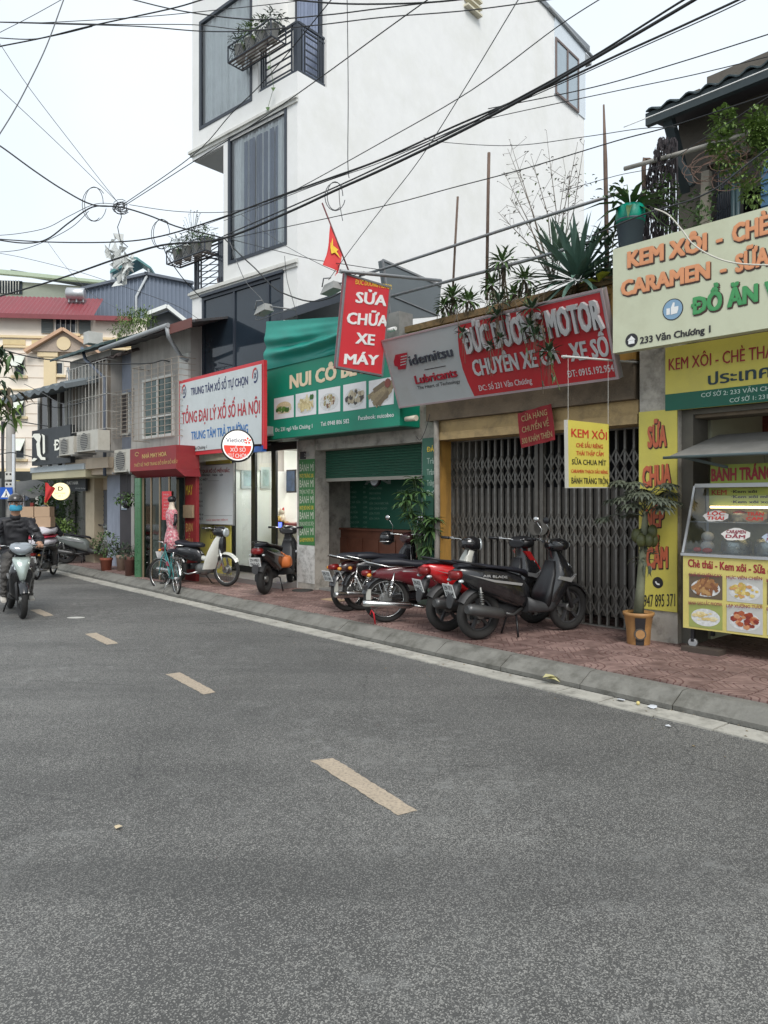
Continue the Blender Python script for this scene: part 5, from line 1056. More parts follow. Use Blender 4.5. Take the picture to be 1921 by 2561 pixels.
# stickers on the glass
pn = Panel(M, (XK,yb0-.003,zc0),(XK+WK,yb0-.003,zc0),(XK,yb1-.003,zc1))
for i, (cx_, cz_, r_, t, m, m2) in enumerate(((.30,.45,.12,'LỘC\nTHÁI',MC['menu_red'],mat('sticker_white',(.6,.58,.55),.4)),(.72,.45,.11,'TRÂN\nCAM',MC['menu_red'],mat('sticker_brown',(.25,.18,.12),.4)),(.55,.24,.13,'CARAMEN\nDẦM',MC['plum_lettering'],MC['sticker_white']),(.98,.22,.13,'SỮA CHUA\nNếp Cẩm',MC['plum_lettering'],mat('sticker_blue',(.36,.42,.50),.4)))):
    b = B(); pn.poly(b, [(cx_+r_*(1.15+.1*math.sin(k*2.3))*math.cos(6.283*k/18), cz_+r_*.55*(1+.12*math.sin(k*1.7))*math.sin(6.283*k/18)) for k in range(18)], .0); part('sticker', b, m2, ck, M)
    for j, s_ in enumerate(t.split('\n')): txt(pn, ck, s_, (cx_-r_*.8,cz_+.012-.055*j),(cx_+r_*.8,cz_+.012-.055*j), .04, m, .003, .03, local=True)
TIN = mat('embossed_tin', (.45,.47,.47), .3, .8, var=.3, sc=30, bump=.5, bs=60)
for i in range(4):
    cx_ = XK+.48+.36*i; b = B(); b.lathe([(.14,zc0),(.155,zc0+.02),(.155,zc0+.13),(.13,zc0+.17),(.05,zc0+.2)], (cx_,YK+.27,0), 18); solo('tin_pot', b, TIN, M, ('first' if i == 0 else 'second' if i == 1 else 'third' if i == 2 else 'fourth')+' silver embossed tin pot from the left in the cart', 'pot', 'silver pots in the cart')
b = B(); b.ball((XK+.17,YK+.25,zc0+.07),(.08,.07,.07)); b.ball((XK+.17,YK+.25,zc0+.18),(.075,.065,.06)); r = root('figurine', 'white lucky figurine standing in the cart corner', 'figurine', M, (XK+.17,YK+.25,zc0)); part('body', b, mat('figurine_white',(.6,.57,.55),.4,var=.3,sc=30), r, M)
b = B(); b.ball((XK+.10,YK+.14,zc0+.035),(.05,.03,.03)); b.ball((XK+.22,YK+.13,zc0+.03),(.06,.03,.03)); part('base', b, MC['cat_red'], r, M)
# bright green name board on the case
pn = Panel(M, (M.x(1777,YK+.3),YK+.30,M.z(1777,1209,YK+.3)),(XK+WK,YK+.30,M.z(1777,1209,YK+.3)),(M.x(1777,YK+.3),YK+.30,M.z(1777,1163,YK+.3)))
sg = root('cart_name_board', 'lime green rice paper board standing on the food cart', 'sign', M, tuple(pn.o)); b = B(); pn.slab(b,0,pn.w,0,pn.h,.02,0); part('board', b, mat('lime_board',(.30,.38,.06),.5,var=.15), sg, M)
txt(pn, sg, 'BÁNH TRÁNG', (1779,1203),(1935,1197), 31, MRN, .004, .04)
# awning of the cart
b = B(); zf, zr_ = 2.35, 2.66; A0 = [(7.82,-.56,zf),(11,-.56,zf),(11,.42,zr_),(8.0,.42,zr_)]
b.add([Vector(p) for p in A0]+[Vector(p)-Vector((0,0,.015)) for p in A0], [(0,1,2,3),(7,6,5,4),(0,4,5,1),(3,7,4,0)])
aw = root('cart_awning', 'grey sloping awning over the food cart', 'awning', M, (9,0,zf)); part('canopy', b, mat('grey_canvas',(.20,.195,.18),.7,var=.12,sc=3,dirt=(.3,.29,.27),ds=6,da=.4), aw, M)
b = B(); b.tube([(7.80,-.57,zf),(11,-.57,zf)],.018,6); b.bar((8.0,-.5,zf),(8.35,-.05,zf-.12),.03); part('front_bar', b, mat('slate_bar',(.10,.14,.15),.5), aw, M)

for i, (nm, c_) in enumerate((('orange',(.6,.28,.06)),('dark red',(.25,.03,.03)),('pale yellow',(.65,.55,.25)),('green',(.12,.28,.06)),('white',(.65,.63,.6)),('brown',(.22,.10,.04)),('purple',(.16,.05,.14)))):
    cx_ = XK+.22+.22*i; z_ = zc1-.41; b = B(); b.lathe([(.075,z_),(.09,z_+.09),(.09,z_+.10)], (cx_,YK+.47,0), 14); r = root('food_tub', nm+' topping tub on the upper shelf inside the food cart', 'food tub', M, (cx_,YK+.47,z_), group='topping tubs on the cart shelf'); part('tub', b, ALU, r, M)
    b = B(); b.ball((cx_,YK+.47,z_+.09),(.082,.082,.045),12,6); part('topping', b, mat('topping_'+nm.replace(' ','_'), c_, .5, var=.5, sc=50, bump=.5, bs=80), r, M)
# ================================================================ houses further left (frame T follows their fronts)
T_ = Fr(-5.63, 16.7, math.atan2(-.6995, .7146))
def pnl(fr, px0, px1, pyt, pyb, y, skew=0):
    x0, x1 = fr.x(px0,y), fr.x(px1,y); z0, z1 = fr.z(px0,pyb,y), fr.z(px0,pyt,y)
    return Panel(fr, (x0,y,z0),(x1,y,z0),(x0,y-skew,z1))
def rect(fr, px0, px1, pyt, pyb, y): return fr.x(px0,y), fr.x(px1,y), fr.z((px0+px1)/2,pyb,y), fr.z((px0+px1)/2,pyt,y)
GREYW = mat('grey_house_wall', (.42,.40,.37), .9, var=.12, sc=2, bump=.2, bs=40, dirt=(.16,.15,.13), ds=1.5, da=.5, streak=True)
BLUEW = mat('blue_grey_wall', (.30,.33,.40), .85, var=.12, dirt=(.13,.14,.17), ds=1.5, da=.5, streak=True)
CREAM = mat('cream_wall', (.52,.43,.33), .85, var=.08, dirt=(.33,.27,.2), ds=1.5, da=.35, streak=True)
IRONW = mat('pale_rusty_iron', (.36,.32,.27), .7, var=.3, sc=12, dirt=(.16,.09,.05), ds=12, da=.6)
# ---- tailor house
th = root('tailor_house', 'grey two storey house with red tailor sign and caged window', 'house', T_, (1,.6,.15))
yU = .75; xw0, xw1 = T_.x(328,yU), T_.x(477,yU); ztw = T_.z(440,825,yU)
box_part('wall', GREYW, th, T_, xw0,xw1,yU,yU+4,2.6,ztw, xw0,xw0+.15,yU,yU+4,.15,2.6, xw0+.15,xw1-.15,yU+3.8,yU+4,.15,2.6)
box_part('corner_pier', TRIM, th, T_, T_.x(446,yU-.05),xw1,yU-.06,yU,2.6,T_.z(450,890,yU))
# shop bump-out
xs1 = T_.x(446,0); zs_b, zs_t = T_.z(338,1196,0), T_.z(335,1124,0); zs_l = T_.z(335,1179,0)
b = B(); b.box(-.12, xs1, -.05, .5, zs_l, zs_t); part('sign_box', b, mat('tailor_red',(.26,.022,.026),.55,var=.25,dirt=(.2,.03,.03),ds=2,da=.4), th, T_)
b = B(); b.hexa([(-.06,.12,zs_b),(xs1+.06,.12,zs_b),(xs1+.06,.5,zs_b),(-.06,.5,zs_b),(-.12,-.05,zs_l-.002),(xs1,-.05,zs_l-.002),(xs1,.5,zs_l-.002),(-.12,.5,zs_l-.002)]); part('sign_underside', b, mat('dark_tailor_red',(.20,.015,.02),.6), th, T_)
pn = Panel(T_, (-.12,-.052,zs_l),(xs1,-.052,zs_l),(-.12,-.052,zs_t))
txt(pn, th, 'NHÀ MAY HOA', (356,1147),(417,1140), 11, GOLDP, .004, .02); txt(pn, th, 'THIẾT KẾ THỜI TRANG ĐỒ ĐẦM ĐỒ KIỂU', (336,1168),(444,1158), 8, GOLDP, .004, .01)
cz = pn.px(343,1136); b = B()
for i in range(8): pn.poly(b, [(cz[0]+.1*math.cos(i*.7)-.0,cz[1]+.05*math.sin(i*.7)),(cz[0]+.1*math.cos(i*.7+.5),cz[1]+.05*math.sin(i*.7+.5)),(cz[0]+.07*math.cos(i*.7+.5),cz[1]+.03*math.sin(i*.7+.5)),(cz[0]+.07*math.cos(i*.7),cz[1]+.03*math.sin(i*.7))], .004)
part('flourish_mark', b, GOLDP, th, T_)
GTI = mat('green_wall_tile', (.06,.17,.08), .3, var=.15)
for i in range(12):
    for j in range(2):
        b = B(); h = (zs_b-.15)/12; b.box(.0+j*.125,.12+j*.125,-.0,.03,.15+i*h+.004,.15+(i+1)*h); part('tile', b, GTI, th, T_)
b = B(); b.box(.0,.245,.031,.3,.15,zs_b); part('green_column', b, mat('grout_green',(.04,.08,.05),.8), th, T_)
b = B(); b.box(.25,T_.x(458,.6),.6,.62,.15,zs_b); part('back_drape', b, mat('dark_shop_cloth',(.05,.06,.055),.8,var=.9,sc=6), th, T_)
for a in (.26,.62,1.0,1.4): b = B(); b.box(a,a+.035,.05,.09,.15,zs_b); part('door_stile', b, mat('tan_frame',(.22,.17,.11),.6), th, T_)
g = B(); g.quad((.3,.07,.15),(xs1-.2,.07,.15),(xs1-.2,.07,zs_b),(.3,.07,zs_b)); part('shop_glass', g, glass('green_glass',(.45,.62,.58),.05), th, T_)
b = B(); curtain(b, 1.05, 1.38, .3, .6, zs_b-.05, 6, .03); part('striped_drape', b, mat('tan_drape',(.22,.19,.13),.8,var=.3), th, T_)
pn = pnl(T_, 405, 428, 1229, 1300, .04); r = root('red_price_sheet', 'narrow red price sheet behind the tailor shop glass', 'notice', T_, tuple(pn.o)); b = B(); pn.slab(b,0,pn.w,0,pn.h,.01,0); part('sheet', b, REDS, r, T_)
for i, t in enumerate(('Nhận','CHỮA','QUẦN','ÁO','MAY','CÁC','LOẠI')): txt(pn, r, t, (pn.w*.2,pn.h*(.86-.125*i)),(pn.w*.8,pn.h*(.86-.125*i)), pn.h*.06, mat('pink_lettering',(.6,.35,.35),.5), .003, .01, local=True)
# red strip column with letters
xr = T_.x(463,.42); b = B(); b.box(xr, T_.x(490,.42), .42, .5, .15, zs_l); part('red_strip', b, MC['tailor_red'], th, T_)
pn = Panel(T_, (xr,.418,.15),(T_.x(490,.42),.418,.15),(xr,.418,2))
for t, y_ in (('MAY',1238),('ĐẠN',1330),('GẤU',1368)): txt(pn, th, t, (465,y_),(482,y_-1), 26 if t == 'MAY' else 22, YELP if t == 'MAY' else GOLDP, .003, -.0)
x0,x1,z0,z1 = rect(T_,462,485,1263,1295,.40); b = B(); b.box(x0,x1,.36,.41,z0,z1); solo('meter_box', b, mat('tan_meter_box',(.30,.22,.14),.7,var=.3), T_, 'small tan electric meter box on the red letter strip', 'meter')
# mannequin
mx_, my_ = T_.g(447,1440,.15); mx_ = T_.x(446,.05); r = root('mannequin', 'headless dress mannequin in a pink patterned dress at the tailor door', 'mannequin', T_, (mx_,-.1,.15))
b = B()
secs = [(.62,.11,.08),(.75,.20,.15),(.85,.19,.14),(.98,.16,.12),(1.10,.115,.09),(1.22,.14,.10),(1.34,.16,.115),(1.42,.165,.10),(1.48,.13,.07)]
def ring(b, secs, n=16):
    base = len(b.v)
    for z, rx, ry in secs:
        for j in range(n): a = 6.283*j/n; b.v.append(Vector((mx_+rx*math.cos(a), -.1+ry*math.sin(a), z+.15+.06)))
    for i in range(len(secs)-1):
        for j in range(n): a0 = base+i*n; b.f.append((a0+j,a0+(j+1)%n,a0+n+(j+1)%n,a0+n+j)); b.sm.append(True); b.mi.append(0)
ring(b, secs); part('dress', b, mat('pink_floral_dress',(.55,.16,.20),.8,var=1.0,sc=22,dirt=(.75,.65,.62),ds=20,da=1), r, T_)
b = B(); ring(b, [(1.47,.13,.07),(1.53,.07,.06),(1.60,.05,.05),(1.66,.055,.055)]); part('neck', b, mat('mannequin_skin',(.60,.50,.40),.5), r, T_)
b = B(); b.ball((mx_,-.1,1.90),(.085,.09,.075)); part('dark_cap', b, BLACK, r, T_); b = B(); b.tube([(mx_+.15,-.1,1.6),(mx_+.19,-.12,1.45),(mx_+.17,-.14,1.36)],.035,7); part('arm_stub', b, BLACK, r, T_)
b = B(); b.tube([(mx_,-.1,.16),(mx_,-.1,.9)],.02,6); b.lathe([(.16,.15),(.15,.17)],(mx_,-.1,0),14); part('stand', b, STEEL, r, T_)
# caged window
x0,x1,z0,z1 = rect(T_,360,437,943,1094,yU); DKG = mat('dark_green_pane', (.02,.06,.05), .12, var=.5, sc=2)
b = B(); t=.06
for q_ in ((x0,x1,z1-t,z1),(x0,x1,z0,z0+t),(x0,x0+t,z0+t,z1-t),(x1-t,x1,z0+t,z1-t),((x0+x1)/2-.03,(x0+x1)/2+.03,z0+t,z1-t),(x0+t,x1-t,z0+(z1-z0)*.33,z0+(z1-z0)*.33+.04)): b.box(q_[0],q_[1],yU-.05,yU,q_[2],q_[3])
w = part('window', b, TRIM, th, T_); g = B(); g.quad((x0+t,yU-.02,z0+t),(x1-t,yU-.02,z0+t),(x1-t,yU-.02,z1-t),(x0+t,yU-.02,z1-t)); part('pane', g, DKG, w, T_)
def cage(nm, label, px0, px1, pyt, pyb, y, d, nv, nh, m, fr=T_):
    x0,x1,z0,z1 = rect(fr,px0,px1,pyt,pyb,y-d); r = root(nm, label, 'window cage', fr, ((x0+x1)/2,y-d/2,z0))
    for i in range(nv+1):
        xx = x0+(x1-x0)*i/nv; b = B(); b.bar((xx,y-d,z0),(xx,y-d,z1),.014); part('bar', b, m, r, fr)
    for i in range(nh+1):
        zz = z0+(z1-z0)*i/nh; b = B(); b.bar((x0,y-d,zz+random.uniform(-.01,.01)),(x1,y-d,zz),.012); part('crossbar', b, m, r, fr); b = B(); b.bar((x1,y-d,zz),(x1,y,zz),.012); b2 = part('side_bar', b, m, r, fr)
    b = B(); b.bar((x0,y,z0),(x0,y-d,z0),.02); b.bar((x1,y,z0),(x1,y-d,z0),.02); b.bar((x0,y,z1),(x0,y-d,z1),.02); b.bar((x1,y,z1),(x1,y-d,z1),.02); part('cage_frame', b, m, r, fr)
cage('window_cage', 'rusty iron security cage around the larger green window', 332, 447, 906, 1096, yU, .42, 7, 13, IRONW)
x0,x1,z0,z1 = rect(T_,283,328,982,1092,.85); 
# ---- narrow wing between tailor house and shutter house
wg = root('narrow_wing', 'narrow blue grey wing with louvred window beside the tailor house', 'house', T_, (-.8,1,.15))
ya = .95; xq0, xq1 = T_.x(268,ya), xw0
box_part('wall', BLUEW, wg, T_, xq0,xq1,ya,ya+3,.15,T_.z(300,885,ya))
x0,x1,z0,z1 = rect(T_,284,327,985,1090,ya); b = B()
for q_ in ((x0,x1,z1-.05,z1),(x0,x1,z0,z0+.05),(x0,x0+.05,z0,z1),(x1-.05,x1,z0,z1),((x0+x1)/2-.02,(x0+x1)/2+.02,z0,z1)): b.box(q_[0],q_[1],ya-.05,ya-.002,q_[2],q_[3])
w = part('window', b, TRIM, wg, T_)
for i in range(11): zz = z0+.06+(z1-z0-.1)*i/11; b = B(); b.box(x0+.05,x1-.05,ya-.035,ya-.01,zz,zz+(z1-z0)/15); part('louvre', b, mat('brown_grey_louvre',(.10,.085,.08),.6,var=.3), w, T_)
cage('window_cage', 'smaller iron cage over the louvred window of the narrow wing', 279, 331, 978, 1094, ya, .25, 4, 12, IRONW)
box_part('ground_wall', mat('dark_door_wall',(.06,.055,.06),.8,var=.3), wg, T_, T_.x(300,.8),T_.x(336,.8),.8,.94,.15,2.9)
pn = pnl(T_,303,317,1254,1275,.78); b = B(); pn.slab(b,0,pn.w,0,pn.h,.01,0); nb_ = root('number_plate', 'little pale blue house number plate by the hanging plant', 'number plate', T_, tuple(pn.o)); part('plate', b, mat('plate_grey_blue',(.25,.30,.36),.5), nb_, T_); txt(pn, nb_, '27', (.03,.05),(pn.w-.03,.05), pn.h*.5, WHITEP, .003, .02, local=True)
# roofs
def slope(name, parent, A, C, D, E, th_, m, wav=0, fr=T_, n=30):
    A, C, D, E = map(Vector, (A, C, D, E)); b = B()
    for i in range(n+1):
        t = i/n; w_ = Vector((0,0,wav*math.sin(t*n*1.6)))
        p = A.lerp(C,t)+w_; q_ = E.lerp(D,t)+w_; b.v += [p, q_, p-Vector((0,0,th_)), q_-Vector((0,0,th_))]
    for i in range(n): a = i*4; b.f += [(a,a+4,a+5,a+1),(a+2,a+3,a+7,a+6),(a,a+2,a+6,a+4),(a+1,a+5,a+7,a+3)]; b.sm += [False]*4; b.mi += [0]*4
    b.f += [(0,1,3,2),(n*4,n*4+2,n*4+3,n*4+1)]; b.sm += [False]*2; b.mi += [0]*2
    return part(name, b, m, parent, fr)
ye = .15; e0, e1 = P2_ = (T_.w(262,868,ye), T_.w(424,820,ye)); zE = (e0[1]+e1[1])/2
DRF = mat('dark_tin_roof', (.075,.08,.085), .7, var=.3, dirt=(.12,.06,.05), ds=2, da=.5)
slope('roof', th, (e0[0],ye,zE),(T_.x(478,ye)+.15,ye,zE),(xw1+.1,yU+4,zE+1.3),(e0[0],yU+4,zE+1.3),.05,DRF,.012)
b = B(); b.box(T_.x(424,ye),T_.x(474,ye)+.1,ye-.02,ye,zE-.16,zE+.04); part('roof_edge', b, mat('red_brown_edge',(.16,.06,.05),.7), th, T_)
b = B(); b.tube([(e0[0]-.1,ye-.06,zE-.04),(e1[0]+.05,ye-.06,zE+.02)],.055,8); part('gutter', b, PVC, th, T_)
b = B(); b.tube([(e1[0]-.0,ye-.06,zE-.02),(e1[0],ye-.02,zE-.22),(xw1-.25,yU-.08,T_.z(470,893,yU)),(xw1+.0,yU-.08,T_.z(479,902,yU))],.045,8); part('downpipe', b, PVC, th, T_)
yr = .55; a0 = T_.w(211,912,yr); a1 = T_.w(330,884,yr)
slope('roof', wg, (a0[0],yr,a0[1]),(a1[0],yr,a0[1]+.02),(a1[0],ya+2.5,a0[1]+1.1),(a0[0],ya+2.5,a0[1]+1.1),.04,mat('rusty_corrugated',(.13,.10,.09),.8,var=.4),.03)
# ---- shutter house
sh_ = root('shutter_house', 'cream house with tall pale barred shutters and two air conditioners', 'house', T_, (-3,1,.15))
yb = 1.1; xh0, xh1 = T_.x(200,yb), T_.x(300,yb); zf_ = T_.z(230,1186,.6)
box_part('wall', CREAM, sh_, T_, T_.x(236,1.3),T_.x(302,1.3),1.3,4,T_.z(262,1225,1.3),zf_, T_.x(298,1.3),T_.x(302,1.3),1.3,4,.15,T_.z(262,1225,1.3))
box_part('ledge', CREAM, sh_, T_, T_.x(168,.5),T_.x(300,.5),.5,4,T_.z(230,1188,.5),T_.z(230,1172,.5), T_.x(163,.35),T_.x(270,.35),.35,.5,T_.z(230,1172,.35),T_.z(230,1146,.35))
ysh = .55; xs0, xs1_ = T_.x(166,ysh), T_.x(268,ysh); zsb, zst = T_.z(220,1150,ysh), T_.z(220,915,ysh)
box_part('upper_wall', GREYW, sh_, T_, xs0,xs1_,ysh+.1,4,zsb,zst+.3)
for i in range(8):
    xx = xs0+(xs1_-xs0)*(i+.1)/8; b = B(); b.box(xx,xx+(xs1_-xs0)/8*.86,ysh+.03,ysh+.1,zsb+.35,zst); part('shutter_panel', b, random.choice((mat('pale_shutter',(.33,.32,.29),.7,var=.2,dirt=(.16,.13,.1),ds=4,da=.5),mat('tan_shutter',(.26,.22,.18),.7,var=.2))), sh_, T_)
cage('window_cage', 'tall pale iron cage in front of the long shutters', 166, 266, 912, 1078, ysh, .3, 12, 4, mat('pale_iron',(.42,.41,.38),.6,var=.2))
b = B(); px_ = T_.x(262,.4); b.tube([(T_.x(205,.4),.4,T_.z(205,870,.4)),(T_.x(214,.4),.4,T_.z(214,900,.4)),(px_,.4,T_.z(262,945,.4)),(px_,.4,T_.z(262,1190,.4))],.045,8); part('downpipe', b, mat('dark_blue_pipe',(.10,.12,.16),.5), sh_, T_)
b = B(); b.tube([(T_.x(170,.3),.3,T_.z(170,920,.3)),(T_.x(176,.3),.3,T_.z(176,955,.3)),(T_.x(172,.3),.3,T_.z(172,1090,.3))],.035,8); part('downpipe', b, PVC, sh_, T_)
yr = .2; a0 = T_.w(125,900,yr); a1 = T_.w(216,862,yr)
slope('roof', sh_, (a0[0],yr,a0[1]-.0),(T_.x(260,yr),yr,a0[1]),(T_.x(260,yr),4,a0[1]+1.5),(a0[0],4,a0[1]+1.5),.06,mat('dark_green_tin',(.05,.085,.085),.6,var=.2),.01)
x0,x1,z0,z1 = rect(T_,236,300,1226,1406,1.34); DOORM = mat('grey_metal_door', (.17,.18,.21), .5, .2, var=.1)
for i in range(3):
    a = x0+(x1-x0)*i/3; b = B(); b.box(a+.01,a+(x1-x0)/3-.01,1.32,1.36,.16,z1); dd = part('door_leaf', b, DOORM, sh_, T_)
    for j in range(9): b = B(); zz = 1.2+j*.13; b.box(a+.04,a+(x1-x0)/3-.04,1.305,1.32,zz,zz+.04); part('door_slat', b, MC['grey_metal_door'], dd, T_)
b = B(); b.box(T_.x(214,1.05),T_.x(236,1.05),1.05,1.4,.15,T_.z(225,1186,1.05)); part('column', b, mat('tan_column',(.50,.42,.30),.8,var=.08,dirt=(.35,.28,.2),ds=2,da=.4), sh_, T_)
def ac(px0, px1, pyt, pyb, y, label, fr=T_, side=.3):
    x0,x1,z0,z1 = rect(fr,px0,px1,pyt,pyb,y); r = root('air_conditioner', label, 'air conditioner', fr, ((x0+x1)/2,y,z0), group='outdoor air conditioner units')
    b = B(); b.box(x0,x1,y,y+side,z0,z1); part('casing', b, mat('ac_ivory',(.50,.48,.42),.5,var=.1,dirt=(.3,.27,.22),ds=4,da=.4), r, fr)
    w_ = (x1-x0); b = B(); b.lathe([(min(w_*.3,(z1-z0)*.42),-.012),(min(w_*.3,(z1-z0)*.42),-.004)], (x0+w_*.36,y,(z0+z1)/2), 20, 'y'); part('fan', b, BLACK, r, fr)
    for i in range(9): zz = z0+.06+(z1-z0-.1)*i/9; b = B(); b.box(x0+.05,x0+w_*.66,y-.02,y-.014,zz,zz+.018); part('grille_slat', b, mat('ac_grille',(.30,.29,.26),.5), r, fr)
    b = B(); b.box(x0-.02,x0+.03,y-.05,y+.5,z0-.05,z0-.003); b.box(x1-.03,x1+.02,y-.05,y+.5,z0-.05,z0-.003); part('bracket', b, STEEL, r, fr)
ac(192, 245, 1078, 1128, -.05, 'larger ivory air conditioner under the pale shutters')
ac(148, 184, 1093, 1138, .0, 'smaller ivory air conditioner beside the black logo sign')
ac(286, 329, 1124, 1180, .25, 'ivory air conditioner left of the red tailor sign')
# ---- hair salon with black sign
hs = root('hair_salon', 'hair salon with black logo sign and pale fascia under a dark awning roof', 'shop', T_, (-5,1.5,.15))
yk = .35; x0,x1 = T_.x(80,yk), T_.x(214,yk); zA, zB, zC = T_.z(150,1196,yk), T_.z(150,1178,yk), T_.z(150,1164,yk)
box_part('fascia', mat('pale_fascia_yellow',(.55,.50,.33),.6,var=.06), hs, T_, x0,x1,yk,4,zA,zB)
box_part('fascia', mat('pale_fascia_grey',(.42,.46,.48),.6,var=.06), hs, T_, x0-.03,x1,yk-.04,4,zB,zC)
box_part('upper_wall', mat('brown_tinted_glass',(.045,.035,.03),.15,var=.2), hs, T_, T_.x(98,.9),T_.x(168,.9),.9,1.0,zC,T_.z(130,985,.9))
for px in (98,122,148,166): b = B(); xx = T_.x(px,.88); b.box(xx-.03,xx+.03,.84,.9,zC,T_.z(130,985,.9)); part('mullion', b, TRIM, hs, T_)
box_part('wall', mat('salon_pillar',(.42,.42,.40),.7,var=.1), hs, T_, T_.x(163,1.6),T_.x(171,1.6),1.6,1.8,.15,zA, T_.x(184,1.9),T_.x(206,1.9),1.9,2.0,.15,zA)
box_part('side_wall', mat('grey_pillar',(.17,.18,.18),.7), hs, T_, T_.x(171,1.8),T_.x(184,1.8),1.8,1.9,.15,zA)
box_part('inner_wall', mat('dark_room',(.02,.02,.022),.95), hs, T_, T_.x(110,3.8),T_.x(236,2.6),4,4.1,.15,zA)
ya_ = -.3; a0 = T_.w(2,988,ya_); a1 = T_.w(163,950,ya_)
slope('roof', hs, (a0[0],ya_,a1[1]-.05),(a1[0],ya_,a1[1]-.05),(a1[0],3,a1[1]+.9),(a0[0],3,a1[1]+.9),.12,mat('slate_grey_tile_roof',(.13,.15,.16),.7,var=.2),.05)
pn = pnl(T_,80,176,1078,1165,.22); sg = root('logo_sign', 'black signboard with large raised white letter logo', 'signboard', T_, tuple(pn.o)); b = B(); pn.slab(b,0,pn.w,0,pn.h,.12,0); part('board', b, mat('sign_charcoal',(.025,.03,.035),.5), sg, T_)
b = B(); w_, h_ = pn.w, pn.h
LT = mat('cream_lit_logo', (.75,.75,.66), .4, emit=.15)
for q_ in ([(.04,.80),(.10,.80),(.2,.66),(.17,.60),(.2,.28),(.30,.14),(.42,.12),(.42,.19),(.33,.22),(.29,.32),(.27,.62),(.30,.80),(.26,.88),(.10,.90)],[(.02,.12),(.12,.12),(.2,.18),(.10,.22)],[(.32,.86),(.40,.80),(.41,.34),(.37,.28),(.35,.34),(.345,.76)]):
    pn.poly(b, [(x_*w_, z_*h_) for x_, z_ in q_][::-1], .05)
part('logo_letter', b, LT, sg, T_); txt(pn, sg, 'Đạt', (w_*.62,h_*.36),(w_*1.0,h_*.36), h_*.30, LT, .03, .03, local=True)
pn = pnl(T_,160,214,1196,1229,.9); sg = root('hair_sign', 'small black hair salon name board under the fascia', 'sign', T_, tuple(pn.o)); b = B(); pn.slab(b,0,pn.w,0,pn.h,.06,0); part('board', b, MC['sign_charcoal'], sg, T_)
txt(pn, sg, 'DAT HAIR', (pn.w*.15,pn.h*.5),(pn.w*.68,pn.h*.5), pn.h*.24, WHITEP, .004, .03, local=True); txt(pn, sg, '223 Văn Chương', (pn.w*.55,pn.h*.15),(pn.w*.98,pn.h*.15), pn.h*.10, WHITEP, .004, 0, local=True)
p = WF.pt(152,1229,19.0); D_ = Fr(p.x, p.y, R(8)); r = root('round_salon_sign', 'round cream lit salon sign beside the red flag', 'sign', D_, (0,0,p.z)); b = B(); b.lathe([(.22,-.05),(.22,.05)],(0,0,p.z),28,'y'); part('disc', b, mat('cream_lit_disc',(.85,.75,.42),.4,emit=.5), r, D_)
pn = Panel(D_, (-.2,-.052,p.z-.2),(.2,-.052,p.z-.2),(-.2,-.052,p.z+.2)); txt(pn, r, 'D', (.15,.22),(.27,.22), .11, BLACKP, .003, .02, local=True); txt(pn, r, 'ĐẠT HAIR', (.07,.14),(.33,.14), .03, GOLDP, .003, .01, local=True); txt(pn, r, 'số 1', (.15,.07),(.26,.07), .03, BLACKP, .003, .01, local=True)
p = WF.pt(112,1215,18.6); b = B(); A = Vector(WF.pt(113,1201,18.6)); 
for i in range(9):
    for j in range(9):
        u, v = i/8, j/8; b.v.append(Vector((A.x+.25*u*(1-v*.75)-.02*v, A.y+.03*math.sin(u*7+v*3), A.z-.06-.50*v-.15*u*(1-v)+.02*math.sin(u*9))))
for i in range(8):
    for j in range(8): a = i*9+j; b.f.append((a,a+1,a+10,a+9)); b.sm.append(True); b.mi.append(0)
solo('small_flag', b, MC['flag_red'], WF, 'plain hanging red flag beside the round salon sign', 'flag')
# ================================================================ far buildings at the bend
G_ = Fr(-20, 38, R(6.3))
PK = mat('far_cream_render', (.80,.73,.64), .85, var=.05, dirt=(.66,.58,.48), ds=.6, da=.3); YT = mat('far_yellow_trim', (.70,.57,.36), .8, var=.06)
fb = root('cream_apartment', 'pink cream corner building with pediment and red tin roof', 'building', G_, (0,0,0))
xa, xb = G_.x(-260,0), G_.x(400,0); zt = G_.z(150,790,0)
box_part('wall', PK, fb, G_, xa,xb,0,8,0,zt)
zc = G_.z(100,848,0); 
for zz, h in ((G_.z(60,843,0),.12),(G_.z(60,868,0),.10),(G_.z(60,1178,0),.25),(G_.z(60,975,0),.06)): b = B(); b.box(xa,xb,-.12,0,zz-h/2,zz+h/2); part('moulding', b, YT, fb, G_)
for i in range(8): a = G_.x(8+i*72,0); b = B(); b.box(a,a+1.1,-.05,0,G_.z(60,863,0),G_.z(60,850,0)); part('frieze_panel', b, mat('pale_yellow_panel',(.62,.50,.28),.8), fb, G_)
for i in range(13): zz = G_.z(60,885,0)-i*.62; b = B(); b.box(xa,xb,-.012,0,zz,zz+.03); part('groove_line', b, mat('groove_shade',(.45,.36,.28),.9), fb, G_)
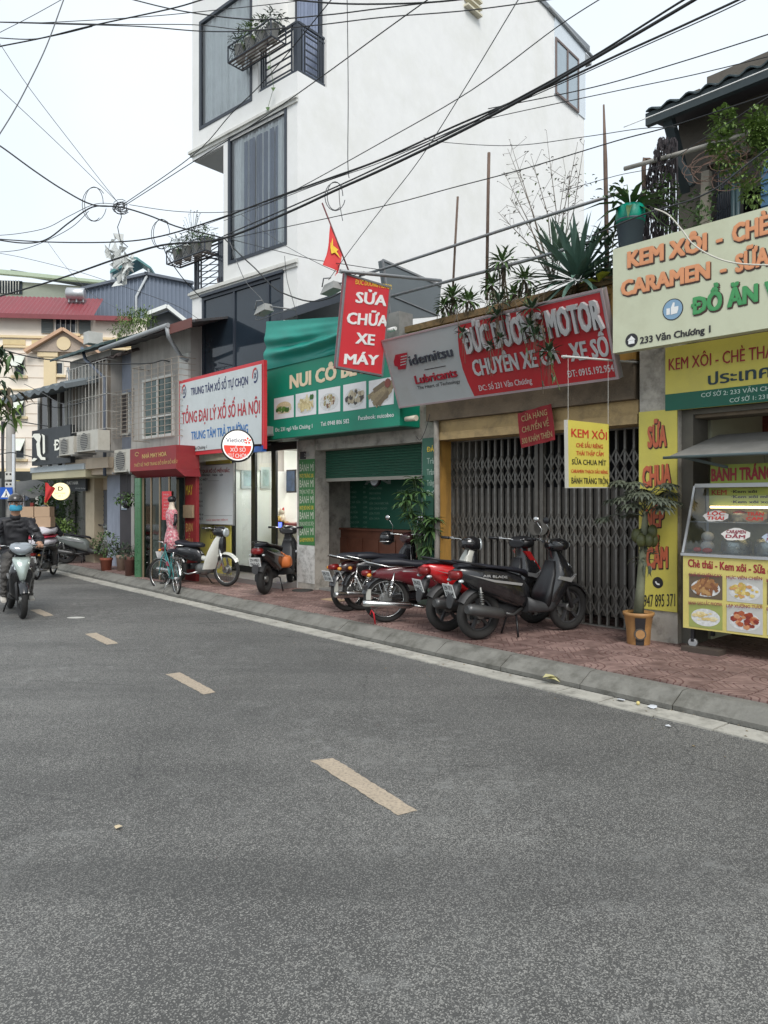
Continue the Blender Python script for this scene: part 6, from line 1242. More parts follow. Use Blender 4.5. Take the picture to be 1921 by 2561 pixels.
# pediment
pa, pc, pb = G_.w(77,878,-.3), G_.w(160,830,-.3), G_.w(215,858,-.3); pb = (2*pc[0]-pa[0], pa[1])
b = B(); b.prism([(pa[0],pa[1]),(pb[0],pb[1]),(pc[0],pc[1])], -.3, 0); pd = part('pediment', b, mat('pediment_stucco',(.40,.33,.27),.9,var=.2,sc=14), fb, G_)
for e in (pa, pb): b = B(); b.bar((e[0]+(.25 if e is pb else -.25),-.36,e[1]-.05),(pc[0],-.36,pc[1]+.12),.4,.16); part('raking_cornice', b, mat('pediment_trim',(.55,.36,.24),.8), pd, G_)
b = B(); b.lathe([(.35,-.36),(.35,-.3)],(pc[0],0,pa[1]+.42),16,'y'); part('medallion', b, YT, pd, G_)
b = B(); b.box(pa[0]+.3,pa[0]+1.3,-.25,0,pa[1]-.25,pa[1]-.02); b.box(pa[0]+.6,pa[0]+1.2,-.2,0,pa[1]-6,pa[1]-.25); part('pilaster', b, YT, fb, G_)
# windows
def gwin(px0,px1,pyt,pyb,kind):
    x0,x1,z0,z1 = rect(G_,px0,px1,pyt,pyb,0); b = B(); t=.07
    for q_ in ((x0,x1,z1-t,z1),(x0,x1,z0,z0+t),(x0,x0+t,z0+t,z1-t),(x1-t,x1,z0+t,z1-t)): b.box(q_[0],q_[1],-.06,0,q_[2],q_[3])
    w = part('window', b, mat('window_frame_white',(.6,.58,.52),.6), fb, G_); g = B(); g.quad((x0+t,-.02,z0+t),(x1-t,-.02,z0+t),(x1-t,-.02,z1-t),(x0+t,-.02,z1-t)); part('pane', g, GLASSD, w, G_)
    if kind == 'open':
        b = B(); m_ = (z0+z1)/2+.1; b.hexa([(x0,-.75,m_-.25),(x1,-.75,m_-.25),(x1,-.7,m_-.25),(x0,-.7,m_-.25),(x0,-.06,z1-.05),(x1,-.06,z1-.05),(x1,-.02,z1-.05),(x0,-.02,z1-.05)]); part('open_sash', b, mat('frosted_pane',(.62,.66,.60),.3), w, G_)
    if kind == 'shut':
        for s in (-1,1):
            a = x0-.62 if s < 0 else x1+.05; b = B(); b.box(a,a+.57,-.08,-.01,z0,z1); sp = part('shutter', b, mat('grey_green_shutter',(.12,.14,.14),.7), w, G_)
            for j in range(8): zz = z0+.1+(z1-z0-.2)*j/8; b = B(); b.box(a+.06,a+.51,-.1,-.08,zz,zz+.05); part('louvre', b, mat('grey_green_shutter',(.12,.14,.14),.7), sp, G_)
        for j in range(5): xx = x0+.1+(x1-x0-.2)*j/4; b = B(); b.bar((xx,-.12,z0),(xx,-.12,z1),.03); part('bar', b, TRIM, w, G_)
    b = B(); b.box(x0-.12,x1+.12,-.16,0,z0-.12,z0); part('sill', b, YT, w, G_)
gwin(136,196,792,835,'shut'); gwin(36,64,888,940,'open'); gwin(36,64,993,1042,'open'); gwin(38,64,1096,1148,'open'); gwin(125,160,905,938,'plain'); gwin(-150,-110,888,940,'open'); gwin(-150,-110,993,1042,'open')
# red roof
RRF = mat('red_tin_roof', (.22,.045,.055), .5, var=.12, dirt=(.14,.04,.04), ds=.5, da=.4)
b = B(); za, zb = G_.z(0,786,-.5), G_.z(0,741,1.5); x = xa; n = int((G_.x(250,0)-xa)/.22)
xe = G_.x(246,.5)
for i in range(n*2+1):
    t = xa+(xe-xa)*i/(n*2); o = .05*(i % 2); b.v += [Vector((t,-.5,za+o)), Vector((t,1.5,zb+o))]
for i in range(n*2): b.f.append((i*2,i*2+2,i*2+3,i*2+1)); b.sm.append(False); b.mi.append(0)
part('roof', b, RRF, fb, G_); b = B(); b.box(xa,G_.x(330,-.5),-.56,-.5,za-.18,za+.06); b.box(xe,G_.x(330,-.5),-.5,1.5,za-.1,za); part('roof_edge', b, RRF, fb, G_)
# dark sheds behind
def shed(name, label, poly, y0, y1, m, cat='shed', rib=.35):
    r = root(name, label, cat, G_, (poly[0][0],y0,0)); b = B()
    P_ = poly; b.prism(P_, y0, y1); part('wall', b, m, r, G_)
    xs = [p[0] for p in P_]; x = min(xs)
    return r
def PX(px, py, y): return G_.w(px, py, y)
BG_ = mat('slate_blue_sheet', (.12,.15,.20), .55, .2, var=.08)
y = 2.5; P_ = [PX(210,800,y), PX(480,832,y), PX(480,709,y), PX(368,685,y), PX(210,724,y)]
zlow = 0; r = root('tin_shed', 'slate blue corrugated tin shed on the roof behind', 'building', G_, (P_[0][0],y,0)); b = B(); b.prism([(P_[0][0],0),(P_[1][0],0),P_[2],P_[3],P_[4]], y, y+6); part('wall', b, BG_, r, G_)
x = P_[0][0]
import bisect
def topz(xx):
    pts = [P_[4], P_[3], P_[2]]
    for (a, za_), (c, zc_) in zip(pts, pts[1:]):
        if a <= xx <= c: return za_+(zc_-za_)*(xx-a)/(c-a)
    return pts[-1][1]
b = B()
while x < P_[2][0]-.2: b.box(x,x+.07,y-.045,y,0,topz(x)-.12); x += .22
part('sheet_ribs', b, mat('slate_blue_rib',(.15,.18,.235),.5,.2), r, G_, kind='stuff')
for a, c in ((P_[4],P_[3]),(P_[3],P_[2])): b = B(); b.bar((a[0]-.1,y-.1,a[1]),(c[0]+.1,y-.1,c[1]),.3,.14); part('roof_edge', b, mat('shed_trim',(.10,.12,.15),.5), r, G_)
q_ = [PX(368,690,y-.1), PX(341,742,y-.1), PX(341,800,y-.1)]; b = B(); b.tube([(p[0],y-.12,p[1]) for p in q_],.07,6); part('downpipe', b, mat('pale_downpipe',(.45,.48,.5),.5), r, G_)
# teal rooftop canopy
y = 4; r = root('roof_canopy', 'small teal gabled canopy standing on the tin shed roof', 'canopy', G_, (PX(330,700,y)[0],y,PX(330,700,y)[1]))
A, Bq, C = PX(275,678,y), PX(343,643,y), PX(378,668,y); b = B(); b.prism([A,(Bq[0]-.5,Bq[1]-.0),Bq,C,(C[0],C[1]-.12),(Bq[0],Bq[1]-.15),(A[0],A[1]-.12)], y, y+1.6)
part('roof', b, mat('teal_sheet',(.07,.20,.20),.5), r, G_)
for px in (279,372): p = PX(px, 672, y+.1); p2 = PX(px, 702, y+.1); b = B(); b.bar((p[0],y+.1,p[1]),(p[0],y+.1,p2[1]),.1); part('post', b, PVC, r, G_)
# water heater
p = PX(190, 735, .8); r = root('solar_water_heater', 'silver solar water heater drum on the red roof', 'water heater', G_, (p[0],.8,p[1])); a, c = PX(167,735,.8), PX(213,738,.8)
b = B(); b.lathe([(.28,0),(.33,.04),(.33,c[0]-a[0]-.04),(.28,c[0]-a[0])],(a[0],.8,a[1]),16,'x'); part('drum', b, ALU, r, G_)
for px in (174,193,210): p1, p2 = PX(px,742,.8), PX(px,757,.8); b = B(); b.bar((p1[0],.7,p1[1]),(p1[0],.7,p2[1]),.06); part('leg', b, PVC, r, G_)
# green topped block
y = 9; r = root('green_block', 'pale green block with dark eaves behind the red roof', 'building', G_, (PX(0,700,y)[0],y,0))
a0, a1, a2 = PX(-260,640,y), PX(0,665,y), PX(290,715,y); z_ = PX(0,760,y)[1]-2
b = B(); b.prism([(a0[0],0),(a2[0],0),(a2[0],PX(290,722,y)[1]),(a0[0],PX(0,690,y)[1])], y, y+6); part('wall', b, mat('pale_green_render',(.46,.50,.42),.8,var=.08), r, G_)
for q_, m_ in (((PX(0,656,y-1),PX(275,705,y-1)),mat('pale_green_tin',(.38,.46,.34),.6)),):
    b = B(); b.prism([(PX(-260,640,y-1)[0],q_[0][1]),q_[1],(q_[1][0],q_[1][1]-.15),(PX(-260,640,y-1)[0],PX(0,671,y-1)[1])], y-1.2, y-.8); part('roof_edge', b, m_, r, G_)
b = B(); b.prism([PX(28,682,y-.5),PX(262,722,y-.5),PX(262,712,y-.5),PX(28,675,y-.5)], y-.6, y-.01); part('dark_eave', b, DKFRAME, r, G_)
x0,x1,z0,z1 = rect(G_,0,55,702,735,y-.1); b = B(); b.box(x0,x1,y-.1,y,z0,z1); w = part('window', b, GLASSD, r, G_)
for i in range(8): xx = x0+(x1-x0)*i/8; b = B(); b.bar((xx,y-.2,z0),(xx,y-.2,z1),.05); part('bar', b, TRIM, w, G_)
# white gable behind tailor roof
y = -6; g0, g1, g2 = G_.w(365,789,y), G_.w(420,768,y), G_.w(476,812,y); r = root('white_gable', 'white gable end with dark opening behind the tailor roof', 'building', G_, (g1[0],y,0))
b = B(); b.bar((g0[0],y,g0[1]),(g1[0],y,g1[1]),.5,.16); part('verge_board', b, mat('verge_white',(.72,.74,.72),.6), r, G_); b = B(); b.bar((g1[0],y,g1[1]),(g2[0],y,g2[1]),.5,.16); part('verge_board', b, MC['verge_white'], r, G_)
b = B(); b.prism([(g0[0],g0[1]-3),(g2[0],g2[1]-3),(g2[0],g2[1]-.1),(g1[0],g1[1]-.12),(g0[0],g0[1]-.1)], y+.2, y+3); part('wall', b, mat('gable_dark',(.06,.065,.07),.7), r, G_)
# roof top clutter above tailor house
b = B(); x_, z_ = T_.w(232,840,1.2); b.box(x_-.15,x_+.2,1.0,1.4,z_-.25,z_+.08); solo('roof_bundle', b, mat('white_sack',(.5,.5,.47),.7,var=.2), T_, 'pale bundle and box stored on the green roof edge', 'bundle')
# street pole, boxes, crossing sign
p = WF.g(27, 1420, .15); SP = Fr(WF.pt(27,1300,22).x, 22, R(0)); zt = HC+(YH-1038)/F*22
r = root('utility_pole', 'grey concrete utility pole with tangled wires and meter boxes', 'pole', SP, (0,0,0)); b = B(); b.tube([(0,0,0),(0,0,zt)],[.15,.12],12); part('pole', b, mat('pole_concrete',(.33,.32,.30),.9,var=.2), r, SP)
for pyt, pyb in ((1181,1200),(1206,1226)):
    z0, z1 = HC+(YH-pyb)/F*22, HC+(YH-pyt)/F*22; b = B(); b.box(-.05,.17,-.24,-.13,z0,z1); mb_ = part('meter_box', b, mat('meter_white',(.55,.54,.5),.5), r, SP)
    for s in (0,1): b = B(); b.box(-.02+s*.11,.03+s*.11,-.25,-.241,z1-.09,z1-.04); part('meter_window', b, BLACKP, mb_, SP)
b = B()
for i in range(5): b.tube([(-.12-.02*i,-.14,zt-.2),(-.14-.01*i,-.16,zt-1.2),(-.10-.02*i,-.15,zt-2.6),(-.12,-.15,.5)],.018,5)
part('wire_bundle', b, CABLE, r, SP)
b = B(); b.tube([(.22,-.3,0),(.24,-.3,zt-.6)],.045,8); solo('thin_post', b, mat('white_post',(.5,.53,.56),.5), SP, 'slim pale metal post beside the concrete utility pole', 'post')
z0, z1 = HC+(YH-1248)/F*21.5, HC+(YH-1222)/F*21.5; r = root('crossing_sign', 'square blue pedestrian crossing sign with white triangle', 'traffic sign', SP, (.08,-.4,z0))
b = B(); b.box(-.10,.26,-.42,-.40,z0,z1+.04); part('plate', b, mat('traffic_blue',(.01,.09,.45),.4), r, SP)
pn = Panel(SP, (-.10,-.42,z0),(.26,-.42,z0),(-.10,-.42,z1+.04)); b = B(); pn.poly(b, [(.03,.05),(.33,.05),(.18,.30)], .004); part('triangle', b, WHITEP, r, SP)
b = B(); pn.poly(b, [(.17,.20),(.19,.20),(.20,.14),(.235,.07),(.215,.065),(.185,.12),(.155,.065),(.135,.07),(.165,.14)][::-1], .007); pn.poly(b, [(.18+.015*math.cos(k*1.05),.225+.015*math.sin(k*1.05)) for k in range(6)], .007); part('walker_symbol', b, BLACKP, r, SP)
# dark tarpaulin awning and stall behind the riders
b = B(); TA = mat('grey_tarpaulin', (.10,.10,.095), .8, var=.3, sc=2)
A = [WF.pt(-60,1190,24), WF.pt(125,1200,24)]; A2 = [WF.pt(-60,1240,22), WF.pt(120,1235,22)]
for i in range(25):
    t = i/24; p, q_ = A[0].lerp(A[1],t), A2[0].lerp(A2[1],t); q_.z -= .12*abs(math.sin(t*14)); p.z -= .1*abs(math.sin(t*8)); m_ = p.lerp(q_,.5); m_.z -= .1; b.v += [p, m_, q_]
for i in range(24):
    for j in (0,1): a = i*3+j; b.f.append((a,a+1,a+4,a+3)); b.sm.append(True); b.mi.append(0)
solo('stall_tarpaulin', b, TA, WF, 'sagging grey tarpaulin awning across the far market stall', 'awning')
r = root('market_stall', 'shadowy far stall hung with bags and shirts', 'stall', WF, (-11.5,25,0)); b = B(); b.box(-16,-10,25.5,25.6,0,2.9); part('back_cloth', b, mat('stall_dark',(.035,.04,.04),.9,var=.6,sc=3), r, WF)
for i in range(12):
    x = -12.4+i*.16+random.uniform(-.04,.04); z = random.uniform(1.3,2.1); b = B(); b.hexa([(x,24.9,z),(x+.14,24.9,z),(x+.14,25,z),(x,25,z),(x+.02,24.9,z+.5),(x+.12,24.9,z+.5),(x+.12,25,z+.5),(x+.02,25,z+.5)])
    part('hanging_shirt', b, mat('cloth_%d' % (i % 6), [(.5,.42,.12),(.35,.36,.38),(.08,.10,.15),(.35,.06,.05),(.55,.55,.5),(.1,.2,.15)][i % 6], .8, var=.2), r, WF)
# ================================================================ motorbikes, bicycle, riders
def paint(nm, c, r=.25, v=.08): return mat(nm, c, r, 0, var=v, coat=.6, dirt=(.14,.13,.12), ds=9, da=.12)
PBLK, PRED, PWHT, PMAR = paint('black_gloss_paint', (.012,.012,.014)), paint('red_gloss_paint', (.50,.012,.015)), paint('white_gloss_paint', (.62,.62,.56)), paint('maroon_paint', (.12,.012,.018))
DARKGREY = mat('dark_grey_plastic', (.04,.04,.042), .55, var=.2); ENG = mat('engine_alloy', (.24,.24,.23), .45, .8, var=.4, sc=20); TAILR = mat('tail_red', (.16,.006,.006), .3)
CLEAR = mat('clear_lens', (.55,.6,.62), .1, .2); PLATE = mat('plate_white', (.60,.61,.60), .5, var=.06)
def wheel(root_, x, r, w, kind, tag='wheel'):
    b = B(); b.torus((x,0,r), r-w, w, 30, 10); wh = part(tag, b, RUBBER, root_)
    b = B(); b.torus((x,0,r), r-w*2.0, w*.30, 30, 6); part('rim', b, CHROME if kind == 'spoke' else DARKGREY, wh)
    b = B(); b.lathe([(.055 if kind == 'spoke' else .05,-.05),(.06 if kind == 'spoke' else .055,0),(.055,.05)], (x,0,r), 14, 'y'); part('hub', b, ENG, wh)
    if kind == 'spoke':
        b = B()
        for i in range(28):
            a = 6.283*i/28; a2 = a+(.5 if i % 2 else -.5); s = .035 if (i//2) % 2 else -.035
            b.tube([(x+.055*math.cos(a2),s,r+.055*math.sin(a2)),(x+(r-w*2.1)*math.cos(a),s*.2,r+(r-w*2.1)*math.sin(a))],.0022,3,False)
        part('spokes', b, CHROME, wh, kind='stuff')
    else:
        for i in range(5):
            a = 6.283*i/5+.3; b = B(); b.bar((x+.04*math.cos(a),0,r+.04*math.sin(a)),(x+(r-w*1.9)*math.cos(a+.15),0,r+(r-w*1.9)*math.sin(a+.15)),.035,.03); part('wheel_spoke', b, DARKGREY if kind == 'cast' else ENG, wh)
    b = B(); b.lathe([(r*.42,.052),(r*.42,.056)], (x,0,r), 20, 'y') if kind != 'spoke' else b.lathe([(.075,.02),(.08,.05)], (x,0,r), 14, 'y'); part('brake_disc', b, STEEL, wh)
    return wh
def fender(root_, x, r, a0, a1, w, m, name='fender', hw=.06):
    b = B(); n = 10
    for i in range(n+1):
        a = R(a0+(a1-a0)*i/n)
        for s, k in ((-hw,-.03),(-hw*.6,.0),(0,.012),(hw*.6,0),(hw,-.03)): rr = r+w+k; b.v.append(Vector((x+rr*math.cos(a), s, r+rr*math.sin(a))))
    for i in range(n):
        for j in range(4): a_ = i*5+j; b.f.append((a_,a_+5,a_+6,a_+1)); b.sm.append(True); b.mi.append(0)
    part(name, b, m, root_)
def plate(root_, x, z, lines, tilt=.06, s=1):
    fr = Fr(0,0,0); fr.M = WM[root_.name]; fr.I = fr.M.inverted(); fr.o = fr.I @ Vector((0,0,HC))
    pn = Panel(fr, (x+tilt,.095*s,z),(x+tilt,-.095*s,z),(x,.095*s,z+.14)); b = B(); pn.slab(b,0,pn.w,0,pn.h,.006,0); p = part('number_plate', b, PLATE, root_, fr)
    W_ = WM[root_.name]
    for i, t in enumerate(lines): txt(pn, p, t, (pn.w*.1,pn.h*(.56-.44*i)),(pn.w*.9,pn.h*(.56-.44*i)), pn.h*.33, BLACKP, .002, .02, local=True)
def bars(r, x, z, wd, steer, m=BLACK, mirrors=(1,1), rise=.03, back=.12):
    """handlebar, grips, levers, mirrors; steer turns them"""
    S = Matrix.Translation((x,0,z)) @ Matrix.Rotation(steer,4,'Z'); P = lambda a,b_,c: S @ Vector((a,b_,c))
    b = B(); b.tube([P(-back,-wd,rise),P(-.02,-wd*.5,.02),P(0,0,0),P(-.02,wd*.5,.02),P(-back,wd,rise)],.011,6); part('handlebar', b, CHROME, r)
    for s in (-1,1):
        b = B(); b.tube([P(-back,s*wd,rise),P(-back*1.35,s*(wd+.0)+s*.115,rise+.005)],.018,8); part('grip', b, BLACK, r)
        b = B(); b.tube([P(-back+.05,s*wd*.9,rise),P(-back+.06,s*wd*1.02,rise+.01),P(-back*1.1+.03,s*(wd+.13),rise+.0)],.007,5); part('brake_lever', b, ALU, r)
    for s, k in zip((-1,1), mirrors):
        if k:
            b = B(); b.tube([P(-back+.03,s*wd*.85,rise+.01),P(-back+.07,s*(wd*.95),rise+.12),P(-back+.02,s*(wd+.02),rise+.20)],.005,5); st = part('mirror', b, CHROME, r)
            b = B(); c = P(-back+.01,s*(wd+.045),rise+.235); b.ball(c,(.018,.055,.04),10,6); part('mirror_head', b, BLACK if k == 1 else CHROME, st)
def exhaust(r, side, m, x0, x1, z0, z1, rad, y=.13):
    b = B(); b.tube([(x1+.30,side*.06,z1+.02),(x1+.12,side*y*.9,z1-.03),(x1,side*y,z1)],.016,6); b.tube([(x1,side*y,z1),(x1-.06,side*y,z1),(x0+.04,side*y,z0),(x0,side*y,z0)],[rad*.5,rad,rad*1.05,rad*.75],12); part('exhaust', b, m, r)
def stand(r, x, side=-1):
    b = B(); b.tube([(x,side*.08,.20),(x+.03,side*.24,.012)],.010,6); b.bar((x+.0,side*.25,.008),(x+.07,side*.25,.008),.03,.012); part('side_stand', b, BLACK, r)
def centre(r, x):
    b = B(); [b.tube([(x,s*.08,.24),(x-.03,s*.15,.012)],.012,6) for s in (-1,1)]; b.tube([(x,-.08,.24),(x,.08,.24)],.012,6); part('centre_stand', b, BLACK, r)
def shock(r, xa, za, xb, zb, y, m=ENG):
    b = B(); b.tube([(xa,y,za),(xb,y,zb)],.014,8); 
    a, c = Vector((xa,y,za)), Vector((xb,y,zb)); u = (c-a)
    n = Vector((-u.z,0,u.x)).normalized(); pts = []
    for i in range(49): t = i/48; q = i*.95; pts.append(a+u*(.25+.6*t)+n*.024*math.cos(q)+Vector((0,.024*math.sin(q),0)))
    b.tube(pts,.005,4); part('shock_absorber', b, m, r)
def cub(name, label, fr, x, y, rz, z=.155, body=PMAR, shield=PWHT, seat=SEATM, steer=.3, rlines=('29-X1','510.35'), tailcol=TAILR, lean=0, mirrors=(0,0), group=None, box=True):
    r = root(name, label, 'motorbike', fr, (x,y,z), rz, group); q = .605
    wheel(r, -.6, .29, .034, 'spoke'); wheel(r, .62, .29, .030, 'spoke', 'wheel')
    fender(r, -.6, .29, 20, 165, .02, PBLK, hw=.06); fender(r, .62, .29, 30, 165, .02, shield if shield is not PBLK else PBLK, hw=.05)
    for s in (-.065,.065): b = B(); b.tube([(.62,s,.29),(.56,s,.52),(.50,s*.8,.66)],[.02,.021,.022],8); part('fork_leg', b, CHROME, r)
    b = B(); b.loft([(.46,.55,.90,.05),(.50,.50,.93,.07),(.55,.52,.94,.06),(.58,.56,.90,.04)]); part('steering_cover', b, PBLK, r)
    # headlight cowl and clocks
    b = B(); b.loft([(.36,.92,1.0,.08),(.43,.88,1.05,.11),(.52,.86,1.06,.11),(.60,.88,1.03,.08),(.63,.92,1.0,.04)]); part('cowl', b, body if body is not PMAR else PBLK, r)
    b = B(); b.lathe([(.075,0),(.08,.03),(.05,.045)], (.59,0,.95), 16, 'x'); part('headlight', b, CLEAR, r)
    bars(r, .42, 1.0, .20, steer, mirrors=mirrors)
    # leg shield: two curved wings
    for s in (-1,1):
        b = B(); prof = [(.54,.93,.05),(.47,.80,.11),(.42,.62,.19),(.38,.45,.23),(.32,.30,.22)]
        for x_, z_, w_ in prof: b.v += [Vector((x_+.06,0+s*.02,z_)), Vector((x_+.03,s*w_*.6,z_)), Vector((x_-.05,s*w_,z_)), Vector((x_-.065,s*w_,z_)), Vector((x_+.01,s*w_*.6,z_-.005))]
        for i in range(4):
            for j in range(4): a = i*5+j; b.f.append((a,a+5,a+6,a+1)); b.sm.append(True); b.mi.append(0)
        part('leg_shield', b, shield, r)
    b = B(); b.tube([(.48,0,.80),(.35,0,.52),(.15,0,.47),(-.15,0,.52)],.05,10); part('main_tube', b, shield, r)
    b = B(); b.loft([(-.78,.56,.62,.03),(-.68,.54,.68,.09),(-.45,.50,.72,.105),(-.2,.42,.72,.10),(-.02,.40,.66,.07),(.08,.42,.56,.05)],12,3); part('side_panel', b, body, r)
    b = B(); b.loft([(-.80,.60,.635,.02),(-.70,.60,.655,.05),(-.40,.605,.665,.104),(-.15,.60,.66,.09)]); part('stripe', b, mat('stripe_silver',(.4,.4,.4),.4,.5), r)
    b = B(); b.loft([(-.78,.735,.77,.07),(-.66,.71,.80,.12),(-.45,.70,.80,.135),(-.28,.68,.765,.13),(-.10,.665,.765,.12),(.02,.67,.76,.09),(.09,.68,.74,.05)],14,3); part('seat', b, seat, r)
    b = B(); b.tube([(-.28,-.12,.70),(-.60,-.15,.70),(-.86,-.12,.76),(-.90,0,.78),(-.86,.12,.76),(-.60,.15,.70),(-.28,.12,.70)],.010,6); part('grab_rail', b, CHROME, r)
    b = B(); b.loft([(-.91,.59,.64,.045),(-.87,.575,.655,.06),(-.80,.57,.66,.07)],12,3); part('tail_light', b, TAILR, r)
    for s in (-1,1): b = B(); b.ball((-.84,s*.13,.60),(.03,.03,.025)); part('indicator', b, mat('amber_lens',(.6,.25,.03),.3), r)
    plate(r, -.985, .43, rlines)
    b = B(); b.loft([(-.05,.20,.36,.06),(.05,.17,.40,.10),(.16,.18,.38,.09),(.30,.24,.36,.055),(.34,.26,.34,.04)],12,2.6); part('engine', b, ENG, r)
    b = B(); [b.box(.17+i*.022,.18+i*.022,-.06,.06,.22,.38) for i in range(6)]; part('cooling_fins', b, ENG, r)
    b = B(); b.bar((-.6,.07,.29),(-.05,.07,.33),.03,.06); b.loft([(-.62,.24,.34,.012,.075),(-.05,.26,.40,.014,.08)],8,3); part('chain_case', b, PBLK, r)
    exhaust(r, -1, CHROME, -.92, -.28, .26, .22, .042); stand(r, .05, 1); shock(r, -.52, .62, -.58, .32, -.10, CHROME); shock(r, -.52, .62, -.58, .32, .10, CHROME)
    b = B(); b.tube([(.10,-.20,.22),(.10,.20,.22)],.012,6); part('footrest', b, BLACK, r)
    if box: b = B(); b.box(-.86,-.80,-.04,.04,.28,.42); part('mudflap', b, mat('pale_mudflap',(.40,.40,.36),.7), r)
    return r
def scooter(name, label, fr, x, y, rz, z=.155, body=PBLK, trim=PBLK, steer=.4, rlines=('29-T1','125.01'), lights=True, wr=.275, tail=None, mirrors=(0,1), group=None, scale=1, electric=False):
    r = root(name, label, 'motorbike', fr, (x,y,z), rz, group)
    wheel(r, -.60, wr, .052 if not electric else .06, 'cast'); wheel(r, .66, wr, .045, 'cast')
    fender(r, .66, wr, 25, 160, .015, trim, 'front_fender', .065); fender(r, -.60, wr, 30, 150, .02, DARKGREY, 'rear_hugger', .06)
    for s in (-.07,.07): b = B(); b.tube([(.66,s,wr),(.58,s,.50),(.52,s*.7,.66)],.022,8); part('fork_leg', b, DARKGREY, r)
    # rear body
    b = B(); b.loft([(-.93,.72,.77,.03),(-.86,.66,.80,.08),(-.72,.56,.80,.13),(-.50,.46,.78,.155),(-.28,.38,.74,.15),(-.08,.32,.68,.125),(.02,.30,.58,.10)],14,3); part('rear_body', b, body, r)
    for s in (-1,1):
        b = B(); b.prism([(-.86,.73),(-.5,.655),(-.12,.60),(-.14,.575),(-.5,.63)], s*.150, s*.162); part('side_stripe', b, mat('stripe_silver',(.4,.4,.4),.4,.5), r)
    b = B(); b.loft([(-.90,.79,.825,.05),(-.74,.785,.84,.11),(-.50,.77,.815,.135),(-.34,.75,.79,.13),(-.12,.71,.765,.12),(-.0,.68,.74,.08),(.05,.64,.70,.04)],14,3); part('seat', b, SEATM, r)
    b = B(); b.tube([(-.60,-.13,.79),(-.82,-.12,.85),(-.93,0,.87),(-.82,.12,.85),(-.60,.13,.79)],.014,6); part('grab_rail', b, tail or BLACK, r)
    b = B(); b.loft([(-.965,.68,.74,.02),(-.94,.66,.76,.09),(-.88,.67,.77,.11)],12,3); part('tail_light', b, TAILR if lights else CLEAR, r)
    for s in (-1,1): b = B(); b.ball((-.90,s*.11,.655),(.035,.022,.018)); part('indicator', b, CLEAR, r)
    # floor, centre and front apron
    b = B(); b.loft([(-.02,.26,.46,.13),(.10,.25,.40,.15),(.25,.25,.36,.15),(.36,.25,.42,.14)],14,3.5); part('floorboard', b, DARKGREY if body is not PRED else BLACK, r)
    b = B(); b.loftz([(.27,.20,.40,.10),(.36,.22,.50,.14),(.50,.28,.585,.15),(.60,.335,.64,.165),(.68,.37,.675,.165),(.75,.39,.645,.14),(.84,.40,.58,.10),(.93,.39,.51,.07),(.98,.37,.48,.06)]); part('front_apron', b, body if body is not PRED else PBLK, r)
    if body is PRED: b = B(); b.prism([(.40,.92),(.50,.93),(.665,.66),(.60,.60)], -.06, .06); b.prism([(.42,.90),(.50,.90),(.66,.68),(.60,.66)], -.12,.12); part('red_shield', b, PRED, r)
    b = B(); b.loftz([(.30,.19,.30,.15),(.48,.24,.33,.16),(.66,.33,.40,.12),(.82,.37,.43,.08)],12,3.5); part('inner_shield', b, BLACK, r)
    for s in (-1,1): b = B(); b.prism([(.38,.62),(.56,.58),(.64,.67),(.57,.63),(.40,.655)], s*.150, s*.176); part('apron_stripe', b, mat('stripe_silver',(.4,.4,.4),.4,.5), r)
    for s in (-1,1): b = B(); b.loft([(.56,.66,.80,.03,s*.10),(.63,.64,.76,.025,s*.08),(.665,.66,.72,.015,s*.05)],10,2.4); part('front_lamp', b, CLEAR, r)
    S = Matrix.Translation((.42,0,1.0)) @ Matrix.Rotation(steer,4,'Z')
    b = B(); b.loft([(-.06,-.05,.02,.10),(.0,-.08,.07,.15),(.08,-.08,.08,.17),(.15,-.06,.06,.13),(.19,-.03,.03,.06)],14,2.5); b.v = [S@v for v in b.v]; part('handlebar_cowl', b, body if body is not PRED else BLACK, r)
    b = B(); b.loft([(.14,-.05,.045,.09),(.20,-.03,.03,.05)],12,2.5); b.v = [S@v for v in b.v]; part('headlight', b, CLEAR, r)
    bars(r, .40, 1.02, .19, steer, mirrors=mirrors)
    plate(r, -1.01, .48, rlines, .05)
    b = B(); b.loft([(-.98,.36,.50,.055),(-.93,.44,.60,.06),(-.86,.55,.66,.06)],8,3); part('rear_mudguard', b, DARKGREY, r)
    b = B(); b.loft([(-.68,.20,.34,.05,.09),(-.45,.19,.40,.07,.09),(-.20,.20,.38,.08,.08),(-.02,.22,.34,.07,.06)],12,3); part('engine', b, DARKGREY, r)
    if not electric: exhaust(r, -1, mat('dull_silencer',(.10,.10,.10),.4,.6,var=.3), -.86, -.36, .36, .29, .058, .15)
    shock(r, -.66, .62, -.62, .32, .12 if electric else -.11); centre(r, -.15)
    return r
def posed(fn, name, label, px, py, head, **k):    # rear wheel contact pixel and heading from straight ahead (degrees, to the right)
    x, y = WF.g(px, py, .16); h = R(90-head); r = fn(name, label, WF, x+.6*math.cos(h), y+.6*math.sin(h), h, **k); rescale([r], (x,y,.155), 1.13 if fn is scooter else 1.13); return r
posed(scooter, 'parked_scooter', 'black scooter with silver stripes parked nearest, before the folding gate', 1197, 1600, 62, z=.162, rlines=('29-T1','258.64'), steer=-.45, mirrors=(1,2))
def decal(r, t, x0, z0, x1, z1, cap, y=-.166, m=None):
    fr = Fr(0,0,0); fr.M = WM[r.name]; fr.I = fr.M.inverted(); pn = Panel(fr, (-1,y,0),(1,y,0),(-1,y,1)); txt(pn, r, t, (x0+1,z0),(x1+1,z1), cap, m or mat('decal_silver',(.5,.5,.5),.4,.3), .004, .0, local=True)
bk_ = bpy.data.objects['parked_scooter']; decal(bk_, 'AIR BLADE', -.66, .695, -.34, .665, .028)
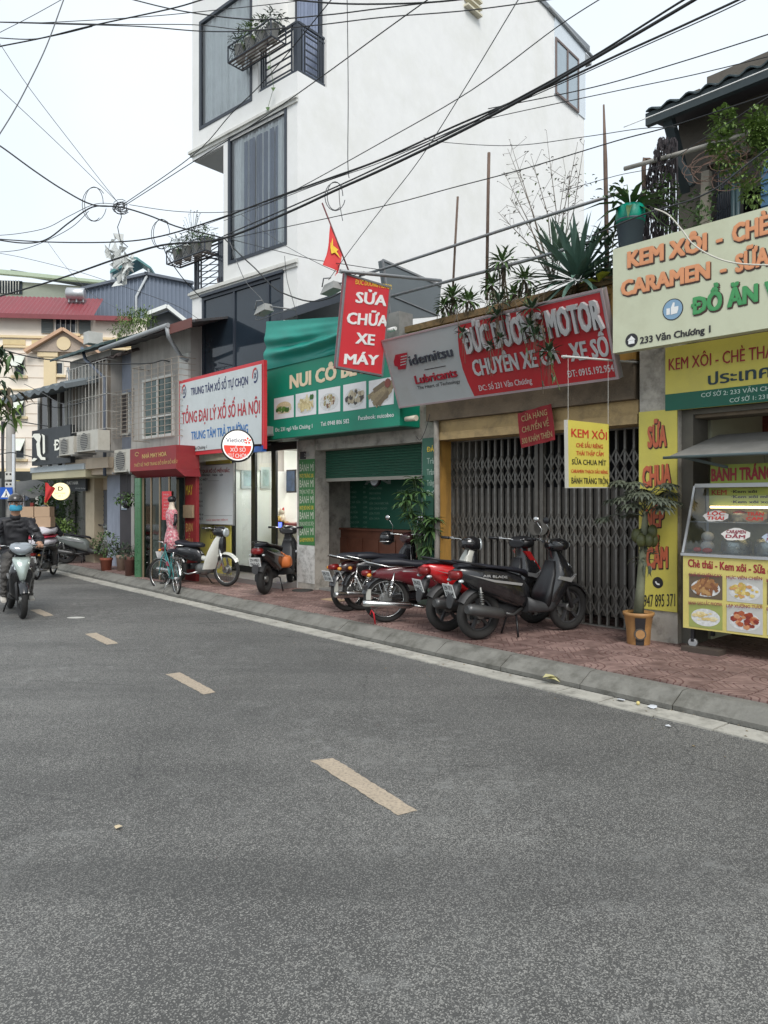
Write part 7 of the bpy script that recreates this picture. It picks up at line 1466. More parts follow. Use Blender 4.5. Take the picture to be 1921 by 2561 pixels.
posed(scooter, 'parked_scooter', 'bright red scooter parked just behind the black one', 1118, 1580, 63, z=.162, body=PRED, trim=PBLK, rlines=('29-E2','164.71'), steer=.35, mirrors=(0,0), tail=BLACK)
posed(cub, 'parked_motorbike', 'old maroon and white motorbike with chrome exhaust and spoked wheels', 966, 1557, 78, z=.162, rlines=('29-X1','510.35'), steer=.2, lean=0)
posed(cub, 'parked_motorbike', 'black and red motorbike with chrome mirrors and round helmet', 872, 1529, 52, z=.162, body=paint('black_red_paint', (.035,.008,.010)), shield=PBLK, rlines=('29-T2','311.44'), steer=.5, mirrors=(2,2))
posed(cub, 'parked_motorbike', 'dark motorbike half hidden between two others', 905, 1527, 62, z=.162, body=PBLK, shield=PBLK, rlines=('29-Y5','402.18'), steer=-.3, mirrors=(2,0), box=False)
posed(scooter, 'electric_scooter', 'small black electric scooter with orange bag seen from behind', 662, 1487, 14, z=.162, electric=True, rlines=('29-MĐ1','062.55'), steer=.2, mirrors=(0,0), wr=.25)
posed(cub, 'parked_motorbike', 'small motorbike with cream leg shield before the yellow lottery poster', 437, 1458, 118, z=.162, body=PBLK, shield=PWHT, steer=.35, box=False, rlines=('29-H6','418.20'))
# orange bag on the electric scooter
x, y = WF.pt(709,1403,13.9).xy; p = WF.pt(709,1403,14.0); b = B(); b.loft([(-.17,-.09,.06,.05),(-.12,-.12,.11,.10),(0,-.13,.13,.12),(.12,-.12,.10,.10),(.16,-.08,.05,.05)],12,3.2)
Q = Fr(p.x, p.y, R(-15)); b.v = [v+Vector((0,0,p.z)) for v in b.v]; r = root('orange_bag', 'crumpled orange bag resting on the electric scooter footboard', 'bag', Q, (0,0,p.z)); part('body', b, ORANGE, r, Q); b = B(); b.tube([(-.1,-.08,p.z+.1),(-.05,-.09,p.z+.2),(.08,-.09,p.z+.12)],.01,5); part('strap', b, ORANGE, r, Q)
# helmet on the black and red bike
p = WF.pt(968,1345,12.6); b = B(); b.ball((p.x,p.y,p.z),(.13,.13,.125),16,10); r = root('helmet', 'glossy black helmet hung on the handlebar behind', 'helmet', WF, tuple(p)); part('shell', b, PBLK, r, WF)
b = B(); b.torus((p.x,p.y,p.z-.06),.125,.012,20,6,'z'); part('edge_trim', b, CHROME, r, WF)
# bicycle
def bicycle(px, py, head):
    x, y = WF.g(px, py, .02); h = R(90-head); x += .5*math.cos(h); y += .5*math.sin(h)
    r = root('bicycle', 'teal city bicycle with chrome mudguards parked on the kerb', 'bicycle', WF, (x,y,.03), h); TL = paint('teal_bicycle_paint',(.03,.22,.22)); R_ = .325
    for i, xc in enumerate((-.52,.52)):
        S = Matrix.Translation((.40,0,0))@Matrix.Rotation(.55,4,'Z')@Matrix.Translation((-.40,0,0)) if i else Matrix(); k = len(r.children)
        b = B(); b.torus((xc,0,R_),R_-.02,.02,32,8); b.v=[S@v for v in b.v]; w = part('wheel', b, RUBBER, r); b = B(); b.torus((xc,0,R_),R_-.045,.01,32,6); b.v=[S@v for v in b.v]; part('rim', b, CHROME, w)
        b = B()
        for q in range(24): a = 6.283*q/24; b.tube([(xc,.02*(-1)**q,R_),(xc+(R_-.05)*math.cos(a),0,R_+(R_-.05)*math.sin(a))],.0015,3,False)
        b.v=[S@v for v in b.v]; part('spokes', b, CHROME, w, kind='stuff'); b = B(); b.lathe([(.02,-.05),(.025,0),(.02,.05)],(xc,0,R_),10,'y'); b.v=[S@v for v in b.v]; part('hub', b, ALU, w)
        b = B(); n = 12
        for q in range(n+1):
            a = R((10 if i else 15)+(150)*q/n)
            for s in (-.028,-.015,.015,.028): rr = R_+.022-(.012 if abs(s) > .02 else 0); b.v.append(Vector((xc+rr*math.cos(a),s,R_+rr*math.sin(a))))
        for q in range(n):
            for j in range(3): a = q*4+j; b.f.append((a,a+4,a+5,a+1)); b.sm.append(True); b.mi.append(0)
        b.v=[S@v for v in b.v]; part('mudguard', b, CHROME, r)
        if i: b = B(); [b.tube([(xc,s*.05,R_),(xc-.07,s*.045,R_+.36),(.40,0,.80)],.011,6) for s in (-1,1)]; b.v=[S@v for v in b.v]; part('fork', b, TL, r); b = B(); b.tube([(.34,0,.98),(.36,.12,1.0),(.34,.25,1.02),(.20,.27,1.0)],.011,6); b.tube([(.34,0,.98),(.36,-.12,1.0),(.34,-.25,1.02),(.20,-.27,1.0)],.011,6); b.v=[S@v for v in b.v]; part('handlebar', b, CHROME, r)
    b = B(); b.tube([(.40,0,.80),(.36,0,.96)],.018,8); b.tube([(.39,0,.72),(.15,0,.50),(-.02,0,.30)],.018,8); b.tube([(.39,0,.82),(.10,0,.60),(-.10,0,.48)],.014,8); b.tube([(-.02,0,.30),(-.16,0,.80)],.016,8)
    for s in (-1,1): b.tube([(-.02,s*.03,.30),(-.52,s*.05,R_)],.010,6); b.tube([(-.14,s*.02,.70),(-.52,s*.05,R_)],.009,6)
    part('frame', b, TL, r); b = B(); b.loft([(-.32,.82,.87,.09),(-.22,.82,.89,.10),(-.10,.83,.87,.05),(-.02,.83,.86,.025)],12,2.5); part('saddle', b, SEATM, r)
    b = B(); b.lathe([(.09,-.052),(.09,-.046)],(-.02,0,.30),20,'y'); part('chainring', b, CHROME, r)
    for s in (-1,1): b = B(); b.bar((-.02,s*.07,.30),(-.02+s*.12,s*.08,.30-s*.12),.018); b.box(-.05+s*.12,.03+s*.12,s*.13-.04,s*.13+.04,.30-s*.12-.012,.30-s*.12+.012); part('pedal', b, BLACK, r)
    b = B(); [b.bar((-.80,s*.06,.72),(-.22,s*.06,.72),.012) for s in (-1,0,1)]; [b.bar((-.30-.12*i,-.06,.72),(-.30-.12*i,.06,.72),.010) for i in range(4)]; [b.bar((-.70,s*.06,.72),(-.52,s*.05,R_),.010) for s in (-1,1)]; part('carrier', b, CHROME, r)
    b = B(); b.tube([(-.05,.03,.28),(-.10,.16,.02)],.008,5); part('kickstand', b, CHROME, r)
    b = B(); b.box(.1,.25,-.016,.016,.52,.60); part('frame_badge', b, mat('badge_pink',(.45,.06,.10),.4), r); return r
bicycle(441, 1489, -30)
# ---- people
SKIN = mat('skin', (.42,.24,.16), .55, var=.06); JACKET = mat('black_jacket', (.018,.018,.022), .6, var=.5, sc=7, bump=.5, bs=9); TROUS = mat('grey_trousers', (.085,.08,.075), .8, var=.3, sc=8, bump=.3, bs=12)
def skin_mesh(name, verts, edges, radii, m, parent, fr, sub=2, rt=0):
    me = bpy.data.meshes.new(name); W = WM[parent.name]; Mx = (W.inverted() @ fr.M) if fr else Matrix(); me.from_pydata([tuple(Mx @ Vector(v)) for v in verts], edges, [])
    o = bpy.data.objects.new(name, me); COL.objects.link(o); md = o.modifiers.new('skin', 'SKIN'); me.skin_vertices.new() if hasattr(me.skin_vertices, 'new') and not me.skin_vertices else None
    sv = me.skin_vertices[0].data
    for i, q in enumerate(radii): sv[i].radius = (q, q) if not isinstance(q, tuple) else q
    for i in range(len(verts)): sv[i].use_root = (i == rt)
    s = o.modifiers.new('sub', 'SUBSURF'); s.levels = sub; s.render_levels = sub
    dg = bpy.context.evaluated_depsgraph_get(); ev = o.evaluated_get(dg); nm = bpy.data.meshes.new_from_object(ev); o.modifiers.clear(); o.data = nm
    for p in nm.polygons: p.use_smooth = True
    nm.materials.clear()
    for k in (m if isinstance(m, (list, tuple)) else [m]): nm.materials.append(k)
    o.parent = parent; WM[o.name] = W; return o
def rider(fr, x, y, rz, z, label, jacket=JACKET, helmet=None, mask=True, sit=.78, gx=.30, gz=1.03, gw=.30):
    r = root('person', label, 'person', fr, (x,y,z), rz)
    # one body: pelvis, trunk, head, arms, legs
    V = []; E = []; Q = []
    def a(p, rad, par=None): V.append(p); Q.append(rad); (E.append((par, len(V)-1)) if par is not None else None); return len(V)-1
    pel = a((-.16,0,sit+.08), (.18,.14)); s1 = a((-.15,0,sit+.28), (.18,.14), pel); ch = a((-.10,0,sit+.47), (.21,.14), s1); nk = a((-.06,0,sit+.62), (.07,.07), ch); hd0 = a((-.03,0,sit+.70), .065, nk); hd = a((-.01,0,sit+.79), (.085,.095), hd0); a((-.01,0,sit+.90), .07, hd)
    for s in (-1,1):
        sh = a((-.09,s*.19,sit+.55), .086, ch); el = a((.08,s*.34,sit+.26), .070, sh); wr = a((gx-.11,s*(gw-.01),gz+.03), .045, el); a((gx-.04,s*gw,gz+.02), .034, wr)
        hp = a((-.08,s*.10,sit+.05), .10, pel); kn = a((.22,s*.17,sit-.10), .068, hp); an = a((.10,s*.18,.32), .045, kn); a((.10,s*.185,.25), .04, an)
    body = skin_mesh('body', V, E, Q, [jacket, TROUS, SKIN], r, None, 3)
    from mathutils import noise as NZ
    for v in body.data.vertices:
        c = v.co
        if c.z < sit+.60 and not (c.x > gx-.11 and c.z > sit+.1):
            w_ = abs(NZ.noise(Vector((c.x*7, c.y*6, c.z*16))))+.5*abs(NZ.noise(c*22)); v.co = c + v.normal*(w_*.045-.010)
    for p in body.data.polygons:
        c = p.center; p.material_index = 2 if (c.z > sit+.64 or (c.x > gx-.11 and c.z > sit+.1)) else (1 if (c.z < sit+.06 or (c.x > .0 and c.z < sit+.12)) else 0)
    b = B(); b.loft([(-.19,sit+.04,sit+.20,.17),(-.05,sit+.04,sit+.20,.18)],14,3)
    b = B(); b.tube([(-.06,.0,sit+.60),(-.055,0,sit+.68)],[.085,.075],14); part('collar', b, jacket, r)
    # hands closed on the grips
    for s in (-1,1):
        b = B(); b.ball((gx-.03,s*gw,gz+.022),(.042,.040,.024),10,6); hnd = part('hand', b, SKIN, r)
        for i in range(4):
            yy = s*(gw-.032+.021*i); L_ = (.9,1,.96,.8)[i]; b = B(); b.tube([(gx-.01,yy,gz+.03),(gx+.028*L_,yy,gz+.028),(gx+.040*L_,yy,gz+.004),(gx+.022*L_,yy,gz-.018),(gx+.003,yy,gz-.02)],[.0095,.009,.0085,.008,.007],7); part('finger', b, SKIN, hnd)
        b = B(); b.tube([(gx-.045,s*(gw-.03),gz+.01),(gx-.02,s*(gw-.055),gz-.01),(gx+.0,s*(gw-.058),gz-.012)],[.012,.010,.008],7); part('thumb', b, SKIN, hnd)
        b = B(); b.tube([(gx-.13,s*(gw-.01),gz+.03),(gx-.085,s*gw,gz+.026)],[.042,.040],10); part('cuff', b, jacket, r)
        b = B(); b.loft([(.02,.20,.28,.035,s*.185),(.08,.20,.29,.045,s*.185),(.16,.20,.26,.045,s*.19),(.26,.20,.235,.035,s*.195)],12,2.6); part('shoe', b, mat('pale_trainers',(.50,.47,.42),.7), r)
    hx, hz = -.01, sit+.84
    for s in (-1,1):
        b = B(); b.ball((hx+.085,s*.032,hz+.012),(.012,.014,.008),8,5); part('eye', b, WHITEP, r); b = B(); b.ball((hx+.095,s*.032,hz+.011),(.004,.006,.006),8,5); part('pupil', b, BLACKP, r)
        b = B(); b.tube([(hx+.088,s*.015,hz+.032),(hx+.090,s*.035,hz+.036),(hx+.08,s*.052,hz+.03)],.004,5); part('eyebrow', b, BLACKP, r)
        b = B(); b.ball((hx-.005,s*.088,hz-.005),(.018,.010,.03),8,6); part('ear', b, SKIN, r)
    b = B(); b.loft([(hx+.075,hz-.03,hz+.015,.012),(hx+.105,hz-.035,hz-.01,.012)],8,2); part('nose', b, SKIN, r)
    if mask:
        b = B(); n = 10
        for i in range(n+1):
            a_ = R(-75+150*i/n); 
            for rr, zz in ((.093,hz-.015),(.112,hz-.04),(.106,hz-.055),(.114,hz-.075),(.096,hz-.105)): b.v.append(Vector((hx+rr*math.cos(a_)*(1.0),rr*.86*math.sin(a_),zz)))
        for i in range(n):
            for j in range(4): q = i*5+j; b.f.append((q,q+5,q+6,q+1)); b.sm.append(True); b.mi.append(0)
        mk = part('face_mask', b, mat('mask_blue',(.04,.30,.46),.7,var=.08), r)
        for s in (-1,1): b = B(); b.tube([(hx+.03,s*.095,hz-.01),(hx-.01,s*.098,hz+.01),(hx+.03,s*.093,hz-.07)],.002,4); part('ear_loop', b, WHITEP, mk)
    hm = root('helmet', 'dark brown half helmet worn by the masked rider' if mask else 'black helmet worn by the rider with cargo', 'helmet', fr, (x,y,z+hz+.015), rz)
    b = B(); n, k = 18, 7; c0 = Vector((hx-.01,0,.035))
    for j in range(k+1):
        ph = R(90-92*j/k)
        for i in range(n): a_ = 6.283*i/n; dz = -.02*(math.cos(a_) < -.2)*(j == k); b.v.append(c0+Vector((.128*math.cos(ph)*math.cos(a_), .112*math.cos(ph)*math.sin(a_), .115*math.sin(ph)+dz)))
    for j in range(k):
        for i in range(n): q = j*n+i; b.f.append((q,j*n+(i+1)%n,(j+1)*n+(i+1)%n,q+n)); b.sm.append(True); b.mi.append(0)
    part('shell', b, helmet or mat('helmet_brown',(.035,.03,.026),.3,coat=.4), hm)
    b = B(); b.hexa([(hx+.10,-.075,.045),(hx+.17,-.05,.03),(hx+.17,.05,.03),(hx+.10,.075,.045),(hx+.10,-.075,.056),(hx+.17,-.05,.038),(hx+.17,.05,.038),(hx+.10,.075,.056)]); part('visor', b, BLACK, hm)
    for s in (-1,1): b = B(); b.tube([(hx,s*.105,.03),(hx+.01,s*.085,-.07),(hx+.02,s*.02,-.115)],.005,4); part('chin_strap', b, BLACKP, hm)
    return r
# rider coming towards the camera: front wheel at (55,1547)
xf, yf = WF.g(56, 1547, 0); hd = R(-95+0); hx_, hy_ = math.cos(R(-56)), math.sin(R(-56))
ox, oy = xf-.66*hx_, yf-.66*hy_
mb_ = scooter('ridden_scooter', 'black scooter with silver front panel ridden towards the camera', WF, ox, oy, R(-56), z=.0, steer=0, mirrors=(0,1), rlines=('29-K1','220.15'))
b = B(); b.loftz([(.50,.62,.685,.025),(.62,.60,.715,.055),(.76,.54,.70,.10),(.86,.50,.64,.125),(.90,.48,.58,.11)],14,2.4); part('silver_front_panel', b, mat('silver_green_paint',(.45,.52,.48),.25,.4,coat=.5), mb_)
b = B(); b.loftz([(.93,.52,.62,.05),(.98,.50,.66,.13),(1.04,.48,.645,.165),(1.09,.46,.58,.14),(1.11,.45,.52,.08)],14,2.4); part('headlight_lens', b, mat('headlamp_lens',(.34,.37,.40),.1,.3), mb_)
rd_ = rider(WF, ox, oy, R(-56), .0, 'rider in a black jacket with blue face mask facing the camera', sit=.84)
rescale([mb_, rd_, bpy.data.objects['helmet.001']], (xf,yf,0), 1.08)
# cargo motorbike going away
xr_, yr_ = WF.g(92, 1450, 0); h = R(97); cx_, cy_ = xr_+.6*math.cos(h), yr_+.6*math.sin(h)
cb = cub('cargo_motorbike', 'dark motorbike loaded with sacks and cartons riding away', WF, cx_, cy_, h, z=0, body=PBLK, shield=PBLK, rlines=('29-P1','447.12'), steer=0, box=False)
fr_ = Fr(cx_, cy_, h)
b = B(); b.box(-1.05,-.35,-.34,.34,.80,.83); [b.bar((-1.0,s*.30,.80),(-.75,s*.12,.30),.02) for s in (-1,1)]; part('cargo_rack', b, STEEL, cb)
def sack(z0, z1, m, label, name='sack'):
    b = B(); b.loft([(-1.12,z0+.05,z1-.06,.34),(-1.02,z0,z1,.44),(-.72,z0,z1+.01,.47),(-.42,z0,z1,.43),(-.34,z0+.05,z1-.05,.32)],16,3)
    for v in b.v: v.z += .02*math.sin(v.y*19+v.x*7)
    solo(name, b, m, fr_, label, 'sack')
sack(.83,1.02, mat('white_sack2',(.55,.53,.57),.6,var=.15,bump=.4,bs=20), 'lower white woven sack strapped on the cargo motorbike'); sack(1.02,1.07, mat('red_strap_cloth',(.45,.03,.06),.6), 'thin red cloth bundle between the two white sacks', 'cloth_bundle'); sack(1.07,1.26, MC['white_sack2'], 'upper white woven sack under the cartons')
for i, (yy, zz, w_) in enumerate(((-.42,1.26,.34),(-.06,1.26,.34),(-.40,1.50,.34),(-.04,1.50,.30))):
    b = B(); b.box(-.95,-.60,yy,yy+w_,zz,zz+.235); 
    solo('carton', b, mat('carton_tan',(.42,.29,.19),.85,var=.1), fr_, ('lower right','lower left','upper right','upper left')[i]+' cardboard carton stacked on the cargo motorbike', 'carton', 'cartons on the cargo motorbike')
rider(fr_, 0, 0, 0, .0, 'rider in dark clothes steering the loaded cargo motorbike', mask=False)
# two motorbikes parked at the far salon
def parked(px, py, head, **k): x, y = WF.g(px, py, .16); h = R(90-head); return x+.6*math.cos(h), y+.6*math.sin(h), h
x, y, h = parked(166, 1409, 80); scooter('parked_motorbike', 'grey green motorbike parked by the tan salon column', WF, x, y, h, z=.16, body=paint('grey_green_paint',(.16,.18,.17)), steer=.3, mirrors=(0,0), rlines=('29-S1','118.03'))
x, y, h = parked(145, 1406, 72); cub('parked_motorbike', 'furthest dark motorbike with spoked wheels by the salon', WF, x, y, h, z=.16, body=PBLK, shield=PBLK, steer=.3, rlines=('29-L1','903.77'))
# red lock and kick lever on the wheel
p = WF.pt(935,1545,10.2); b = B(); b.tube([(p.x+.02,p.y-.03,.17),(p.x,p.y-.05,.32),(p.x-.03,p.y-.04,.36),(p.x-.05,p.y-.03,.30)],.012,6); solo('wheel_lock', b, REDP, WF, 'red wheel lock by the spoked rear wheel', 'lock')
# ================================================================ plants
def rosette(b, c, n, L, W, spread=1.0, bend=.2, up=.1):
    for i in range(n):
        a = i*2.39996; e = (i/n); el = R(80-100*e*spread)
        d = (math.cos(a)*math.cos(el), math.sin(a)*math.cos(el), math.sin(el)+up)
        b.leaf((c[0]+d[0]*.03,c[1]+d[1]*.03,c[2]), d, L*random.uniform(.8,1.1), W, bend*random.uniform(.4,1.4), .12)
def MP(px, py, y): x_, z_ = M.w(px, py, y); return (x_, y, z_)
def plant(name, label, fr, loc, cat='plant', group=None): return root(name, label, cat, fr, loc, 0, group)
c = MP(1445, 700, -.05); r = plant('agave', 'large spiky blue green agave on the parapet', M, c); 
for k in range(84):
    a = k*2.39996; el = R(80-112*k/84); d = (math.cos(a)*math.cos(el), math.sin(a)*math.cos(el), math.sin(el)+.05); b = B(); b.leaf((c[0]+d[0]*.04,c[1]+d[1]*.04,c[2]), d, .86*random.uniform(.8,1.08), .085, .06+.2*k/84, .1); part('leaf', b, LEAFB, r, M)
c2 = MP(1392, 655, .3); r = plant('agave', 'smaller paler agave behind the large one on the parapet', M, c2)
for k in range(26):
    a = k*2.39996; el = R(82-70*k/26); d = (math.cos(a)*math.cos(el), math.sin(a)*math.cos(el), math.sin(el)+.1); b = B(); b.leaf(c2, d, .62, .075, .1, .1); part('leaf', b, mat('leaf_pale_agave',(.12,.19,.13),.5,var=.3), r, M)
b = B(); b.cloud((c[0]-.0,c[1],c[2]-.28),(.45,.2,.22),260,.26,.018,.9,1.2); solo('agave_litter', b, DEADL, M, None, None, kind='stuff')
b = B(); b.cloud((c[0]+.35,.1,c[2]+.25),(.35,.3,.38),200,.16,.05,.4); b.cloud((c[0]+.3,.1,c[2]-.15),(.35,.2,.3),160,.15,.045,.4); solo('shrub', b, LEAFD, M, 'dark leafy shrub between the agave and the green bucket', 'shrub')
b = B(); q = MP(1497,705,-.12); b.leaf(q,(.5,-.3,.25),.30,.16,.3); b.leaf(q,(-.6,-.2,.2),.24,.13,.3); solo('yellow_leaf_plant', b, mat('leaf_yellow_green',(.38,.42,.04),.5), M, 'bright yellow green broad leaf beside the agave', 'plant')
names = [(1133,742,15,.30,'leafy rosette plant at the left end of the planted parapet',0),(1172,752,13,.26,'small rosette plant right of the leftmost one on the parapet',0),(1112,764,10,.22,'low rosette spilling over the yellow parapet corner',0),
 (1256,655,14,.30,'tall stalked rosette above the middle of the parapet',1),(1230,712,12,.24,'rosette with dead stalks beside the tall rusty pole',1),(1312,700,14,.28,'rosette left of the agave on the parapet',1),(1285,735,10,.22,'short rosette low on the parapet below the tall one',0),
 (1249,757,12,.24,'rosette hanging over the red sign top edge, left one',2),(1330,772,12,.22,'rosette hanging over the red sign top edge, right one',2),(1243,790,9,.18,'small rosette on the word with three raised letters',2),(1157,833,7,.14,'tiny rosette at the left edge of the red field',2),(1226,865,6,.12,'tiny rosette low on the red field left side',2),(1338,838,10,.17,'trailing rosette over the middle of the red field',2),(1252,846,6,.12,'tiny rosette between the first raised letters',2),(1372,880,16,.20,'bushy hanging rosette dangling over the second line of the sign',2),(1325,815,9,.16,'drooping rosette just above the middle raised letters',2)]
for px, py, n, L, lab, kind in names:
    y = {0:-.02,1:.05,2:-1.02}[kind]; q = MP(px, py, y); r = plant('hanging_rosette' if kind == 2 else 'rosette_plant', lab, M, q, group='rosette plants on the parapet'); b = B(); rosette(b, q, n+(14 if kind != 2 else 4), L*.85, .05, 1.15, .35, .0)
    if kind != 2: b.cloud((q[0],q[1]+.03,q[2]-.03),(L*.7,.12,L*.5),26,L*.5,.045,.4)
    part('foliage', b, LEAF if kind != 2 else LEAFD, r, M)
    b = B()
    if kind == 2:
        t = MP(px+random.uniform(-12,12), min(py-25, 765), -.6 if py > 780 else -.4); b.tube([q, ((q[0]+t[0])/2+.03,q[1]+.02,(q[2]+t[2])/2), t], .006, 4)
        for _ in range(6): d = (q[0]+random.uniform(-.08,.08), q[1], q[2]-random.uniform(.1,.45)); b.tube([q, ((q[0]+d[0])/2+.02,q[1]-.02,(q[2]+d[2])/2), d], .003, 3)
    else:
        for _ in range(9): t = (q[0]+random.uniform(-.15,.15), q[1]+.05, ZP-.02); b.tube([q, t], .008, 4)
        b.cloud((q[0],q[1],q[2]-.1),(.14,.1,.12),24,.14,.016,.9,1.2)
    part('dead_stems', b, DEADL, r, M)
r = plant('trailing_plant', 'thin brown and green runners trailing over the middle of the motor sign', M, MP(1300,740,-.9))
for px, py0, py1 in ((1238,742,812),(1252,745,870),(1270,740,800),(1296,738,790),(1318,735,905),(1334,732,850),(1348,730,915),(1362,728,880),(1380,760,945),(1372,870,985),(1390,870,940),(1392,880,975),(1222,748,850),(1160,770,830)):
    a = Vector(MP(px, py0, -.6)); e_ = Vector(MP(px+random.uniform(-14,14), py1, -1.0)); m_ = a.lerp(e_,.4)+Vector((random.uniform(-.06,.06),-.12,.03)); b = B(); b.tube(list(map(tuple,[a,m_,e_])), .004, 4)
    for k in range(7): t = random.random(); q_ = a.lerp(m_,t) if random.random() < .4 else m_.lerp(e_,t); b.leaf(q_,(random.uniform(-1,1),-.6,random.uniform(-1,.3)),.09,.022,.5)
    part('runner', b, random.choice((DEADL, LEAF, DEADL)), r, M)
# bare twiggy bush
r = plant('bare_shrub', 'tall nearly leafless twiggy shrub rising behind the agave', M, MP(1390,700,.6)); base = Vector(MP(1385,700,.6)); 
tips = [(1270,372),(1278,360),(1370,362),(1445,355),(1260,430),(1275,495),(1245,530),(1415,430),(1330,395),(1462,350),(1425,430)]
for px, py in tips:
    t = Vector(MP(px,py,.6+random.uniform(-.3,.3))); m_ = base.lerp(t,.5)+Vector((random.uniform(-.1,.1),0,.0)); b = B(); b.tube([base+Vector((random.uniform(-.1,.1),0,0)), m_, t],[.012,.008,.003],4); tw = part('branch', b, TWIG, r, M)
    b = B()
    for _ in range(9):
        s_ = m_.lerp(t, random.random()); e_ = s_+Vector((random.uniform(-.25,.25),random.uniform(-.1,.1),random.uniform(-.05,.25))); b.tube([s_,e_],.003,3); b.leaf(e_,(random.uniform(-1,1),0,random.uniform(-.5,.5)),.045,.03)
    part('twigs', b, TWIG, tw, M)
b = B()
for _ in range(60):
    px, py = random.uniform(1290,1500), random.uniform(420,620); q = MP(px,py,.6); b.leaf(q,(random.uniform(-1,1),random.uniform(-.5,.5),random.uniform(-.5,.3)),.05,.035)
part('sparse_leaves', b, LEAFL, r, M, kind='stuff')
# bucket planter
y = -.5; q = MP(1577, 612, y); w = .165; r = plant('bucket_planter', 'grey bucket lined with green plastic holding a leafy plant', M, q, 'planter'); zt = M.z(1577,556,y); zt2 = M.z(1577,530,y)
b = B(); b.lathe([(w*.8,q[2]-.05),(w*.98,zt),(w*1.03,zt),(w*1.03,zt+.02)],(q[0],y,0),18); part('bucket', b, mat('slate_bucket',(.09,.12,.15),.6), r, M)
b = B(); b.lathe([(w*1.0,zt-.02),(w*1.05,zt+.05),(w*1.02,zt2+.03),(w*.9,zt2+.06)],(q[0],y,0),18); part('plastic_liner', b, mat('green_liner',(.0,.30,.20),.4,var=.3,bump=.5,bs=15), r, M)
b = B()
for i in range(22): a = i*2.4; b.leaf((q[0],y,zt2+.05),(math.cos(a),math.sin(a),random.uniform(.0,1.2)),random.uniform(.25,.5),.08,.8,.1)
part('foliage', b, LEAF, r, M); b = B()
for px,py in ((1545,500),(1520,480),(1600,490),(1560,465)): t = MP(px,py,y); b.tube([(q[0],y,zt2),((q[0]+t[0])/2,y,t[2]),t],.006,4); b.cloud(t,(.08,.06,.06),9,.09,.06,.3)
part('sprigs', b, LEAF, r, M); b = B(); b.leaf(MP(1547,540,y),(-.2,-.1,-1),.5,.08,.05,.1); b.leaf(MP(1560,520,y),(-.3,-.1,-1),.35,.07,.05,.1); part('dry_leaf', b, mat('pale_dry_leaf',(.30,.32,.2),.8), r, M)
# vines of the dark balcony
DV = mat('dark_vine', (.035,.028,.032), .8, var=.5)
b = B()
for _ in range(900):
    v = random.random(); px = 1690-95*random.random()**.8*(.45+.9*v); py = 340+270*v; q = MP(px, py, random.uniform(.1,.6)); b.leaf(q,(random.uniform(-.4,.4),random.uniform(-.4,.4),-1),.09,.035,.3)
for i in range(36): px = 1595+i*2.8; top = 600-(px-1590)*2.4; q = MP(px, max(350,top), .3); e_ = MP(px+random.uniform(-8,8), 615, .3); m_ = ((q[0]+e_[0])/2+random.uniform(-.06,.06),.3,(q[2]+e_[2])/2); b.tube([q,m_,e_],random.uniform(.004,.014),4)
solo('hanging_vine', b, DV, M, 'dark tangled curtain of dry vines beside the old balcony', 'vine', kind='thing')
for lab, pts_, m_, n in (('fresh green climber on the pale pipe before the balcony', ((1810,300,50),(1800,355,60),(1822,400,50),(1850,450,30),(1875,330,30),(1885,480,30)), LEAFL, 1),('green climber at the right edge above the signboard', ((1905,330,70),(1912,350,60),(1890,300,40),(1918,390,30)), LEAFL, 1),('small green shoots growing up from the signboard top', ((1760,545,14),(1690,520,12),(1755,500,12),(1690,585,8),(1660,470,22)), LEAF, 1)):
    b = B()
    for px, py, k in pts_: b.cloud(MP(px,py,.15),(.14,.1,.15),k*3,.065,.045,.3)
    for i in range(14): p_ = pts_[i % len(pts_)]; q_ = pts_[(i+1) % len(pts_)]; a, e_ = Vector(MP(p_[0],p_[1],.15)), Vector(MP(q_[0],q_[1],.18)); m2 = a.lerp(e_,.5)+Vector((random.uniform(-.3,.3),0,random.uniform(-.3,.1))); b.tube([a,m2,e_],.004,3)
    solo('climbing_plant', b, m_, M, lab, 'climber')
b = B()
for i in range(26):
    c0 = Vector(MP(random.uniform(1730,1880), random.uniform(370,440), .1)); rr = random.uniform(.1,.28); a0 = random.uniform(0,360)
    b.tube([c0+Vector((rr*math.cos(R(a0+t*26)),0,rr*.6*math.sin(R(a0+t*26)))) for t in range(9)],.004,3)
solo('vine_tangle', b, mat('brown_vine',(.20,.12,.09),.8), M, 'tangle of bare brown vine loops under the pale pipe', 'vine')
# papaya in a bark pot
q = M.g(1597, 1612); cx_, cy_ = q[0]-.03, q[1]+.0; cx_ = M.x(1597, cy_); zt = M.z(1597,1530,cy_); hp = zt-.15
r = plant('plant_pot', 'wood effect flower pot with black stripe and round knot', M, (cx_,cy_,.15), 'pot'); w = .165
b = B(); b.lathe([(w*.74,.15),(w*.80,.17),(w*.86,.15+hp*.5),(w*1.0,.15+hp*.88),(w*1.1,.15+hp*.92),(w*1.1,zt),(w*.95,zt),(w*.9,zt-.03)],(cx_,cy_,0),28); part('body', b, mat('pot_tan_wood',(.36,.19,.07),.5,var=.35,sc=6), r, M)
b = B(); A_ = math.atan2(-cy_+M.o.y, -cx_+M.o.x)+.12
def arcp(a0,a1,rf,z0,z1,m_,nm,o=.004):
    b = B(); n = 8
    for i in range(n+1):
        a = A_+a0+(a1-a0)*i/n
        for z_ in (z0,(z0+z1)/2,z1): t = (z_-.15)/hp; rr = w*(.80+.24*min(1,max(0,t)))+o+(.012 if t > .85 else 0); b.v.append(Vector((cx_+rr*math.cos(a),cy_+rr*math.sin(a),z_)))
    for i in range(n):
        for j in (0,1): k = i*3+j; b.f.append((k,k+3,k+4,k+1)); b.sm.append(True); b.mi.append(0)
    part(nm, b, m_, r, M)
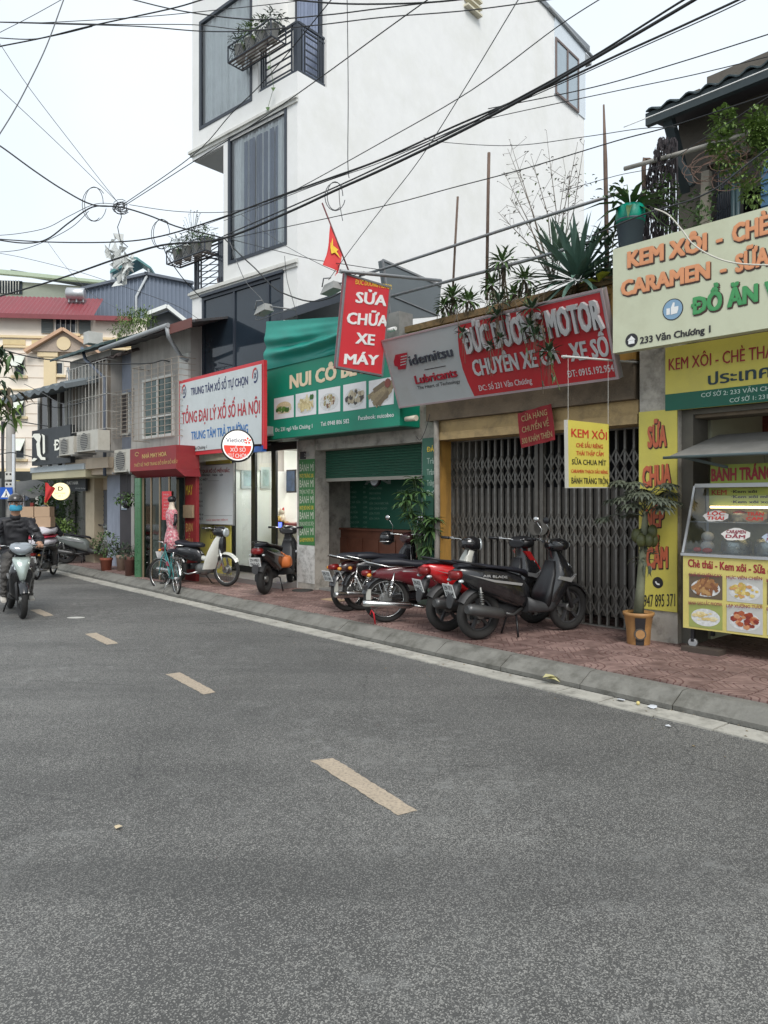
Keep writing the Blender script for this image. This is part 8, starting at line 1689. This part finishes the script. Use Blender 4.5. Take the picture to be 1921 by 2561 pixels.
arcp(-.34,.34,1,.165,zt-.05,BLACKP,'black_stripe'); 
kc = Vector((cx_+w*.93*math.cos(A_),cy_+w*.93*math.sin(A_),.15+hp*.38)); nrm = Vector((math.cos(A_),math.sin(A_),0)); sd = Vector((-nrm.y,nrm.x,0))
for rad, o, m_ in ((.068,.012,mat('pot_ring_grey',(.07,.06,.05),.5)),(.052,.018,MC['pot_tan_wood'])):
    b = B(); vs = [kc+nrm*o+sd*(rad*math.cos(6.283*i/20))+Vector((0,0,rad*math.sin(6.283*i/20))) for i in range(20)]; b.add(vs+[v-nrm*.03 for v in vs],[tuple(range(20))]+[(i,(i+1)%20,(i+1)%20+20,i+20) for i in range(20)]); part('knot_disc', b, m_, r, M)
b = B(); b.lathe([(0.001,zt-.03),(w*.92,zt-.03)],(cx_,cy_,0),20); part('soil', b, mat('soil',(.05,.035,.025),.95), r, M)
r = plant('papaya_tree', 'young papaya tree with green fruit growing in the wood effect pot', M, (cx_,cy_,zt-.03), 'tree')
tb = Vector((cx_,cy_,zt-.03)); tt = Vector((M.x(1612,cy_),cy_,M.z(1612,1325,cy_))); b = B(); b.tube([tb, tb.lerp(tt,.33)+Vector((.0,0,0)), tb.lerp(tt,.66), tt, tt+Vector((.01,0,.22))],[.062,.05,.043,.04,.026],12); part('trunk', b, mat('papaya_bark',(.16,.17,.11),.8,var=.25,sc=8,bump=.4,bs=30), r, M)
for i in range(9): a = i*2.4; f = Vector((math.cos(a)*.10,math.sin(a)*.10,-.02-.05*(i%3))); b = B(); b.ball(tt+f,(.055,.055,.085),12,8); part('fruit', b, mat('papaya_fruit',(.08,.09,.03),.5,var=.5,sc=9), r, M)
PL = mat('papaya_leaf', (.085,.10,.07), .6, var=.4, sc=10)
for i in range(26):
    a = i*2.4; el = random.uniform(-.3,1.1); L_ = random.uniform(.22,.48); top = tt+Vector((0,0,.12+.012*i)); e_ = top+Vector((math.cos(a)*math.cos(el),math.sin(a)*math.cos(el),math.sin(el)*.8))*L_
    b = B(); b.tube([top, top.lerp(e_,.5)+Vector((0,0,.04)), e_],.006,5); st = part('leaf_stalk', b, PL, r, M); b = B(); 
    for k in range(9):
        t = (k-4)/4*1.9; d = Vector((math.cos(a+t),math.sin(a+t),-.25)); b.leaf(e_,d,.20*(1-.25*abs(t)/1.9),.055,.35,.15); b.leaf(e_+d*.08,Vector((math.cos(a+t+.6),math.sin(a+t+.6),-.2)),.09,.03,.3,.1); b.leaf(e_+d*.08,Vector((math.cos(a+t-.6),math.sin(a+t-.6),-.2)),.09,.03,.3,.1)
    part('leaf_blade', b, PL, st, M)
b = B(); q = tb.lerp(tt,.68); b.cloud((q.x+.04,q.y-.04,q.z-.02),(.13,.1,.10),22,.13,.04,.4); part('side_shoot', b, PL, r, M)
# rubber plant in the green shop
r = plant('rubber_plant', 'leafy dark indoor plant leaning out of the green shop beside the pipe', M, (M.x(1055,.0),.0,.2)); b = B()
x0_ = M.x(1058,-.05)
for _ in range(30):
    px, py = random.choice(((1040,1205),(1020,1245),(1050,1260),(1030,1290),(1060,1310),(1075,1330),(1010,1260),(1045,1340),(1065,1230),(1070,1370),(1035,1200),(1080,1290)))
    q = MP(px+random.uniform(-10,10), py+random.uniform(-12,12), -.10+random.uniform(-.12,.1)); b.tube([(x0_,-.0,.4),((q[0]+x0_)/2,-.05,(q[2]*.6+.4*.4)),q],.006,4)
    for i in range(9): a = i*2.4; b.leaf(q,(math.cos(a),math.sin(a),random.uniform(-.3,.7)),random.uniform(.16,.25),.055,.45)
part('foliage', b, mat('rubber_leaf',(.08,.15,.05),.4,var=.5,sc=6), r, M)
b = B(); b.lathe([(.12,.2),(.16,.5),(.17,.52)],(x0_,.0,0),16); part('pot', b, mat('grey_green_pot',(.13,.2,.17),.6), r, M)
# pots on the far pavement
def pot(px, py, wpx, hpx, m, label, leafn, leafm, ph=0, bonsai=False):
    x_, y_ = WF.g(px, py, .15); s_ = y_/F; r = root('potted_plant', label, 'potted plant', WF, (x_,y_,.15), group='potted plants on the far pavement'); w_, h_ = wpx*s_/2, hpx*s_
    b = B(); b.lathe([(w_*.78,.15),(w_*.95,.15+h_*.8),(w_*1.05,.15+h_*.82),(w_*1.05,.15+h_),(w_*.9,.15+h_)],(x_,y_,0),16); part('pot', b, m, r, WF)
    b = B(); hh = ph*s_
    for k in range(7): a = k*.9; b.tube([(x_,y_,.15+h_),(x_+.10*math.cos(a),y_+.1*math.sin(a),.15+h_+hh*.5),(x_+.22*math.cos(a),y_+.2*math.sin(a),.15+h_+hh*(.7+.3*(k%2)))],.007,4)
    part('stems', b, TWIG, r, WF); b = B(); b.cloud((x_,y_,.15+h_+hh*.55),(.34,.3,hh*.5),leafn,.085,.045,.3); part('foliage', b, leafm, r, WF)
TERR = mat('terracotta2', (.28,.085,.05), .8, var=.2)
pot(266,1427,30,32,TERR,'terracotta pot with a lacy leafed plant before the grey metal doors',260,LEAF,60)
pot(304,1428,26,40,mat('brown_white_pot',(.30,.22,.17),.7),'brown pot on a white stand with drooping plant',120,LEAFD,26)
pot(325,1440,28,48,mat('dark_rust_pot',(.14,.06,.045),.8,var=.3),'large dark rusty barrel pot beside the green tiled column',70,LEAFD,14)
x_, y_ = WF.g(310,1435,.15); q = WF.pt(318,1248,y_); r = root('hanging_plant', 'small hanging basket plant above the barrel pot', 'plant', WF, tuple(q)); b = B(); b.cloud(q,(.25,.2,.16),130,.09,.05,.5,.3); part('foliage', b, LEAF, r, WF); b = B(); b.lathe([(.05,q.z-.22),(.13,q.z-.08)],(q.x,q.y,0),12); part('basket', b, BLACK, r, WF); b = B(); b.tube([(q.x,q.y,q.z-.08),(q.x,q.y,q.z+.7)],.006,4); part('hanger', b, BLACK, r, WF)
def tree(name, label, fr, base, h, rad, n, m, tr=.08, L=.14):
    r = root(name, label, 'tree', fr, base); b = B(); bx, by, bz = base; b.tube([(bx,by,bz),(bx+.05,by,bz+h*.5),(bx,by,bz+h*.8)],[tr,tr*.7,tr*.4],8); part('trunk', b, TWIG, r, fr); b = B()
    for k in range(7):
        a = k*2.4; c0 = (bx+rad*.5*math.cos(a),by+rad*.5*math.sin(a),bz+h*(.5+.07*k)); b.cloud(c0,(rad*.6,rad*.6,h*.16),n//7,L,L*.5,.3)
    part('crown', b, m, r, fr)
q = WF.pt(135,1390,23); tree('small_tree', 'bushy small tree in the shade behind the cargo motorbike', WF, (q.x,q.y,.0), 2.5, .75, 900, LEAF)
q = WF.pt(150,1390,21.5); tree('small_tree', 'pale leafed bush at the salon door behind the furthest motorbike', WF, (q.x,q.y,.0), 1.3, .5, 420, LEAFL)
# shrub on the tailor roof
q = T_.w(328, 835, .5); r = root('roof_shrub', 'wild green shrub growing from the tailor house roof', 'shrub', T_, (q[0],.5,q[1])); b = B()
for px, py, k in ((300,825,110),(320,800,140),(345,790,140),(365,795,120),(340,815,120),(372,812,60),(310,845,60)): q = T_.w(px,py,.55); b.cloud((q[0],.55,q[1]),(.2,.25,.16),k,.10,.03,.4)
part('foliage', b, LEAFL, r, T_); b = B()
for _ in range(36): px = random.uniform(295,378); q = T_.w(px,845-(px-295)*.35,.55); e_ = T_.w(px+random.uniform(-10,10),random.uniform(765,800),.55); b.tube([(q[0],.55,q[1]),(e_[0],.55,e_[1])],.004,3); b.leaf((e_[0],.55,e_[1]),(random.uniform(-1,1),0,1),.07,.03)
part('stems', b, LEAFL, r, T_)
# branch with long leaves at the left edge, from a street tree outside the view
r = root('street_tree', 'long leaved branches of a street tree entering from the left', 'tree', WF, (-6.2,8.6,0)); b = B(); b.tube([(-6.2,8.6,0),(-6.15,8.6,2.2),(-5.9,8.7,4.2)],[.16,.13,.08],10); part('trunk', b, mat('tree_bark',(.12,.095,.07),.9,var=.3,bump=.6,bs=20), r, WF)
for px, py, n, m_ in ((-20,880,26,LEAFD),(14,905,14,LEAF),(-10,960,30,LEAFD),(10,985,16,DEADL),(8,1010,18,LEAFL),(30,1025,8,LEAFL),(-15,1040,24,LEAF),(-40,1000,40,LEAFD)):
    q = WF.pt(px, py, 9); b = B(); b.tube([(-6.0,8.65,3.2),((-6.0+q.x)/2,8.8,(3.4+q.z)/2+.15),tuple(q)],[.03,.02,.008],5); br = part('branch', b, TWIG, r, WF); b = B()
    for i in range(n): a = i*2.4; b.leaf(q+Vector((random.uniform(-.14,.14),random.uniform(-.15,.15),random.uniform(-.1,.1))),(math.cos(a),math.sin(a),random.uniform(-1.1,.2)),random.uniform(.14,.22),.055,.4)
    part('leaves', b, m_, br, WF)
# ================================================================ overhead cables
def smooth(P, k=6):
    P = [Vector(p) for p in P]; out = []
    for i in range(len(P)-1):
        p0, p1, p2, p3 = P[max(i-1,0)], P[i], P[i+1], P[min(i+2,len(P)-1)]
        for j in range(k): t = j/k; out.append(.5*((2*p1)+(p2-p0)*t+(2*p0-5*p1+4*p2-p3)*t*t+(3*p1-p0-3*p2+p3)*t**3))
    return out+[P[-1]]
def cable(label, pts, Y0, Y1, r=.008, m=CABLE, jit=0):
    n = len(pts); xs0, xs1 = pts[0][0], pts[-1][0]
    P = []
    for i, (px, py) in enumerate(pts):
        t = i/(n-1) if abs(xs1-xs0) < 60 else (px-xs0)/(xs1-xs0); Y = 1/((1-t)/Y0+t/Y1); P.append(WF.pt(px, py+random.uniform(-jit,jit), Y))
    b = B(); b.tube(smooth(P), r, 5); return solo('overhead_cable', b, m, WF, label, 'cable', 'overhead cables')
cable('thickest black cable running from upper right to lower left', [(1790,-35),(1736,0),(1475,153),(1336,232),(1150,330),(960,422),(839,476),(718,532),(555,597),(405,613),(289,648),(139,700),(-40,752)], 6.5, 15, .016)
cable('black cable lying just above the thickest one', [(1770,-35),(1690,12),(1475,147),(1330,228),(1150,322),(960,412),(839,468),(718,521),(560,590)], 6.6, 14, .011)
cable('second bundle of cable crossing above the thick black one', [(1900,-28),(1846,0),(1690,72),(1568,127),(1365,220),(1150,310),(960,396),(820,447),(694,492),(555,544),(405,590),(289,605),(116,605),(-30,596)], 7, 15.5, .012)
cable('thin cable following the second bundle closely', [(1905,-20),(1780,40),(1600,120),(1365,226),(1150,318),(960,403),(820,452),(694,500),(560,552)], 7.1, 15.3, .006)
cable('pair partner cable dipping behind the window of the white house', [(1200,300),(960,398),(800,458),(650,510),(560,545),(450,585)], 9, 14.8, .006)
cable('heavy loop cable sweeping down to the knot on the left', [(-40,345),(0,365),(87,428),(160,476),(231,512),(301,518),(370,538),(440,566),(492,579),(561,596)], 12.5, 14, .014)
cable('sagging bundle below the left knot', [(-30,596),(58,608),(116,599),(174,556),(231,518),(289,517)], 14, 13.5, .013)
cable('thin cable hugging the sagging left bundle', [(-30,590),(40,585),(116,570),(174,540),(240,510),(300,512)], 14.2, 13.6, .006)
cable('looser cable under the sagging left bundle', [(-30,632),(50,625),(116,602),(180,568),(222,528)], 14.2, 13.6, .006)
cable('thin straight wire rising left from the knot to the top edge', [(-20,90),(0,110),(75,222),(200,385),(292,503)], 11, 13.6, .005, CABLEG)
cable('second straight wire fanning left from the knot', [(-20,203),(0,223),(145,359),(296,507)], 11, 13.6, .005, CABLEG)
cable('straight wire from the knot to the top passing the balcony', [(307,512),(483,388),(579,284),(671,191),(828,0),(850,-25)], 13.6, 9, .007)
cable('long straight wire from the knot to the upper right corner', [(312,514),(492,399),(642,305),(800,195),(960,78),(1056,9),(1100,-22)], 13.6, 8, .007)
cable('wire leaving the knot almost level then climbing right', [(324,512),(434,528),(555,531),(640,516),(718,486),(960,353),(1180,225),(1394,67),(1530,-20)], 13.6, 7.5, .006)
cable('steep wire crossing the blank white wall', [(1315,-25),(1296,0),(1163,220),(1053,394),(960,515),(871,632),(822,700)], 7.5, 12.5, .006, CABLEG)
cable('long gentle wire over the roof poles', [(1960,226),(1921,237),(1684,314),(1539,353),(1308,423),(1130,470),(960,515),(718,567),(567,598)], 7.2, 14, .007)
cable('thin wire bowing across the white wall behind the twigs', [(1060,345),(1122,357),(1284,364),(1464,342),(1600,322),(1690,318)], 11.5, 8.5, .005)
cable('upper of two straight wires on the right sky', [(1221,272),(1481,219),(1700,156),(1940,80)], 9, 6.8, .006)
cable('lower of two straight wires on the right sky', [(1200,305),(1250,290),(1539,228),(1740,186),(1940,137)], 9, 6.9, .005)
cable('wire grazing the corrugated roof edge', [(1560,318),(1700,262),(1921,172),(1960,156)], 8.2, 7.4, .006, WHITEP)
cable('dark cable sagging before the old balcony', [(1480,590),(1600,540),(1680,515),(1740,496),(1800,465),(1870,410),(1940,358)], 8.6, 7.6, .010)
cable('thin wire under the dark sagging balcony cable', [(1400,480),(1540,440),(1650,415),(1740,360),(1940,230)], 9, 7.5, .004)
cable('pale cord drooping over the big dessert signboard', [(1637,522),(1671,537),(1705,574),(1734,611),(1785,642),(1847,659),(1950,664)], 7.9, 7.0, .008, mat('cream_cord',(.55,.53,.46),.6))
cable('topmost wire sloping down from the left corner', [(-20,60),(0,55),(289,61),(486,62),(613,75),(720,68)], 10, 11, .006)
cable('wire sagging over the white house top balcony', [(300,-12),(336,0),(463,29),(637,49),(810,38),(960,20),(1300,-20)], 10, 9, .008)
cable('wire dipping before the upper curtained window', [(-20,55),(150,60),(347,66),(503,78),(631,77),(800,62),(960,43),(1180,25),(1450,-12)], 10, 8.5, .007)
cable('faint wire climbing right above the curtained window', [(60,58),(145,55),(347,43),(503,29),(718,6),(830,-12)], 10, 9.5, .005)
cable('wire rising from the left edge to the top centre', [(-20,122),(0,116),(110,94),(231,64),(422,23),(503,0),(560,-18)], 10, 9.5, .009)
cable('short wire merging below the rising left wire', [(-20,93),(0,95),(80,98),(150,86),(231,66)], 10.1, 9.9, .007)
cable('steep slack wire in the upper left sky', [(168,-20),(159,0),(116,116),(69,214),(30,286),(-20,365)], 9, 8.5, .007, CABLEG)
cable('short diagonal wire in the top left corner', [(-20,92),(0,81),(80,40),(170,-10)], 9, 8.8, .004, CABLEG)
cable('wires running along the top edge right of the balcony', [(690,-5),(830,8),(960,10),(1100,4),(1250,-14)], 9, 8.2, .010)
cable('hanging drop wire on the blank white wall', [(868,-15),(869,40),(871,240),(870,400),(873,445)], 10.2, 10.2, .006)
cable('short loose wire end below the tied bundle', [(848,472),(850,510),(857,552)], 10.3, 10.3, .005)
cable('loop of cable sagging in front of the green tarpaulin', [(561,596),(600,636),(640,673),(680,715),(715,736),(782,754),(851,733),(911,679)], 13.6, 11.8, .012)
cable('grey cable drooping beside the floodlight', [(575,605),(612,700),(660,758),(640,800),(700,782),(745,770)], 13.4, 12.6, .007, CABLEG)
cable('upper straight wire to the red repair sign', [(579,599),(683,625),(780,648),(868,662),(960,676)], 13.8, 11.5, .006)
cable('lower sagging wire to the red repair sign', [(602,535),(694,602),(799,660),(870,688),(905,680)], 13.8, 11.8, .005, CABLEG)
cable('wire from the sign pipe down to the green roof', [(712,640),(718,700),(735,760),(745,800)], 12.6, 12.3, .005)
cable('dark cable along the old house fronts', [(-20,868),(15,877),(90,895),(223,909),(331,910),(380,908),(407,901),(425,905)], 16, 16.4, .014)
cable('cable dropping from the thick one to the house corner', [(407,613),(418,640),(431,660),(456,694),(479,720),(500,742)], 14.5, 15.5, .010)
cable('thin wire crossing the far roofs', [(-20,630),(60,645),(169,672),(260,700),(430,760),(500,800)], 15, 15, .005)
cable('fine wire sloping left over the far roofs', [(120,606),(169,672),(230,735),(290,770)], 15, 15, .004, CABLEG)
cable('wire bundle at the utility pole, upper one', [(-20,1052),(27,1050),(60,1056),(120,1066)], 20, 19.5, .014)
cable('wire bundle at the utility pole, lower one', [(-20,1140),(27,1132),(60,1138),(85,1144)], 21, 20, .014)
cable('slack wire from the pole to the shutter house', [(27,1040),(80,1010),(150,1020),(214,1005),(262,985)], 21.5, 19.5, .010)
cable('pale conduit sagging under the shutter house roof', [(60,960),(110,985),(150,1008),(190,1010),(240,996),(275,980)], 18.5, 18, .008, CABLEG)
cable('hanging thin wire at the cloth notice', [(1040,1090),(1052,1100),(1066,1070),(1075,1035)], 11.4, 11.4, .005)
# knot and loops
q = WF.pt(301,516,13.6); b = B()
for i in range(12): a0 = random.uniform(0,360); rr = random.uniform(.04,.16); cc = q+Vector((random.uniform(-.05,.05),random.uniform(-.03,.03),random.uniform(-.05,.05))); b.tube([cc+Vector((rr*math.cos(R(a0+t*38)),.02*t,rr*.7*math.sin(R(a0+t*38)))) for t in range(9)],.006,4)
b.tube([q, q+Vector((.02,0,-.2)), q+Vector((-.05,0,-.38)), q+Vector((.0,0,-.62)), q+Vector((.14,0,-.75))],.008,4)
solo('cable_knot', b, CABLE, WF, 'untidy knot of wire where the left cables meet', 'cable knot')
for px, py, rr, lab in ((235,510,.30,'wide slack wire loop left of the cable knot'),(404,585,.26,'dark cable loop hanging between two cables'),(838,490,.20,'white wire loops tied on the thick cable')):
    q = WF.pt(px,py,13 if px < 700 else 10.4); b = B()
    for k in range(2): b.tube([q+Vector((rr*(1+.3*k)*math.cos(R(t*18+k*40))*.55,.02*k,rr*math.sin(R(t*18+k*40)))) for t in range(18)],.006,4)
    solo('wire_loop', b, CABLEG if px > 700 else CABLE, WF, lab, 'wire loop')
# torn plastic bags caught on the cable
b = B(); q = WF.pt(300,655,14.2)
for _ in range(60):
    px, py = random.choice(((285,628),(300,660),(312,680),(290,645),(310,665),(296,612),(305,695),(322,655))); c0 = WF.pt(px+random.uniform(-8,8),py+random.uniform(-10,10),14.2+random.uniform(-.1,.1))
    k = [c0+Vector((random.uniform(-.13,.13),random.uniform(-.08,.08),random.uniform(-.16,.16))) for _ in range(4)]; b.add(k, [(0,1,2),(0,2,3)])
solo('torn_plastic_bag', b, mat('dirty_white_plastic',(.60,.62,.60),.5), WF, 'torn white plastic bags tangled on the cable', 'plastic bag')
